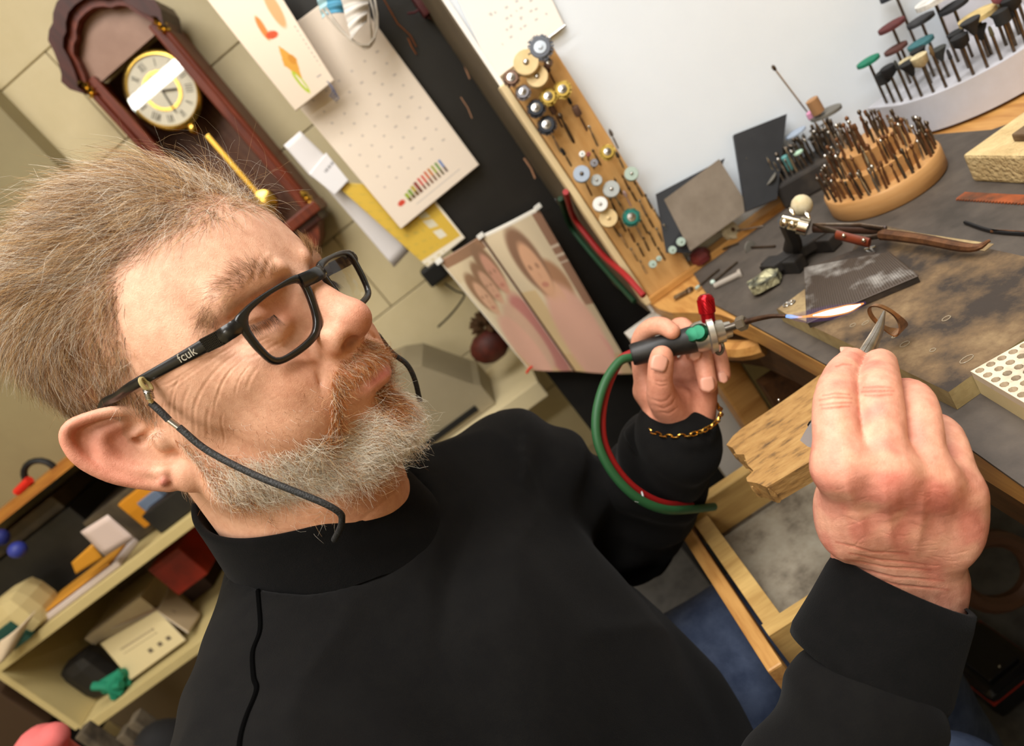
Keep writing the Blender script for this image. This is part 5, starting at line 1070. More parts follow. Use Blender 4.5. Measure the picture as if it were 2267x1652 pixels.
# plug, cable and covered machine on the white shelf ---------------------------
pl = MB().box(ON(962, 603, 1, 1.44), (.05, .045, .045), bev=.006); 
tag(pl.build('power_plug', mat('black_plastic', (18, 18, 18), .5), origin=ON(962, 603, 1, 1.44)), 'black power plug on the cream wall beside the photographs', 'plug')
cb_ = [ON(985, 628, 1, 1.42), ON(1010, 645, 1, 1.40), ON(1028, 652, 1, 1.38), ON(1018, 672, 1, 1.36), ON(995, 700, 1, 1.34), ON(970, 724, 1, 1.30)]
tag(MB().tube(spline(cb_, 6), .0022, 6).build('power_cable', mat('black_plastic', (18, 18, 18), .5), origin=cb_[0]), 'thin black cable drooping from the wall plug to the grey machine', 'cable')
SHZ = ON(1100, 880, 1, 1.22)[2]
sh = MB().box((-.42, 1.29, SHZ - .02), (.62, .26, .04), bev=.003).build('wall_shelf', mat('shelf_white', (214, 198, 160), .5, rgb2=(206, 190, 150), scale=5), origin=(-.42, 1.29, SHZ - .02)); tag(sh, 'cream shelf under the photographs carrying the grey machine', 'shelf')
mc_ = empty('covered_machine', (-.36, 1.30, SHZ)); tag(mc_, 'grey plastic machine housing on the cream shelf behind the man', 'machine')
x0, x1 = -.62, ON(1010, 785, 1, 1.20)[0]; V = []; Fc = []
prof = [(x0, .0), (x0, .24), (x0 + .10, .25), (x0 + .20, .22), (x0 + .27, .185), (x0 + .31, .175), (x0 + .345, .155), (x1 - .01, .06), (x1, .05), (x1, .0)]
z0 = SHZ + .002; MB().prism([(x, 1.19, z0 + h) for x, h in prof], (0, -1, 0), .16).build('housing', mat('machine_grey', (150, 138, 112), .5, rgb2=(142, 130, 104), scale=6), mc_)
MB().box(((x0 + x1) / 2 + .03, 1.188, z0 + .018), (.28, .006, .012)).build('vent_slot', mat('black_plastic', (18, 18, 18), .5), mc_)
sp = MB(); c_ = ON(1085, 765, 1, 1.25); c2 = ON(1075, 720, 1, 1.25)
sp.sph(c_, .045, 10, 7, sc=(1, .7, .8)); ob = sp.build('leather_pouch', mat('dark_red_leather', (92, 34, 20), .6, rgb2=(60, 22, 14), scale=30), origin=c_); tag(ob, 'dark red leather pouch on the shelf behind the photographs', 'pouch')
sp = MB(); r_ = random.Random(3)
for k in range(26): d_ = unit((r_.uniform(-1, 1), r_.uniform(-1, .2), r_.uniform(-.3, 1))); sp.lathe(c2 + d_ * .008, d_, [(0, .006), (.018, .005), (.026, .002)], 5)
tag(sp.build('brush_tuft', mat('brown_bristle', (84, 58, 32), .8), origin=c2), 'brown bristle brush lying above the red leather pouch', 'brush')
# ---------------------------------------------------------------- pine tool board with polishing wheels and burs
steel = mat('steel', (190, 186, 180), .25, 1); dsteel = mat('dark_steel', (112, 104, 94), .35, .9, rgb2=(84, 66, 50), scale=60); rust = mat('rusty_steel', (124, 84, 54), .5, .6, rgb2=(84, 56, 38), scale=80)
pine = mat('pine_board', (216, 172, 112), .5, rgb2=(196, 148, 88), scale=8, stretch=(7, 7, 1), bump=.1, bscale=50)
TBY = .828
c0, c1, c2, c3 = [ON(x, y, 1, TBY) for x, y in ((1100, 176), (1224, 118), (1526, 570), (1440, 642))]
tbx0, tbx1 = (c0[0] + c3[0]) / 2, (c1[0] + c2[0]) / 2; tbz0, tbz1 = BZ + .004, (c0[2] + c1[2]) / 2
tbz0 = BZ + .002; TBN = np.array([0, -1., 0])
tb = MB().box(((tbx0 + tbx1) / 2, TBY + .011, (tbz0 + tbz1) / 2), (tbx1 - tbx0, .022, tbz1 - tbz0), bev=.003).build('tool_board', pine, origin=((tbx0 + tbx1) / 2, TBY + .011, (tbz0 + tbz1) / 2))
tag(tb, 'upright pine board full of polishing wheels and burs against the white wall', 'tool board')
tl = empty('trim_strip', (tbx0 - .006, TBY + .01, tbz0)); tag(tl, 'narrow pale wooden strip along the left edge of the pine board', 'strip')
MB().box((tbx0 - .0055, TBY + .008, (tbz0 + tbz1) / 2 - .0), (.009, .024, tbz1 - tbz0), bev=.002).build('strip', mat('pale_strip', (226, 204, 160), .5), tl)
UPD = unit((0, -.42, .9))
ORD = ['first', 'second', 'third', 'fourth', 'fifth', 'sixth', 'seventh', 'eighth', 'ninth', 'tenth', 'eleventh', 'twelfth', 'thirteenth', 'fourteenth', 'fifteenth', 'sixteenth', 'seventeenth', 'eighteenth']
KN = dict(ball='round-headed', cone='pointed', cyl='cylindrical', disc='disc-headed', brush='flared brush', cup='cup-shaped', thin='slim', drum='drum'); MN = dict(s='bright', d='dark', r='rusty')
WD = unit((0, -.93, .36))
def tc(cx, cy): return 1060 + cx / 2.754, 60 + cy / 2.754
S2 = 1 / 2.754 / F * .81      # crop pixel -> metres on the board
def wheel(cx, cy, r, body, hub, th=.005, kind='disc', label='', ln=.022):
    px, py = tc(cx, cy); c = ON(px, py, 1, TBY - ln * .9); R0 = r * S2; basep = c - WD * ln
    root = empty('rotary_tool', basep); tag(root, label, 'polishing wheel', 'wheels in the pine tool board')
    MB().cyl(c - WD * (ln * .95 + .004), c, .0012, n=8).build('shank', dsteel, root)
    if kind == 'brush':
        b = MB(); a, b2, d = basis(WD); n = 84; rr = random.Random(int(cx))
        b.lathe(c - WD * th * .5, WD, [(0, R0 * .72), (th * .2, R0 * .80), (th * .8, R0 * .80), (th, R0 * .72)], 24)
        for k in range(n):
            t = 2 * math.pi * k / n; e = a * math.cos(t) + b2 * math.sin(t); q = c + WD * rr.uniform(-.3, .3) * th
            b.cyl(q + e * R0 * .55, q + e * R0 * rr.uniform(.94, 1.04) + WD * rr.uniform(-.2, .2) * th, R0 * .05, R0 * .035, 4)
        b.build('bristles', body, root)
        MB().lathe(c + WD * th * .35, WD, [(0, R0 * .50), (.0016, R0 * .46), (.002, R0 * .2), (.0034, R0 * .16), (.0036, .0002)], 20).build('hub_cap', hub, root)
    else:
        MB().lathe(c - WD * th * .5, WD, [(0, R0 * .93), (th * .12, R0), (th * .85, R0), (th, R0 * .94)], 28).build('disc', body, root)
        MB().lathe(c + WD * th * .48, WD, [(0, R0 * .26), (.0012, R0 * .22), (.0022, R0 * .12), (.0024, .0002)], 14).build('screw_head', hub, root)
gb = mat('grey_bristle', (92, 96, 104), .8); kb = mat('black_bristle', (38, 42, 50), .8); bb_ = mat('brass_bristle', (172, 144, 62), .5, .5); cbz = mat('copper_bristle', (104, 78, 62), .5, .5); sbz = mat('steel_bristle', (120, 118, 122), .5, .5)
tan = mat('tan_felt', (206, 182, 136), .8, rgb2=(196, 170, 122), scale=60); blu = mat('blue_grey_rubber', (150, 162, 178), .6); gry = mat('grey_rubber', (158, 162, 160), .6); sag = mat('sage_rubber', (156, 172, 160), .6); wht_ = mat('white_rubber', (214, 214, 210), .5); grn = mat('green_bristle', (24, 104, 92), .8); clr = mat('frosted_cap', (186, 196, 206), .3, spec=.6)
WH = [(375, 130, 75, gb, clr, 'brush', 'largest grey-bristled brush wheel at the top of the pine board'), (290, 220, 72, tan, steel, 'disc', 'large tan felt wheel beside the largest grey brush'), (357, 306, 62, tan, steel, 'disc', 'plain tan felt wheel below the two top wheels'),
      (200, 313, 50, cbz, steel, 'brush', 'coppery brush wheel at the left edge of the pine board'), (270, 400, 45, sbz, steel, 'brush', 'small steel brush wheel below the coppery brush'), (350, 498, 55, kb, steel, 'brush', 'upper of two black brush wheels on the pine board'),
      (415, 600, 57, kb, steel, 'brush', 'lower of two black brush wheels on the pine board'), (512, 385, 53, bb_, steel, 'brush', 'right one of the paired brass brush wheels'), (425, 428, 52, bb_, steel, 'brush', 'left one of the paired brass brush wheels'), (785, 765, 48, bb_, steel, 'brush', 'single brass brush wheel halfway down the pine board'),
      (425, 218, 26, cbz, steel, 'brush', 'tiny copper brush wheel right of the felt wheels'), (630, 776, 18, wht_, grn, 'disc', 'tiny white wheel with a green centre'), (668, 776, 14, mat('red_rubber', (140, 70, 56), .6), dsteel, 'disc', 'tiny reddish wheel next to the tiny white one'), (703, 830, 24, sbz, steel, 'disc', 'small grey wheel with a bright screw'),
      (627, 898, 50, blu, dsteel, 'disc', 'large blue-grey rubber wheel at the left edge'), (718, 935, 34, gry, steel, 'disc', 'medium grey wheel with a shiny screw'), (808, 990, 50, gry, steel, 'disc', 'large pale grey wheel in the middle of the board'), (930, 897, 42, sag, steel, 'disc', 'sage green rubber wheel near the right edge'),
      (740, 1082, 45, wht_, steel, 'disc', 'white glossy wheel above the plain tan disc'), (790, 1167, 56, tan, tan, 'disc', 'plain tan disc below the white glossy wheel'), (930, 1162, 57, grn, steel, 'brush', 'dark green bristle wheel low on the pine board'),
      (1232, 1310, 28, sag, sag, 'disc', 'largest pale green disc at the right end of the bottom row'), (1180, 1360, 25, sag, sag, 'disc', 'second pale green disc from the right in the bottom row'), (1098, 1412, 17, sag, sag, 'disc', 'smallest pale green disc of the bottom row'), (1060, 1446, 25, sag, sag, 'disc', 'leftmost pale green disc of the bottom row')]
for cx, cy, r, bd, hb, kd, lab in WH: wheel(cx, cy, r, bd, hb, .0045 if r < 40 else .0065, kd, lab)
def bur_mesh(name, kind, m, L=.022):
    b = MB(); b.lathe((0, 0, 0), (0, 0, 1), [(-.005, .0011), (L * .55, .0011), (L * .62, .0007), (L * .8, .0007)], 7)
    hd = dict(ball=[(0, .0006), (.0008, .0013), (.002, .0016), (.0032, .0013), (.004, .0004)], cone=[(0, .0009), (.001, .0012), (.004, .0006), (.006, .0001)], cyl=[(0, .0008), (.0005, .0012), (.0045, .0012), (.005, .0008)], drum=[(0, .0026), (.0008, .0036), (.0095, .0036), (.0105, .0028), (.0108, .0005)], bullet=[(0, .0014), (.001, .0024), (.007, .0024), (.011, .001), (.012, .0002)], disc=[(0, .0005), (.0003, .0022), (.0012, .0022), (.0016, .0005)])[kind]
    b.lathe((0, 0, L * .78), (0, 0, 1), hd, 9); o = b.build(name, m, origin=(0, 0, 0)); me = o.data; bpy.data.objects.remove(o); return me
BUR = {(k, mn): bur_mesh('bur', k, mm) for k in ('ball', 'cone', 'cyl', 'disc') for mn, mm in (('s', steel), ('d', dsteel), ('r', rust))}
BIG = {'drum_b': bur_mesh('bur', 'drum', mat('brown_abrasive', (92, 66, 52), .8)), 'bul_k': bur_mesh('bur', 'bullet', mat('black_rubber', (34, 33, 33), .6)), 'bul_p': bur_mesh('bur', 'bullet', mat('pink_stone', (206, 178, 182), .7)), 'bul_g': bur_mesh('bur', 'bullet', mat('grey_stone', (98, 90, 84), .8))}
def stick(me, basep, d, label, group, s=1.0, cat='bur', name='bur'):
    o = bpy.data.objects.new(name, me); COL.objects.link(o); d = unit(d); a, b_, d = basis(d)
    o.matrix_world = Matrix(((a[0] * s, b_[0] * s, d[0] * s, basep[0]), (a[1] * s, b_[1] * s, d[1] * s, basep[1]), (a[2] * s, b_[2] * s, d[2] * s, basep[2]), (0, 0, 0, 1))); tag(o, label, cat, group); return o
PINS = [(487, 700, 495, 755, 's'), (545, 580, 572, 690, 'd'), (720, 635, 720, 715, 's'), (735, 795, 740, 835, 'd'), (675, 962, 685, 1020, 'r'), (995, 985, 995, 1025, 'd'), (1048, 1040, 1052, 1100, 'd'), (955, 1015, 958, 1055, 'd'), (872, 1068, 878, 1110, 's'), (830, 1095, 835, 1125, 'd'), (1015, 1095, 1015, 1135, 's'), (1105, 1150, 1108, 1185, 's'), (1060, 1180, 1062, 1215, 'd'), (1020, 1210, 1025, 1250, 'd'), (983, 1235, 990, 1275, 's'), (940, 1265, 948, 1305, 'r'), (850, 1240, 855, 1270, 'd'), (900, 1310, 905, 1340, 's'), (1115, 1265, 1115, 1300, 's'), (1075, 1295, 1076, 1328, 'd'), (1037, 1330, 1035, 1358, 'd'), (1000, 1365, 1003, 1392, 'd'), (963, 1388, 965, 1420, 's'), (1020, 1472, 1020, 1500, 's'), (1130, 1395, 1132, 1415, 'd'), (910, 960, 915, 988, 'r'), (865, 990, 868, 1010, 'd'), (890, 1215, 893, 1240, 'd'), (1168, 1244, 1165, 1275, 's')]
for x0, y0, x1, y1, mm in PINS:
    bpt = ON(*tc(x1, y1), 1, TBY); L = max(.012, math.hypot(x1 - x0, y1 - y0) * S2 * 1.35); k = rnd.choice(['ball', 'cyl', 'cone', 'ball'])
    stick(BUR[(k, mm)], bpt, UPD + np.array([rnd.uniform(-.06, .06), 0, 0]), '%s %s steel bur standing in the %s of the pine tool board' % (MN[mm], KN[k], 'lower third' if y1 > 1130 else 'middle third' if y1 > 700 else 'upper third'), 'burs in the pine tool board', max(1.0, 1.3 * L / .025) * 1.15)
for x0, y0, x1, y1, kd, lab in [(555, 748, 560, 842, 'bul_k', 'black rubber bullet point at the left edge of the pine board'), (575, 465, 595, 532, 'bul_k', 'small black rubber point right of the brass brushes'), (485, 500, 505, 602, 'drum_b', 'brown abrasive point left of the tall steel pin'), (645, 505, 655, 622, 'drum_b', 'tall brown sanding drum near the right edge of the pine board'), (825, 675, 842, 722, 'bul_g', 'dark ragged mop point on the right edge of the pine board'), (880, 785, 880, 852, 'bul_g', 'grey cone-shaped stone above the sage wheel'), (918, 1022, 925, 1086, 'bul_p', 'pink-tipped stone point above the green bristle wheel'), (445, 262, 462, 338, 'drum_b', 'brown drum point at the top right of the pine board')]:
    bpt = ON(*tc(x1, y1), 1, TBY); stick(BIG[kd], bpt, UPD, lab, None, max(.9, math.hypot(x1 - x0, y1 - y0) * S2 * 1.3 / .026))
# ---------------------------------------------------------------- abrasive sheets leaning on the wall
def leaning(px, y0, y1, name, m, th, label, cat, zoff=0):
    """px: bottom-left, bottom-right, top-right, top-left pixels; bottom at y0, top leaning back to y1"""
    bl, br = ON(*px[0], 1, y0), ON(*px[1], 1, y0); tr, tl_ = ON(*px[2], 1, y1), ON(*px[3], 1, y1); nrm = unit(np.cross(br - bl, tl_ - bl)); nrm = nrm if nrm[1] < 0 else -nrm
    o = MB().prism([bl, br, tr, tl_], nrm, th).build(name, m, origin=(bl + br) / 2); return tag(o, label, cat)
leaning([(1475, 560), (1530, 560), (1605, 350), (1452, 430)], .812, .836, 'abrasive_sheet', mat('black_backing', (44, 46, 50), .7), .001, 'black-backed sheet behind the grey emery sheet', 'sheet')
leaning([(1528, 556), (1660, 462), (1592, 352), (1470, 442)], .806, .832, 'emery_sheet', mat('grey_emery', (124, 112, 98), .85, rgb2=(108, 96, 82), scale=24), .001, 'grey-brown emery sheet leaning against the white board', 'sheet')
leaning([(1652, 468), (1720, 440), (1742, 252), (1625, 298)], .80, .84, 'black_folder', mat('black_card', (34, 35, 38), .6, rgb2=(42, 43, 46), scale=20), .006, 'black card folder standing against the white board', 'folder')
# ---------------------------------------------------------------- bur stands on the bench
# black block with mounted points
bA, bB, bC = B(1742, 468), B(1880, 392), B(1705, 446)
bx = unit((bB - bA) * np.array([1, 1, 0])); by = np.cross((0, 0, 1), bx); L = np.linalg.norm(bB - bA) * 1.2; Wd = .056; Ht = .034; cen = bA + bx * L / 2 + by * Wd / 2 + np.array([0, 0, Ht / 2 + .0022])
bb0 = MB().box(cen, (L, Wd, Ht), (bx, by, (0, 0, 1)), bev=.004).build('bur_block', mat('black_dusty_block', (40, 36, 33), .6, rgb2=(78, 68, 58), scale=18, lo=.45, hi=.8), origin=cen); tag(bb0, 'dusty black bur block between the folder and the round bur stand', 'tool block')
topz = cen + np.array([0, 0, Ht / 2])
for i in range(14):
    for j in range(5):
        if rnd.random() < .12: continue
        q = topz + bx * ((i + .5) / 14 - .5) * L * .92 + by * ((j + .5) / 5 - .5) * Wd * .8
        kk, mm_ = rnd.choice(['ball', 'cyl', 'cone', 'disc']), rnd.choice('sdd')
        stick(BUR[(kk, mm_)], q, (rnd.uniform(-.07, .07), rnd.uniform(-.07, .07), 1), '%s %s steel bur in the %s row of the dusty black block' % (MN[mm_], KN[kk], ['front', 'second', 'third', 'fourth', 'back'][j]), 'burs in the black block', rnd.uniform(1.1, 1.7))
def stoneg(name, q, d, prof, m, label, cat='mounted point'):
    b = MB(); b.cyl(q, q + unit(d) * prof[0][0], .0011, n=7); o = b.build(name, steel, origin=q); MB().lathe(q, d, prof, 16).build('head', m, o, origin=q); tag(o, label, cat)
def on_blk(u, v): return topz + bx * (u - .5) * L + by * (v - .5) * Wd
stoneg('mounted_point', on_blk(.28, .25), (0, -.02, 1), [(.006, .0035), (.007, .004), (.026, .004), (.027, .003)], mat('teal_stone', (92, 150, 148), .7), 'teal cylindrical stone standing at the front of the black block')
stoneg('mounted_point', on_blk(.1, .7), (0, 0, 1), [(.018, .004), (.020, .006), (.026, .006), (.028, .003)], mat('cream_stone', (214, 200, 164), .7), 'cream rounded stone at the left end of the black block')
stoneg('mounted_point', on_blk(.55, .8), (0, .05, 1), [(.034, .010), (.035, .0135), (.037, .0135), (.038, .010)], blu, 'thin pale cutting disc above the black block')
stoneg('mounted_point', on_blk(.92, .75), (.1, 0, 1), [(.036, .012), (.037, .019), (.041, .019), (.042, .012)], mat('grey_disc', (104, 100, 92), .6), 'wide dark grey disc at the right end of the black block')
stoneg('mounted_point', on_blk(.80, .85), (0, 0, 1), [(.040, .004), (.041, .005), (.049, .005), (.051, .002)], mat('pink_stone2', (206, 140, 172), .6), 'small pink stone beside the wide grey disc')
stoneg('mounted_point', on_blk(.9, .6), (-.05, 0, 1), [(.046, .006), (.047, .0075), (.066, .0075), (.067, .005)], mat('tan_drum', (156, 116, 78), .7), 'tall tan sanding drum above the black block')
stoneg('mounted_point', on_blk(.86, .9), (-.16, .02, 1), [(.12, .001), (.122, .0022), (.126, .0022), (.128, .001)], dsteel, 'very long thin steel mandrel rising above the black block')
stoneg('mounted_point', on_blk(.04, .35), (-.35, 0, 1), [(.05, .0013), (.051, .0014), (.054, .001)], steel, 'long steel rod leaning out of the black block')
stoneg('mounted_point', on_blk(.02, .15), (-.3, 0, 1), [(.012, .006), (.0125, .012), (.0135, .012), (.014, .006)], mat('grey_disc', (104, 100, 92), .6), 'low grey cutting disc at the left corner of the black block')
stoneg('mounted_point', on_blk(.45, .2), (0, 0, 1), [(.020, .003), (.021, .006), (.023, .006), (.024, .003)], mat('mint_stone', (170, 200, 176), .7), 'small mint green disc at the front of the black block')
# round tiered wooden stand
rc = (B(1858, 462) + B(2110, 392)) / 2 + np.array([.004, .012, 0]); R1 = np.linalg.norm(B(1858, 462) - B(2110, 392)) / 2 * .99
mw = mat('turned_maple', (200, 152, 98), .45, rgb2=(180, 130, 76), scale=10, stretch=(1, 1, 6), bump=.1, bscale=60)
st = empty('bur_stand', rc + np.array([0, 0, .0022])); tag(st, 'round tiered wooden stand crowded with steel burs', 'tool stand')
H1, H2, H3 = .024, .042, .060
z0 = rc + np.array([0, 0, .0024])
MB().lathe(z0, (0, 0, 1), [(0, R1 * .97), (.002, R1), (H1 - .002, R1), (H1, R1 * .98)], 56).build('lower_tier', mw, st)
MB().lathe(z0 + (0, 0, H1), (0, 0, 1), [(0, R1 * .72), (H2 - H1, R1 * .72)], 48).build('middle_tier', mw, st)
MB().lathe(z0 + (0, 0, H2), (0, 0, 1), [(0, R1 * .46), (H3 - H2, R1 * .46)], 40).build('upper_tier', mw, st)
for rad, hz, n in ((.93, H1, 40), (.82, H1, 34), (.65, H2, 28), (.54, H2, 22), (.38, H3, 15), (.24, H3, 9)):
    for k in range(n):
        if rnd.random() < .08: continue
        t = 2 * math.pi * (k + rnd.uniform(-.25, .25)) / n; q = z0 + np.array([R1 * rad * math.cos(t), R1 * rad * math.sin(t), hz])
        kk, mm_ = rnd.choice(['ball', 'cone', 'cyl', 'ball']), rnd.choice('sddrr'); tn2 = 'lower' if hz == H1 else 'middle' if hz == H2 else 'upper'
        stick(BUR[(kk, mm_)], q, (rnd.uniform(-.06, .06), rnd.uniform(-.06, .06), 1), '%s %s steel bur on the %s tier of the round wooden stand' % (MN[mm_], KN[kk], tn2), 'burs on the %s tier of the round stand' % tn2, rnd.uniform(1.05, 1.5))
# big white tiered rack at the back right
wc = np.array([.572, .777]); wr_ = .100
wr0 = empty('wheel_rack', (wc[0], wc[1], BZ)); tag(wr0, 'white tiered semicircular rack holding polishing brushes at the back', 'rack')
def fan(r, z0_, z1_, nm, wc):
    pts = []; 
    for t in np.linspace(math.pi * .98, math.pi * 2.02, 44):
        q = wc + r * np.array([math.cos(t), math.sin(t)]); pts.append((q[0], min(q[1], .821), z1_))
    pts += [(pts[-1][0], .822, z1_), (max(pts[0][0], wc[0] - r), .822, z1_)]
    MB().prism(pts, (0, 0, 1), z1_ - z0_).build(nm, mat('white_plastic', (196, 196, 204), .5, rgb2=(186, 184, 188), scale=14), wr0)
fan(wr_, BZ + .003, BZ + .045, 'lower_tier', wc); fan(.06, BZ + .045, BZ + .10, 'upper_tier', np.array([.655, .85]))
heads = [((34, 34, 34), 'cyl'), ((28, 28, 30), 'cup'), ((206, 190, 150), 'cup'), ((30, 30, 32), 'cup'), ((44, 44, 46), 'brush'), ((120, 96, 60), 'thin'), ((60, 62, 58), 'thin'), ((90, 86, 60), 'thin'), ((48, 48, 50), 'thin'), ((26, 26, 26), 'brush')]
HP = dict(cyl=[(0, .006), (.001, .0072), (.014, .0072), (.015, .005)], cup=[(0, .003), (.004, .0075), (.013, .0085), (.014, .007)], brush=[(0, .002), (.006, .004), (.016, .0095), (.017, .009)], thin=[(0, .0012), (.002, .002), (.010, .0016), (.012, .0008)], disc=[(0, .010), (.001, .021), (.007, .021), (.008, .012)])
def rack_tool(q, L, col, kd, label, group=None, sc=1.0):
    o = MB().cyl(q - np.array([0, 0, .004]), q + np.array([0, 0, L]), .0016, n=8).build('polishing_tool', dsteel, origin=q)
    MB().lathe(q + np.array([0, 0, L]), (0, 0, 1), [(a * sc, b_ * sc) for a, b_ in HP[kd]], 16).build('head', mat('head_%d_%d_%d' % col, col, .8, rgb2=tuple(int(x * .8) for x in col), scale=90), o, origin=q); tag(o, label, 'polishing tool', group)
for k in range(17):
    t = math.pi * (.99 + .045 * k); q = np.array([*(wc + wr_ * .92 * np.array([math.cos(t), math.sin(t)])), BZ + .046])
    if q[1] > WY - .02: continue
    col, kd = heads[(k * 3) % len(heads)]; rack_tool(q, .026 + .006 * (k % 3), col, kd, '%s tool, %s from the left in the front row of the white rack' % (KN[kd], ORD[k]), 'front row of the white rack', 1.0)
for k, (col, kd, L, lab) in enumerate([((24, 120, 92), 'disc', .022, 'bright green wheel at the left end of the white rack'), ((96, 44, 44), 'disc', .05, 'maroon felt wheel standing tall on the white rack'), ((58, 58, 60), 'disc', .052, 'dark grey wheel on the middle tier of the white rack'), ((60, 110, 116), 'disc', .028, 'blue-green wheel low on the middle tier'), ((90, 52, 44), 'disc', .026, 'brownish felt disc behind the bright green wheel'), ((34, 34, 38), 'disc', .05, 'black thin wheel on the middle tier of the rack'), ((206, 180, 122), 'disc', .045, 'cream cloth buff on the middle tier of the rack'), ((225, 222, 215), 'disc', .05, 'white cotton buff at the top of the rack'), ((40, 44, 52), 'disc', .05, 'black wheel at the very top left of the rack'), ((190, 110, 120), 'cup', .06, 'pink-tipped tool at the right of the rack')]):
    px_, py_ = [(1924, 140), (1976, 62), (2040, 50), (2040, 100), (1985, 112), (2112, 20), (2166, 42), (2070, 6), (1970, -6), (2215, 6)][k]
    tp = ON(px_, py_, 2, BZ + [.10, .115, .10, .086, .09, .105, .088, .12, .14, .095][k]); tp[1] = min(tp[1], WY - .03)
    rack_tool(np.array([tp[0], tp[1], BZ + .046]), tp[2] - BZ - .046, col, kd, lab, None, [.62, .72, .72, .66, .62, .7, .85, .9, .8, .8][k])
for k in range(8):
    t = math.pi * (1.0 + .1 * k); q = np.array([*(wc + wr_ * .62 * np.array([math.cos(t), math.sin(t)])), BZ + .046])
    if q[1] > WY - .03: continue
    rack_tool(q, .02 + .008 * (k % 2), heads[(k * 7 + 2) % 10][0], 'brush', 'small brush tool, %s from the left in the second row of the white rack' % ORD[k], 'second row of the white rack', .9)
# ---------------------------------------------------------------- things lying on the bench
MT = .0024
def onb(px, py, h=MT): return B(px, py, h)
# charred soldering board
sb_t = .016; sc1 = mat('charred_board', (146, 122, 88), .8, rgb2=(52, 43, 36), scale=15, bump=.4, bscale=140, rgb3=(108, 86, 60), detail=12, lo=.30, hi=.58)
cs = [(1718, 684), (2100, 868), (2420, 640), (2300, 575), (1962, 500), (1905, 520), (1868, 592)]
pts = [B(x, y, MT + sb_t) for x, y in cs]
sbd = MB().prism(pts, (0, 0, 1), sb_t).build('soldering_board', sc1, origin=pts[0]); tag(sbd, 'scorched brown soldering board lying on the dark bench mat', 'soldering board')
sbd.data.materials.append(mat('pale_board_edge', (176, 158, 112), .8, rgb2=(150, 130, 88), scale=40, bump=.3, bscale=200))
for p_ in sbd.data.polygons:
    if abs(p_.normal.z) < .5: p_.material_index = 1
SBZ = BZ + MT + sb_t
def sbp(px, py, h=0): return ON(px, py, 2, SBZ + h)
# bare pale corner strip
b = MB().prism([sbp(x, y, .0004) for x, y in ((1722, 684), (1782, 640), (1786, 712), (1748, 700))], (0, 0, 1), .0004); b.build('bare_corner', mat('pale_board_top', (168, 146, 104), .8, rgb2=(128, 106, 74), scale=50), sbd, origin=pts[0])
b = MB().prism([sbp(x, y, .0004) for x, y in ((1955, 505), (2200, 540), (2180, 556), (2060, 536), (1950, 520))], (0, 0, 1), .0004); b.build('bare_edge', mat('pale_board_top', (168, 146, 104), .8), sbd, origin=pts[0])
for (x, y, w_, h_) in ((2003, 762, 9, 6), (2140, 795, 12, 6), (1980, 745, 5, 3), (1916, 715, 8, 4), (1888, 720, 6, 5), (2095, 705, 8, 5), (2065, 775, 5, 4)):
    c_ = sbp(x, y, .0003); MB().tube([c_ + np.array([.0004 * w_ * math.cos(t), .0004 * h_ * math.sin(t), 0]) for t in np.linspace(0, 6.0, 12)], .00035, 5).build('flux_ring', mat('glassy_flux', (150, 136, 114), .2), sbd, origin=pts[0])
# charred mesh pad
mp = [(1782, 594), (1884, 556), (1968, 560), (2032, 612), (1788, 716)]
cx_ = [sbp(x, y, .006) for x, y in mp]
o = MB().prism(cx_, (0, 0, 1), .0055).build('mesh_pad', mat('burnt_mesh', (40, 33, 28), .75, rgb2=(150, 148, 145), scale=26, lo=.42, hi=.8, detail=8, bump=.4, bscale=300, rgb3=(66, 54, 44)), origin=cx_[0]); tag(o, 'burnt black wire mesh pad on the soldering board', 'mesh pad')
g = MB(); a0, a1, d0 = cx_[4], cx_[3], cx_[0]
for k in range(34):
    t = k / 33; p0 = a0 + (d0 - a0) * t; e = cx_[3] + (cx_[2] - cx_[3]) * t; g.tube([p0 + (0, 0, .0004), (p0 + e) / 2 + (0, 0, .0006), e + (0, 0, .0004)], .0008, 4)
for k in range(44):
    t = k / 43; p0 = a0 + (a1 - a0) * t; e = d0 + (cx_[2] - d0) * t; g.tube([p0 + (0, 0, .0005), e + (0, 0, .0005)], .0008, 4)
wm = g.build('wire_grid', mat('burnt_wire', (70, 58, 48), .6, .2, rgb2=(176, 172, 166), scale=20, lo=.5, hi=.75), o, origin=cx_[0]); wm['kind'] = 'stuff'
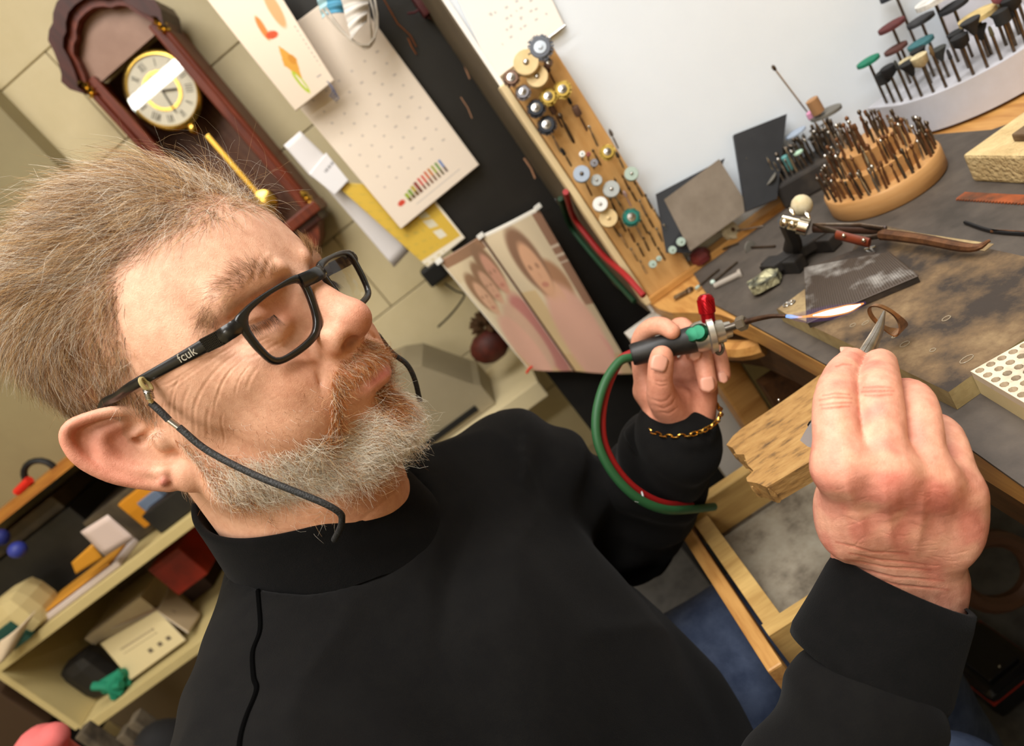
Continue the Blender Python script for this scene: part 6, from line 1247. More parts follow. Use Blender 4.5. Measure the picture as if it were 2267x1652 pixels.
# perforated ceramic block at the right edge
hc0, hx_, hy_ = B(2166, 862, MT), None, None
hA, hB = B(2172, 872, MT), B(2290, 945, MT); ux = unit((hB - hA) * np.array([1, 1, 0])); uy = np.array([-ux[1], ux[0], 0]); uy = uy if uy[0] > 0 else -uy
hh = .020; rootp = hA; cbk = empty('honeycomb_block', hA); tag(cbk, 'cream perforated ceramic honeycomb block at the right edge of the bench', 'honeycomb block')
n1, n2, cs_ = 16, 12, .0072; V = []; Fc = []; K8 = 8; org = hA + np.array([0, 0, hh]) 
MB().box(hA + ux * n1 * cs_ / 2 + uy * n2 * cs_ / 2 + np.array([0, 0, hh / 2 - .003]), (n1 * cs_, n2 * cs_, hh - .006), (ux, uy, (0, 0, 1))).build('body', mat('cream_ceramic', (214, 196, 150), .7, rgb2=(204, 184, 136), scale=20), cbk)
for i in range(n1):
    for j in range(n2):
        c_ = org + ux * (i + .5) * cs_ + uy * (j + .5) * cs_; k0 = len(V); ring = []
        for q in range(K8):
            t = math.pi / 4 * q + math.pi / 8; e = np.array([math.cos(t), math.sin(t)]); m_ = max(abs(e)); V.append(c_ + ux * e[0] / m_ * cs_ / 2 + uy * e[1] / m_ * cs_ / 2)
        for dz, r_ in ((0, .0026), (-.005, .0026)):
            for q in range(K8): t = math.pi / 4 * q + math.pi / 8; V.append(c_ + ux * math.cos(t) * r_ + uy * math.sin(t) * r_ + np.array([0, 0, dz]))
        for q in range(K8):
            q2 = (q + 1) % K8; Fc.append((k0 + q, k0 + q2, k0 + K8 + q2, k0 + K8 + q)); Fc.append((k0 + K8 + q, k0 + K8 + q2, k0 + 2 * K8 + q2, k0 + 2 * K8 + q))
        # close the square corners of the cell
        for sx, sy, qa, qb in ((1, 1, 0, 1), (-1, 1, 2, 3), (-1, -1, 4, 5), (1, -1, 6, 7)):
            V.append(c_ + ux * sx * cs_ / 2 + uy * sy * cs_ / 2); Fc.append((k0 + qa, len(V) - 1, k0 + qb))
        Fc.append(tuple(k0 + 2 * K8 + q for q in range(K8)))
rim_v = [org, org + ux * n1 * cs_, org + ux * n1 * cs_ + uy * n2 * cs_, org + uy * n2 * cs_]; k0 = len(V); V += rim_v + [v - np.array([0, 0, .006]) for v in rim_v]
Fc += [(k0 + i, k0 + (i + 1) % 4, k0 + 4 + (i + 1) % 4, k0 + 4 + i) for i in range(4)]
mesh_obj('perforated_face', np.array(V) - hA, Fc, mat('sooty_ceramic', (214, 196, 170), .75, rgb2=(96, 84, 70), scale=30, lo=.5, hi=.75), cbk)
# fire brick with scrap chain on top right
k1, k2, k3 = B(2154, 402, MT), B(2330, 412, MT), B(2236, 300, MT); bh = .030; bx2 = unit((k2 - k1) * np.array([1, 1, 0])); by2 = np.array([-bx2[1], bx2[0], 0]); by2 = by2 if by2[1] > 0 else -by2
fb0 = MB().box(k1 + bx2 * .06 + by2 * .045 + np.array([0, 0, bh / 2]), (.12, .09, bh), (bx2, by2, (0, 0, 1)), bev=.003).build('fire_brick', mat('fire_brick', (214, 190, 140), .9, rgb2=(184, 156, 108), scale=26, bump=1.0, bscale=220, bdist=.003, detail=9), origin=k1); tag(fb0, 'crumbly cream fire brick at the top right of the bench', 'brick')
plq = k1 + bx2 * .075 + by2 * .05 + np.array([0, 0, bh]); plt = MB().box(plq + np.array([0, 0, .004]), (.075, .062, .008), (bx2, by2, (0, 0, 1)), bev=.002).build('charcoal_slab', mat('brown_slab', (120, 98, 72), .8, rgb2=(84, 64, 46), scale=30, bump=.5, bscale=200), origin=plq); tag(plt, 'brown soldering slab lying on top of the fire brick', 'slab')
for k in range(9):
    c_ = plq + bx2 * rnd.uniform(-.02, .03) + by2 * rnd.uniform(-.02, .02) + np.array([0, 0, .0095]); rr = rnd.uniform(.003, .006); tl2 = rnd.uniform(-.5, .5)
    tag(MB().tube([c_ + bx2 * rr * math.cos(t) + by2 * rr * .8 * math.sin(t) + np.array([0, 0, abs(tl2) * rr * (1 + math.sin(t))]) for t in np.linspace(0, 2 * math.pi, 18, endpoint=False)], .0007, 6, closed=True).build('jump_ring', steel, origin=c_), 'small metal jump ring on the slab above the fire brick', 'ring', 'rings on the fire brick slab')
# rusty saw blade, thin files
sb0, sb1 = onb(2118, 442), onb(2300, 454); ax_ = unit(sb1 - sb0); pr_ = np.array([-ax_[1], ax_[0], 0]); pr_ = pr_ if pr_[1] > 0 else -pr_; Lb = np.linalg.norm(sb1 - sb0)
poly = [sb0 + pr_ * .010 + np.array([0, 0, .0015]), sb0 + np.array([0, 0, .0015])]
nt_ = 26
for k in range(nt_): poly += [sb0 + ax_ * Lb * (k + .1) / nt_ + np.array([0, 0, .0015]), sb0 + ax_ * Lb * (k + .6) / nt_ - pr_ * .0022 + np.array([0, 0, .0015])]
poly += [sb1 + np.array([0, 0, .0015]), sb1 + pr_ * .010 + np.array([0, 0, .0015])]
tag(MB().prism(poly, (0, 0, 1), .0012).build('saw_blade', mat('rusty_blade', (176, 88, 44), .6, .3, rgb2=(92, 60, 42), scale=26), origin=sb0), 'rusty toothed saw blade offcut on the dark mat', 'saw blade')
for (a_, b_, c2, lab, mm) in (((2136, 492), (2200, 512), (2300, 520), 'thin black needle file with a hooked tip below the saw blade', mat('black_iron', (36, 35, 36), .45, .5)), ((2195, 512), (2240, 514), (2320, 520), 'rust-brown thin file beside the black needle file', rust)):
    q = [onb(*a_, .004), onb(*b_, .004), onb(*c2, .004)]
    tag(MB().tube(spline(q, 6), .0016, 6).build('needle_file', mm, origin=q[0]), lab, 'file')
# third hand stand with cross-lock tweezers
iron = mat('black_iron_dusty', (36, 33, 31), .6, .2, rgb2=(66, 56, 48), scale=30, lo=.5, hi=.85)
th0 = B(1755, 590, MT); th = empty('third_hand', th0); tag(th, 'black third-hand stand with nickel clamps holding cross-lock tweezers', 'soldering stand')
fa_, fb_ = B(1700, 600, MT), B(1788, 596, MT); fax = unit((fb_ - fa_) * np.array([1, 1, 0])); fay = np.array([-fax[1], fax[0], 0])
MB().box((fa_ + fb_) / 2 + np.array([0, 0, .008]), (.050, .016, .016), (fax, fay, (0, 0, 1)), bev=.002).build('foot', iron, th)
fc_ = B(1815, 552, MT); MB().box(fc_ + np.array([0, 0, .008]), (.050, .016, .016), (fax, fay, (0, 0, 1)), bev=.002).build('foot', iron, th)
pb = (((fa_ + fb_) / 2) + fc_) / 2 + np.array([0, 0, .012]); pt_ = P(1738, 490, .645)
MB().box(pb, (.022, .075, .012), (fax, unit(fc_ - (fa_ + fb_) / 2), (0, 0, 1)), bev=.002).build('base_bar', iron, th)
MB().tube([pb - fax * .008, pb * .6 + pt_ * .4, pt_], [.012, .0095, .009], 8, sx=.8).build('post', iron, th)
nick = mat('nickel', (206, 196, 176), .18, 1)
j0 = P(1738, 492, .635); j1 = P(1772, 500, .628)
for s in (-.006, .006): MB().cyl(j0 + np.array([0, 0, s]), j1 + np.array([0, 0, s]) + (j1 - j0) * .15, .0022, n=8).build('clamp_bar', nick, th)
MB().sph(j0, .0055).build('ball_joint', nick, th); MB().sph((j0 + j1) / 2, .005).build('ball_joint', nick, th); MB().sph(j1, .0055).build('ball_joint', nick, th)
MB().cyl(j1 - (j1 - j0) * .1, j1 + (j1 - j0) * .5, .0085, .0085, 16).build('collar', nick, th)
for q in (P(1756, 474, .632), P(1790, 482, .63)): MB().lathe(q, (-.2, -.5, .7), [(0, .002), (.004, .005), (.006, .0055), (.008, .003)], 10, sx=.4).build('wing_nut', nick, th)
MB().sph(P(1775, 455, .655), .0105, sc=(1, 1, 1.1)).build('ball_knob', mat('ivory_knob', (214, 202, 172), .5, rgb2=(190, 172, 130), scale=60), th)
t0, t1, t2, t3, t4 = P(1800, 500, .628), P(1905, 530, .595), P(1962, 520, .576), P(2150, 549, .495), P(2192, 532, .486)
ctw = empty('cross_lock_tweezers', t0); tag(ctw, 'cross-lock tweezers with a fibre grip clamped in the third hand', 'tweezers')
MB().tube([t0, t0 * .5 + t1 * .5 + np.array([0, 0, .001]), t1, (t1 + t2) / 2, t2], [.003, .003, .003, .003, .0025], 8, sx=.45).build('spring_arm', dsteel, ctw)
t1b = P(1905, 500, .596); MB().tube([t0, t0 * .5 + t1b * .5, t1b, P(1955, 506, .58)], [.003, .003, .003, .0025], 8, sx=.45).build('spring_arm', dsteel, ctw)
MB().tube([P(1852, 520, .606), P(1925, 538, .584)], .0055, 8, sx=.55).build('fibre_grip', mat('fibre_red', (126, 52, 24), .5, rgb2=(80, 36, 20), scale=40), ctw); MB().tube([P(1800, 506, .63), P(1962, 510, .584)], .005, 8, sx=.6).build('fibre_grip', mat('fibre_dark', (58, 36, 24), .5), ctw)
for q in (P(1868, 522, .596), P(1912, 532, .582)): MB().sph(q, .002).build('rivet', nick, ctw)
MB().tube(spline([P(1958, 522, .579), t2, (t2 + t3) / 2 + np.array([0, 0, .001]), t3, t4], 5), list(np.interp(np.linspace(0, 1, 21), [0, .1, .7, 1], [.003, .0055, .004, .0012])), 8).build('jaws', rust, ctw)
# small odds and ends
def thing(mb, name, m, o_, label, cat): return tag(mb.build(name, m, origin=o_), label, cat)
q = onb(1558, 582); V_ = MB().lathe(q + np.array([0, 0, .001]), (0, 0, 1), [(0, .009), (.003, .014), (.010, .0145), (.017, .012), (.020, .007)], 7, False); thing(V_, 'wax_lump', mat('maroon_wax', (112, 42, 38), .55, rgb2=(92, 32, 30), scale=60), q, 'faceted maroon wax lump at the left end of the bench', 'wax')
q = onb(1622, 532); d_ = unit((.5, -.8, .25)); o = MB().lathe(q + np.array([0, 0, .013]), d_, [(0, .006), (.001, .0125), (.0085, .0125), (.0095, .006)], 24).build('felt_wheel', mat('cream_felt', (206, 190, 156), .85), origin=q); tag(o, 'cream felt wheel lying on its mandrel near the wall strip', 'felt wheel')
MB().cyl(q + np.array([0, 0, .013]) + d_ * .0092, q + np.array([0, 0, .013]) + d_ * .0105, .003, n=10).build('centre_screw', rust, o, origin=q); MB().cyl(q + np.array([0, 0, .013]), onb(1690, 500, .004), .0012, n=6).build('mandrel', dsteel, o, origin=q)
for a_, b_, hd, lab in (((1565, 566), (1635, 538), None, 'steel mandrel lying behind the maroon wax lump'), ((1540, 640), (1592, 596), 'green', 'thin rod with a green tip below the wax lump'), ((1578, 625), (1632, 580), 'pale', 'steel mandrel with a pale ball tip on the mat'), ((1662, 548), (1716, 545), 'disc', 'steel mandrel with a small grey disc end')):
    p0, p1 = onb(*a_, .0042), onb(*b_, .0042); o = MB().cyl(p0, p1, .0014, n=7).build('mandrel', dsteel, origin=p0); tag(o, lab, 'mandrel')
    if hd == 'pale': MB().sph(p0, .0032).build('ball_tip', mat('pale_stone', (190, 208, 196), .6), o, origin=p0)
    if hd == 'green': MB().cyl(p0, p0 * .85 + p1 * .15, .0022, n=7).build('tip', mat('sage_rubber', (156, 172, 160), .6), o, origin=p0)
    if hd == 'disc': MB().lathe(p0, p1 - p0, [(-.002, .002), (-.0018, .0085), (.0005, .0085), (.001, .002)], 16).build('disc', mat('grey_disc', (104, 100, 92), .6), o, origin=p0)
p0, p1 = onb(1582, 634, .005), onb(1636, 608, .005); o = MB().cyl(p0, p1, .0038, .0042, 10).build('plastic_plug', mat('grey_plastic', (150, 140, 128), .6), origin=p0); MB().cyl(p1, p1 + (p1 - p0) * .12, .0062, n=12).build('flange', mat('grey_plastic', (150, 140, 128), .6), o, origin=p0); tag(o, 'grey plastic plug with a flange lying on the dark mat', 'plug')
q = onb(1700, 636); r_ = random.Random(9); V_ = MB(); poly = [q + np.array([math.cos(t) * (.016 + .008 * r_.random()), math.sin(t) * (.012 + .006 * r_.random()), .012 + .004 * r_.random()]) for t in np.linspace(0, 2 * math.pi, 11, endpoint=False)]
V_.raw([q + np.array([0, 0, .001]), q + np.array([.002, 0, .017])] + [p - np.array([0, 0, .010]) for p in poly] + poly, [(0, 2 + (i + 1) % 11, 2 + i) for i in range(11)] + [(2 + i, 2 + (i + 1) % 11, 13 + (i + 1) % 11, 13 + i) for i in range(11)] + [(1, 13 + i, 13 + (i + 1) % 11) for i in range(11)])
thing(V_, 'foil_scrap', mat('crumpled_foil', (206, 200, 160), .3, .5, rgb2=(92, 92, 78), scale=70, bump=1, bscale=150, bdist=.004, kind='voronoi'), q, 'crumpled scrap of silvery foil on the dark mat', 'foil')
for x, y in ((1742, 674), (1752, 670)): c_ = sbp(x, y, .0012); tag(MB().tube([c_ + np.array([.0036 * math.cos(t), .003 * math.sin(t), 0]) for t in np.linspace(0, 2 * math.pi, 16, endpoint=False)], .0007, 6, closed=True).build('wire_ring', steel, origin=c_), '%s of two tiny silver wire rings on the soldering board corner' % ('left' if x < 1750 else 'right'), 'ring', 'wire rings on the board corner')
c_ = sbp(1925, 556, .004); g = MB()
for a_, b_ in (((1915, 552), (1938, 546)), ((1918, 556), (1936, 566)), ((1926, 550), (1940, 562))): g.cyl(sbp(*a_, .004), sbp(*b_, .005), .0013, n=6)
thing(g, 'metal_offcuts', steel, c_, 'bright wire offcuts behind the burnt mesh pad', 'wire')
c_ = B(1527, 645, 0); tag(MB().tube([c_ + np.array([.005 * math.cos(t), .005 * math.sin(t), .002]) for t in np.linspace(0, 2 * math.pi, 16, endpoint=False)], .0016, 6, closed=True).build('washer', dsteel, origin=c_), 'round steel washer on the bare wood corner of the bench', 'washer')
p0, p1 = B(1492, 660, .003), B(1520, 645, .003); tag(MB().box((p0 + p1) / 2, (np.linalg.norm(p1 - p0), .008, .003), (unit(p1 - p0), np.cross((0, 0, 1), unit(p1 - p0)), (0, 0, 1)), bev=.0006).build('metal_clip', mat('worn_clip', (140, 120, 90), .5, .5, rgb2=(90, 70, 50), scale=80), origin=(p0 + p1) / 2), 'small worn metal clip on the bare wood corner', 'clip')
# ---------------------------------------------------------------- torch, flame, ring, tweezers, bracelet
tp = lambda x, y, d: KW(K(x, y, d))
torch = empty('gas_torch', tp(1560, 742, 566)); tag(torch, 'small black gas torch with red and green valve knobs in the left hand', 'torch')
a, c = tp(1398, 786, 581), tp(1578, 740, 566); ax_ = unit(c - a); LL = np.linalg.norm(c - a)
MB().lathe(a, ax_, [(0, .0095), (.002, .0105), (.034, .0112), (.036, .0108), (LL - .020, .0122), (LL - .016, .0122)], 24).build('handle', mat('black_handle', (20, 19, 19), .45, rgb2=(36, 34, 32), scale=50), torch)
sil = mat('cast_silver', (184, 178, 166), .32, .85); st2 = tp(1580, 738, 566)
MB().lathe(st2 - ax_ * .018, ax_, [(0, .0124), (.004, .0138), (.012, .0142), (.013, .0178), (.018, .0178), (.0195, .0115), (.027, .0100), (.0275, .0076), (.033, .0070), (.034, .004)], 28).build('valve_body', sil, torch)
rk0, rk1 = tp(1570, 722, 562), tp(1560, 652, 556); d_ = unit(rk1 - rk0); L_ = np.linalg.norm(rk1 - rk0); redm = mat('red_anodised', (168, 20, 30), .28, .75); grm = mat('green_anodised', (14, 78, 54), .28, .7)
MB().cyl(rk0 - d_ * .008, rk0 + d_ * .006, .0052, n=12).build('knob_stem', sil, torch)
rkb = MB().lathe(rk0 + d_ * .004, d_, [(0, .0060), (L_ * .26, .0062), (L_ * .28, .0072), (L_ * .72, .0070), (L_ * .80, .0062), (L_ * .84, .0046), (L_ * .86, .0042)], 28).build('red_knob', redm, torch); g = MB(); a1, b1, _ = basis(d_)
for k in range(22):
    t0 = 2 * math.pi * k / 22; g.tube([rk0 + d_ * (.004 + L_ * (.31 + .40 * s)) + (a1 * math.cos(t0 + s * .9) + b1 * math.sin(t0 + s * .9)) * .0071 for s in (0, .33, .66, 1)], .00045, 4)
g.build('knurling', redm, torch)
gk = tp(1546, 738, 556); vd = unit(CAMP - gk); gd = unit(vd + ax_ * -.25 + np.array([0, 0, .35])); gk0 = tp(1556, 741, 566)
MB().lathe(gk0, gd, [(0, .0098), (.004, .0098), (.0045, .0085), (.010, .0085), (.012, .0076), (.0135, .0062), (.0138, .002)], 28).build('green_knob', grm, torch)
MB().lathe(gk0 - ax_ * .006 + gd * .006, gd, [(0, .0070), (.004, .0070), (.0055, .0060), (.006, .002)], 24).build('green_button', grm, torch)
n0, n1 = tp(1606, 729, 560), tp(1632, 720, 551); MB().cyl(n0 - ax_ * .004, n1, .0034, n=12).build('neck', mat('grey_steel', (120, 114, 104), .3, .9), torch)
n2 = tp(1652, 712, 545); MB().lathe(n1, n2 - n1, [(0, .0045), (.001, .0066), (.0075, .0066), (.0085, .005)], 6, False).build('hex_nut', mat('brushed_nut', (150, 142, 128), .3, .9), torch)
tip = [n2, tp(1680, 705, 536), tp(1710, 700, 526), tp(1740, 700, 517)]; MB().tube(spline(tip, 5), list(np.linspace(.0027, .0017, 16)), 10).build('tip_tube', mat('heat_brown_tube', (92, 66, 46), .4, .7, rgb2=(60, 42, 32), scale=80), torch)
hkc = tp(1592, 770, 562); MB().tube([hkc + (CM[0] * math.cos(t) * .0035 + CM[1] * math.sin(t) * .0055) for t in np.linspace(0, 2 * math.pi, 16, endpoint=False)], .0016, 6, closed=True).build('hanging_eye', dsteel, torch)
# hoses
hs = empty('torch_hoses', a); tag(hs, 'paired green and red hoses looping down from the torch handle', 'hose')
gp = [tp(1400, 790, 582), tp(1370, 802, 578), tp(1338, 850, 570), tp(1320, 920, 562), tp(1325, 985, 558), tp(1358, 1050, 560), tp(1410, 1102, 566), tp(1470, 1128, 580), tp(1530, 1128, 610), tp(1580, 1122, 650)]
MB().tube(spline(gp, 8), .0042, 10).build('green_hose', mat('green_hose', (38, 86, 48), .55), hs)
rp = [tp(1400, 782, 584), tp(1372, 800, 582), tp(1345, 856, 576), tp(1332, 922, 569), tp(1338, 985, 566), tp(1370, 1046, 568), tp(1415, 1090, 574), tp(1470, 1116, 588), tp(1530, 1120, 618)]
MB().tube(spline(rp, 8), .0042, 10).build('red_hose', mat('red_hose', (142, 16, 16), .55), hs)
MB().tube([tp(1412 + 11 * math.cos(t), 1098 + 13 * math.sin(t), 568 - 4 * math.sin(t)) for t in np.linspace(0, 2 * math.pi, 12, endpoint=False)], .0009, 5, closed=True).build('cable_tie', mat('clear_tie', (190, 190, 190), .4), hs)
# flame: emission shaded body of hot gas
def flame_mat(name, col, s0, tr):
    m = bpy.data.materials.new(name); m.use_nodes = True; nt = m.node_tree; nt.nodes.remove(nt.nodes['Principled BSDF']); out = [n for n in nt.nodes if n.type == 'OUTPUT_MATERIAL'][0]
    lw_ = nt.nodes.new('ShaderNodeLayerWeight'); lw_.inputs[0].default_value = .35; t = nt.nodes.new('ShaderNodeBsdfTransparent'); e = nt.nodes.new('ShaderNodeEmission'); e.inputs[0].default_value = (*s2l(col), 1); e.inputs[1].default_value = s0
    mth = nt.nodes.new('ShaderNodeMath'); mth.operation = 'MULTIPLY_ADD'; mth.inputs[1].default_value = -tr; mth.inputs[2].default_value = tr; nt.links.new(lw_.outputs['Facing'], mth.inputs[0]); mx = nt.nodes.new('ShaderNodeMixShader')
    nt.links.new(mth.outputs[0], mx.inputs[0]); nt.links.new(t.outputs[0], mx.inputs[1]); nt.links.new(e.outputs[0], mx.inputs[2]); nt.links.new(mx.outputs[0], out.inputs[0]); return m
fl = empty('torch_flame', tp(1742, 700, 516)); tag(fl, 'long yellow-white flame shooting from the torch tip to the ring', 'flame')
fp = [tp(1741, 700, 517), tp(1772, 702, 508), tp(1810, 697, 498), tp(1850, 690, 488), tp(1886, 681, 480), tp(1916, 670, 473)]
sp_ = spline(fp, 8); fine = lambda seq, rad, n: (spline(seq, 4), [float(x) for x in np.interp(np.linspace(0, 1, (len(seq) - 1) * 4 + 1), np.linspace(0, 1, len(rad)), np.convolve(np.pad(rad, 2, mode='edge'), np.ones(5) / 5, 'valid'))], n)
MB().tube(*fine(sp_, np.interp(np.linspace(0, 1, 41), [0, .1, .3, .55, .85, 1], [.0006, .003, .0055, .0062, .0035, .0008]), 20)).build('outer_glow', flame_mat('flame_violet', (150, 110, 190), .5, .16), fl)
MB().tube(*fine(sp_[2:-1], np.interp(np.linspace(0, 1, 38), [0, .3, .45, .75, 1], [.0003, .0012, .0036, .0036, .0004]), 20)).build('flame_mantle', flame_mat('flame_orange', (255, 168, 70), 1.8, .42), fl)
MB().tube(*fine(sp_[14:-3], np.interp(np.linspace(0, 1, 24), [0, .3, .7, 1], [.0002, .0022, .0024, .0003]), 20)).build('white_core', flame_mat('flame_core', (255, 244, 214), 9, 1.0), fl)
MB().tube(sp_[:10], list(np.interp(np.linspace(0, 1, 10), [0, .3, 1], [.0014, .0018, .0002])), 10).build('blue_cone', flame_mat('flame_blue', (150, 190, 255), 1.4, .7), fl)
# the ring
rg0 = tp(1962, 706, 462); e1 = unit(tp(1985, 722, 462) - tp(1935, 684, 462)); vdir = unit(rg0 - CAMP); e3 = unit(np.cross(e1, vdir)); e3 = e3 if e3 @ CM[1] > 0 else -e3
prof = []; n_ = 44; V = []; Fc = []; wid0 = unit(e3 * .35 - vdir * .15 + e1 * .9)
for i in range(n_):
    t = 2 * math.pi * i / n_; r1, r2 = .0145, .0072; cpt = rg0 + e1 * r1 * math.cos(t) * 1.0 + unit(e3 * .75 + vdir * .55) * r2 * math.sin(t); wdt = .0018 + .0052 * max(0, math.cos(t)) ** 2; wax = unit(e3 * .6 - vdir * .8); nr = unit(e1 * math.cos(t) + unit(e3 * .75 + vdir * .55) * math.sin(t))
    for (wq, nq) in ((-1, -.0006), (1, -.0006), (1, .0006), (-1, .0006)): V.append(cpt + wax * wq * wdt + nr * nq)
for i in range(n_):
    for j in range(4): Fc.append((i * 4 + j, ((i + 1) % n_) * 4 + j, ((i + 1) % n_) * 4 + (j + 1) % 4, i * 4 + (j + 1) % 4))
o = mesh_obj('metal_ring', np.array(V) - rg0, Fc, mat('heated_gold', (196, 146, 104), .3, .9, rgb2=(140, 108, 84), scale=60), None); o.location = tuple(rg0); tag(o, 'bent gold ring band held in tweezers at the flame tip', 'ring')
# tweezers
tw = empty('hand_tweezers', tp(1890, 830, 400)); tag(tw, 'steel tweezers pinched in the right hand, gripping the gold ring', 'tweezers')
twm = mat('brushed_steel', (186, 180, 172), .28, .95, rgb2=(150, 140, 126), scale=40)
for s, nm in ((-1, 'upper_blade'), (1, 'lower_blade')):
    pts = [tp(1806, 950, 377), tp(1828, 910, 384), tp(1876, 822, 402), tp(1908, 776, 418), tp(1938, 728, 436), tp(1956, 690, 449)]; off = [0, .0035, .0042, .0032, .0018, .0004]
    nd = unit(np.cross(tp(1956, 690, 449) - tp(1806, 950, 377), CAMP - tp(1876, 822, 402))); pts = [p + nd * s * o_ + (CAMP - p) * 0 for p, o_ in zip(pts, off)]; pts = spline(pts, 5); rr = list(np.interp(np.linspace(0, 1, len(pts)), [0, .12, .45, .62, .8, 1], [.0056, .0060, .0056, .0050, .0034, .0010]))
    MB().tube(pts, rr, 10, up=nd, sx=1.0).build(nm, twm, tw)
    bl = tw.children[-1]
    # flatten the blade across its bending direction
    co = np.array([v.co[:] for v in bl.data.vertices]); cl = np.repeat(np.array(pts) - np.array(tw.location), 10, 0); df = co - cl; df -= np.outer(df @ nd, nd) * .72
    for v, q in zip(bl.data.vertices, cl + df): v.co = q
tq = [tp(x, y, 374) for x, y in ((1771, 975), (1784, 952), (1800, 928), (1815, 940), (1812, 985), (1803, 993), (1788, 989))]; MB().prism(tq, CAMP - tq[0], .0012).build('tail_plate', mat('satin_steel', (206, 204, 200), .35, .55), tw)
# gold bracelet on the left wrist
br = empty('bracelet', tp(1510, 935, 600)); tag(br, 'gold link bracelet around the left wrist at the sleeve cuff', 'bracelet'); gold = mat('gold', (206, 156, 72), .22, 1)
wc_, wx, wy = KW(K(1509, 921, 598)), CM[0] * math.cos(-.22) + CM[1] * math.sin(-.22), unit(CM[1] * .42 - CM[2] * .9)
ringp = [wc_ + wx * .0365 * math.cos(t) + wy * .0345 * math.sin(t) for t in np.linspace(0, 2 * math.pi, 40, endpoint=False)]
for i, p in enumerate(ringp):
    q = ringp[(i + 1) % 40]; d_ = unit(q - p); s_ = unit(p - wc_); nn_ = np.cross(d_, s_); flip = i % 2
    MB().tube([(p + q) / 2 + d_ * .0036 * math.cos(t) + (nn_ if flip else s_) * .0021 * math.sin(t) for t in np.linspace(0, 2 * math.pi, 10, endpoint=False)], .0008, 5, closed=True).build('link', gold, br)
# ---------------------------------------------------------------- cluttered shelf unit at the lower left
SY = 1.10; z1 = ON(225, 1290, 1, SY)[2]; z0_ = ON(310, 1515, 1, SY)[2]; xL = -1.312
crm = mat('shelf_cream', (208, 188, 132), .5, rgb2=(198, 178, 122), scale=6)
su = empty('shelf_unit', (-.95, 1.25, 0)); tag(su, 'cream open shelf unit full of clutter behind the man', 'shelf unit')
MB().box((-.99, SY + .17, z1 - .011), (.66, .34, .022), bev=.002).build('upper_board', crm, su); MB().box((-.99, SY + .17, z0_ - .011), (.66, .34, .022), bev=.002).build('lower_board', crm, su)
MB().box((xL - .008, SY + .17, (z0_ + z1) / 2 - .01), (.016, .34, z1 - z0_ - .0225)).build('upright', crm, su); MB().box((-1.16, SY + .346, .75), (1.0, .012, 1.2)).build('back_board', mat('shelf_back', (112, 96, 72), .6), su)
MB().box((-1.16, SY + .17, .40), (1.0, .34, .02)).build('base_board', dkwood, su); MB().box((-1.66, SY + .17, .6), (.02, .34, 1.0)).build('upright', crm, su)
zt_ = ON(70, 1075, 1, SY)[2]; MB().box((-1.14, SY + .19, zt_ - .01), (.96, .30, .018)).build('top_board', mat('orange_board', (196, 132, 52), .5, rgb2=(160, 98, 36), scale=10, stretch=(1, 8, 8)), su)
MB().box((-.652, SY + .17, .62), (.016, .34, 1.0)).build('upright', crm, su)
# open mailing carton on the lower board
ct = empty('mailing_carton', ON(330, 1420, 1, SY + .05)); tag(ct, 'opened white mailing carton with printed symbols on the lower shelf', 'carton'); cm_ = mat('carton_white', (196, 176, 140), .7, rgb2=(188, 168, 130), scale=10)
def p_box(u, v):
    c = base(u, (206, 188, 142))
    for k in range(2): c = put(c, (np.abs(v - (.34 + .12 * k)) < .02) & (u > .18) & (u < .78) & (np.sin(u * 120) > -.5), (140, 122, 96))
    for k in range(3): c = put(c, (np.abs(u - (.52 + .16 * k)) < .035) & (np.abs(v - .72) < .05), (96, 84, 66))
    return c
yy = SY + .02; A0, A1, A2, A3 = ON(222, 1425, 1, yy + .06), ON(348, 1352, 1, yy + .06), ON(438, 1440, 1, yy), ON(292, 1508, 1, yy)
A2[2] = A3[2] = z0_ + .012; sheet('front_flap', [A0, A1, A2, A3], p_box, 60, 40, .004, parent=ct)
C0, C1, C2, C3 = ON(212, 1402, 1, yy + .12), ON(255, 1330, 1, yy + .26), ON(320, 1290, 1, yy + .26), ON(352, 1350, 1, yy + .10)
sheet('lid_flap', [C0, C1, C2, C3], lambda u, v: base(u, (168, 140, 108)), 10, 10, .004, parent=ct); D1 = ON(445, 1360, 1, yy + .08); D0 = ON(374, 1300, 1, yy + .16)
sheet('side_flap', [A1, D0, D1, A2 + np.array([.02, 0, .01])], lambda u, v: put(base(u, (178, 156, 122)), el(u, v, .35, .4, .03, .05), (120, 100, 80)), 24, 24, .004, parent=ct)
MB().box((-1.19, 1.31, z0_ + .057), (.17, .15, .11)).build('carton_body', cm_, ct)
q = ON(216, 1516, 1, SY + .06); q[2] = z0_ + .001
def stone(name, q, r, m, lab, cat, sc=(1, 1, 1)): b = MB().sph(q + np.array([0, 0, r * sc[2]]), r, 16, 10, sc=sc); return tag(b.build(name, m, origin=q), lab, cat)
tag(MB().box(q + np.array([0, .02, .055]), (.085, .06, .108), bev=.028).build('black_pouch', mat('black_pouch', (22, 20, 18), .6, rgb2=(34, 30, 26), scale=20), origin=q), 'black rounded pouch at the left of the white carton', 'pouch')
q2 = ON(258, 1520, 1, SY + .015); q2[2] = z0_ + .001; b = MB(); rr = random.Random(4)
for k in range(7): b.tube(spline([q2 + np.array([rr.uniform(-.03, .03), rr.uniform(-.01, .02), .004]), q2 + np.array([rr.uniform(-.03, .03), rr.uniform(-.01, .02), .03]), q2 + np.array([rr.uniform(-.035, .035), rr.uniform(-.01, .01), rr.uniform(.02, .055)])], 5), .009, 8)
tag(b.build('green_cloth', mat('green_cloth', (26, 130, 96), .7), origin=q2), 'crumpled bright green cloth in front of the black pouch', 'cloth')
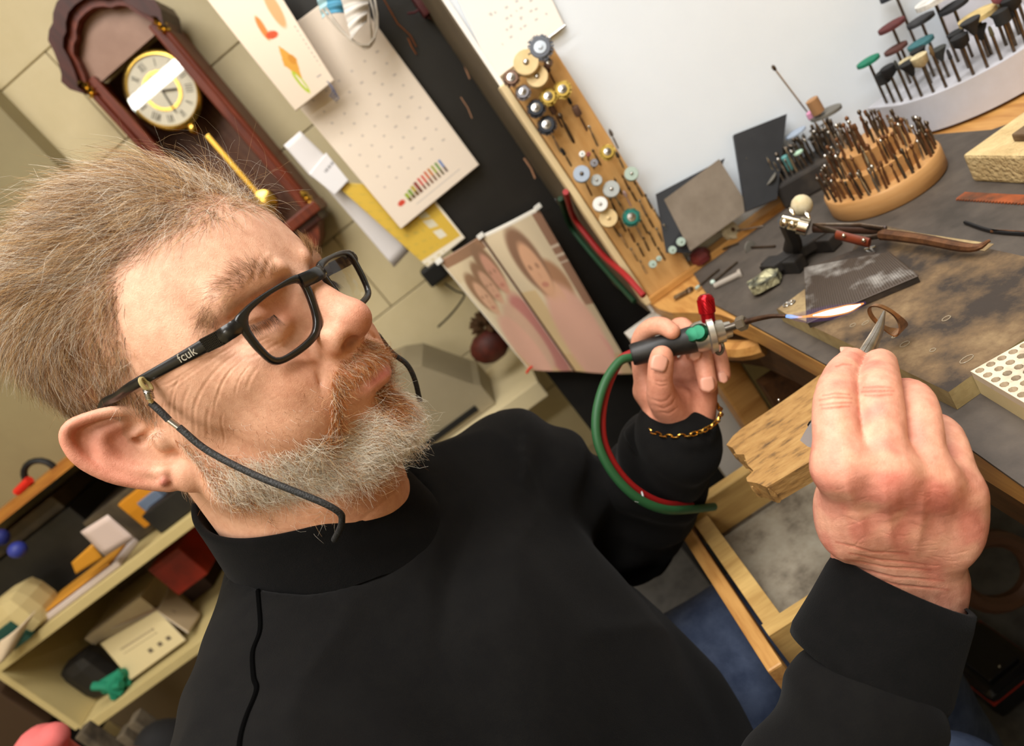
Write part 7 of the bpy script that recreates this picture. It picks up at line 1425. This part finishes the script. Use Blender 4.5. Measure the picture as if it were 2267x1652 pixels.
def bx(px, py, y, size, m, name, lab, cat, z=None, rot=0, bev=.003):
    c = ON(px, py, 1, y); 
    if z is not None: c[2] = z + size[2] / 2 + .001
    ax = ((math.cos(rot), math.sin(rot), 0), (-math.sin(rot), math.cos(rot), 0), (0, 0, 1)); return tag(MB().box(c, size, ax, bev).build(name, m, origin=c), lab, cat)
blkp = mat('black_binder', (18, 17, 16), .5, rgb2=(30, 28, 25), scale=14); org_ = mat('orange_card', (206, 142, 46), .6); pal_ = mat('pale_card', (206, 190, 180), .7); drk = mat('dark_clutter', (52, 44, 34), .6, rgb2=(84, 72, 52), scale=16)
bx(130, 1205, SY + .19, (.30, .15, .14), blkp, 'document_binder', 'large black binder lying on the upper shelf', 'binder', z1)
bx(90, 1185, SY + .20, (.30, .14, .035), drk, 'dark_tray', 'dark tray stacked on the large black binder', 'tray', z1 + .142)
bx(325, 1110, SY + .16, (.16, .14, .10), drk, 'parts_case', 'clear parts case with orange contents on the upper shelf', 'case', z1)
bx(300, 1090, SY + .07, (.08, .02, .07), mat('orange_plastic', (210, 138, 30), .5), 'orange_packet', 'orange packet at the front of the parts case', 'packet', z1 + .02)
bx(345, 1110, SY + .068, (.05, .02, .05), mat('blue_plastic', (104, 118, 140), .5), 'blue_packet', 'grey-blue packet beside the orange packet', 'packet', z1 + .02)
bx(385, 1105, SY + .04, (.12, .04, .05), blkp, 'headphones_case', 'black coiled leads at the right end of the upper shelf', 'leads', z1)
cs4 = [ON(178, 1178, 1, SY - .012), ON(238, 1140, 1, SY - .012), ON(298, 1192, 1, SY - .012), ON(232, 1232, 1, SY - .012)]
o = sheet('white_card', cs4, lambda u, v: base(u, (212, 190, 178)), 6, 6, .001); tag(o, 'blank pale card propped on the front of the upper shelf', 'card')
cs4 = [ON(158, 1246, 1, SY - .008), ON(204, 1204, 1, SY - .008), ON(228, 1236, 1, SY - .008), ON(168, 1272, 1, SY - .008)]
o = sheet('orange_card', cs4, lambda u, v: base(u, (204, 140, 40)), 6, 6, .001); tag(o, 'orange card tucked beside the blank pale card', 'card')
bx(212, 1290, SY + .06, (.22, .10, .012), pal_, 'paper_stack', 'stack of papers along the edge of the upper shelf', 'papers', z1)
bx(195, 1310, SY + .05, (.22, .07, .006), org_, 'yellow_folder', 'thin yellow folder on top of the paper stack', 'folder', z1 + .0135)
bx(12, 1330, SY + .03, (.11, .09, .09), mat('cream_tub', (202, 182, 128), .6), 'cream_tub', 'rounded cream tub at the far left of the upper shelf', 'tub', z1, 0, .03)
bx(20, 1395, SY - .01, (.05, .02, .05), mat('teal_box', (20, 70, 60), .5), 'teal_packet', 'small teal packet at the far left edge', 'packet', z1)
cs4 = [ON(0, 1420, 1, SY - .03), ON(80, 1350, 1, SY - .02), ON(30, 1440, 1, SY - .02), ON(-20, 1480, 1, SY - .03)]
o = sheet('torn_paper', cs4, lambda u, v: base(u, (222, 200, 170)), 8, 8, .001, curl=lambda u, v: .01 * np.sin(u * 3)); tag(o, 'torn cream paper hanging over the left shelf edge', 'paper')
for px_, py_, col, lab in ((6, 1195, (36, 44, 110), 'dark blue pot at the far left of the binder'), (45, 1222, (48, 58, 140), 'bright blue pot in front of the binder')): stone('blue_pot', ON(px_, py_, 1, SY + .02) - np.array([0, 0, .01]), .016, mat('blue_%d' % px_, col, .5), lab, 'pot')
bx(452, 1268, SY + .14, (.085, .10, .085), mat('red_box', (150, 34, 14), .5, rgb2=(110, 22, 10), scale=8), 'red_toolbox', 'red plastic toolbox behind the man on the lower shelf', 'toolbox', z0_ + .075)
bx(418, 1262, SY + .26, (.08, .08, .17), mat('brown_box', (60, 40, 26), .7), 'brown_box', 'dark brown box beside the red toolbox', 'box', z0_)
for k, (px_, py_, sz, col, lab) in enumerate([(40, 1560, (.12, .1, .12), (64, 44, 26), 'brown box below the shelf at the far left'), (55, 1575, (.10, .02, .02), (196, 140, 60), 'orange screwdriver sticking out below the shelf'), (30, 1620, (.12, .05, .03), (150, 138, 120), 'pale strip in the dark below the shelf'), (135, 1640, (.10, .12, .10), (20, 18, 17), 'black box below the left shelf')]):
    c_ = ON(px_, py_, 1, SY + .05); tag(MB().box(c_, sz, bev=.004).build(['brown_carton', 'orange_screwdriver', 'pale_strip', 'black_box'][k], mat('low_%d' % k, col, .6), origin=c_), lab, ['box', 'screwdriver', 'strip', 'box'][k])
# pink cloth bag and black bag on the stool nearer the camera
pc_ = P(232, 1800, .88); Gp = SDF((-.16, -.12, -.15), (.16, .12, .17), .008); Gp.ell((0, 0, -.05), (.11, .085, .10)); Gp.cone((0, 0, 0), (.02, 0, .10), .06, .022, .05); Gp.cone((.02, 0, .09), (.045, 0, .135), .014, .03, .02); Gp.cone((.02, 0, .09), (-.005, 0, .135), .014, .024, .02)
pv, pq = Gp.mesh(); pv = laplace(pv, pq, 2); pn = vnormals(pv, pq); pv = pv + pn * (.006 * np.sin(pv[:, 0] * 90 + 2 * noise3(pv, 5, 25)))[:, None]
o = mesh_obj('pink_bag', pv, pq, mat('pink_cloth', (226, 116, 112), .75, rgb2=(212, 100, 98), scale=12), None, True); o.location = tuple(pc_); tag(o, 'pink tied cloth bag at the bottom left corner', 'bag')
c_ = P(410, 1690, 1.10); Gp = SDF((-.12, -.1, -.2), (.12, .1, .14), .01); Gp.ell((0, 0, -.06), (.07, .07, .16)); pv, pq = Gp.mesh(); o = mesh_obj('black_bag', laplace(pv, pq, 1), pq, mat('black_cloth', (16, 15, 15), .8), None, True); o.location = tuple(c_); tag(o, 'black rounded bag between the pink bag and the man', 'bag')
c_ = P(318, 1640, 1.20); g = MB(); rr = random.Random(8)
for k in range(9): g.box(c_ + np.array([rr.uniform(-.05, .05), rr.uniform(-.03, .03), rr.uniform(-.08, .03)]), (.02, .03, .14), bev=.003)
tag(g.build('brush_bundle', mat('grey_brown_bundle', (104, 92, 74), .7, rgb2=(60, 52, 42), scale=24), origin=c_), 'bundle of grey handles standing behind the pink bag', 'bundle')
# red thing, cable loop above the top board
c_ = ON(38, 1090, 1, SY + .05); tag(MB().tube(spline([c_, ON(50, 1078, 1, SY + .05), ON(66, 1062, 1, SY + .05)], 4), .008, 8).build('red_screwdriver', mat('red_plastic', (214, 40, 26), .4), origin=c_), 'red screwdriver on the top orange board', 'screwdriver')
c_ = ON(90, 1050, 1, SY + .06); tag(MB().tube([c_ + np.array([.03 * math.cos(t), 0, .028 * math.sin(t)]) for t in np.linspace(0, 2 * math.pi, 18, endpoint=False)], .006, 8, closed=True).build('black_coil', mat('black_plastic', (18, 18, 18), .5), origin=c_), 'black cable coil on the top orange board', 'cable')
# ---------------------------------------------------------------- low things: jeans, charger on the floor
def make_jeans(parent):
    W2 = lambda p: (np.array(p) - HT) @ HM * 1000
    J = SDF((-420, -200, -1000), (300, 700, -380), 9.0)
    J.ell((0, 10, -640), (180, 140, 110)); J.chain([W2((-.18, .55, .55)), W2((-.03, .55, .555)), W2((.07, .55, .545))], [92, 84, 72], 40); J.chain([W2((-.16, .36, .55)), W2((-.06, .35, .54)), W2((.02, .34, .50))], [92, 82, 68], 40)
    J.chain([W2((.07, .55, .545)), W2((.08, .55, .2))], [70, 55], 20); J.chain([W2((.02, .34, .50)), W2((.0, .34, .2))], [66, 55], 20)
    v, q_ = J.mesh(); v = laplace(v, q_, 1); nn_ = vnormals(v, q_); v = v + nn_ * (4 * noise3(v, 6, .04))[:, None]
    return mesh_obj('jeans', HW(v), q_, mat('blue_denim', (78, 90, 116), .85, rgb2=(50, 62, 88), scale=30, bump=.4, bscale=700), parent, True)
make_jeans(person)
c_ = ON(2205, 1500, 2, .0); ch = empty('battery_charger', c_); tag(ch, 'black battery charger with a red line on the floor under the bench', 'charger'); 
cax = unit(ON(2267, 1560, 2, 0) - ON(2150, 1470, 2, 0)); cay = np.array([-cax[1], cax[0], 0]); bk = mat('gloss_black', (16, 16, 17), .25, spec=.6)
MB().box(c_ + np.array([0, 0, .03]), (.11, .10, .06), (cax, cay, (0, 0, 1)), bev=.012).build('housing', bk, ch); MB().box(c_ + np.array([0, 0, .0635]), (.075, .06, .006), (cax, cay, (0, 0, 1)), bev=.002).build('top_plate', bk, ch)
MB().box(c_ + np.array([0, 0, .046]), (.112, .102, .002), (cax, cay, (0, 0, 1))).build('red_line', mat('red_line', (150, 40, 24), .4), ch)
for s in (-1, 1): MB().sph(c_ + cax * .03 * s - cay * .0 + np.array([0, 0, .067]), .0018).build('screw', steel, ch)
tag(MB().tube([P(2200, 1265, .85) + CM[0] * .05 * math.cos(t) + CM[1] * .045 * math.sin(t) for t in np.linspace(0, 2 * math.pi, 24, endpoint=False)], .012, 8, closed=True).build('leather_strap_roll', mat('dark_tan_leather', (70, 42, 22), .6), origin=P(2200, 1265, .85)), 'dim brown rolled strap hanging under the bench', 'strap')
# ---------------------------------------------------------------- pieces of parts hang under their part
def nest(root, part, *subs):
    ps = [c for c in root.children if c.name.split('.')[0] == part]
    for sn in subs:
        ss = [c for c in root.children if c.name.split('.')[0] == sn]
        for i, c in enumerate(ss):
            c.parent = ps[min(i * len(ps) // max(1, len(ss)), len(ps) - 1)]
nest(person, 'sweatshirt', 'collar', 'seam', 'cuff')
nest(eyeglasses, 'rim', 'lens', 'nose_pad', 'end_piece'); nest(eyeglasses, 'temple', 'textured_plate', 'temple_lettering')
nest(torch, 'red_knob', 'knurling', 'knob_stem'); nest(torch, 'green_knob', 'green_button'); nest(torch, 'valve_body', 'hanging_eye')
nest(clk, 'dial', 'numeral', 'chapter_ring', 'clock_hand'); nest(clk, 'pendulum_rod', 'pendulum_bob'); nest(clk, 'pediment', 'pediment_moulding', 'tympanum')
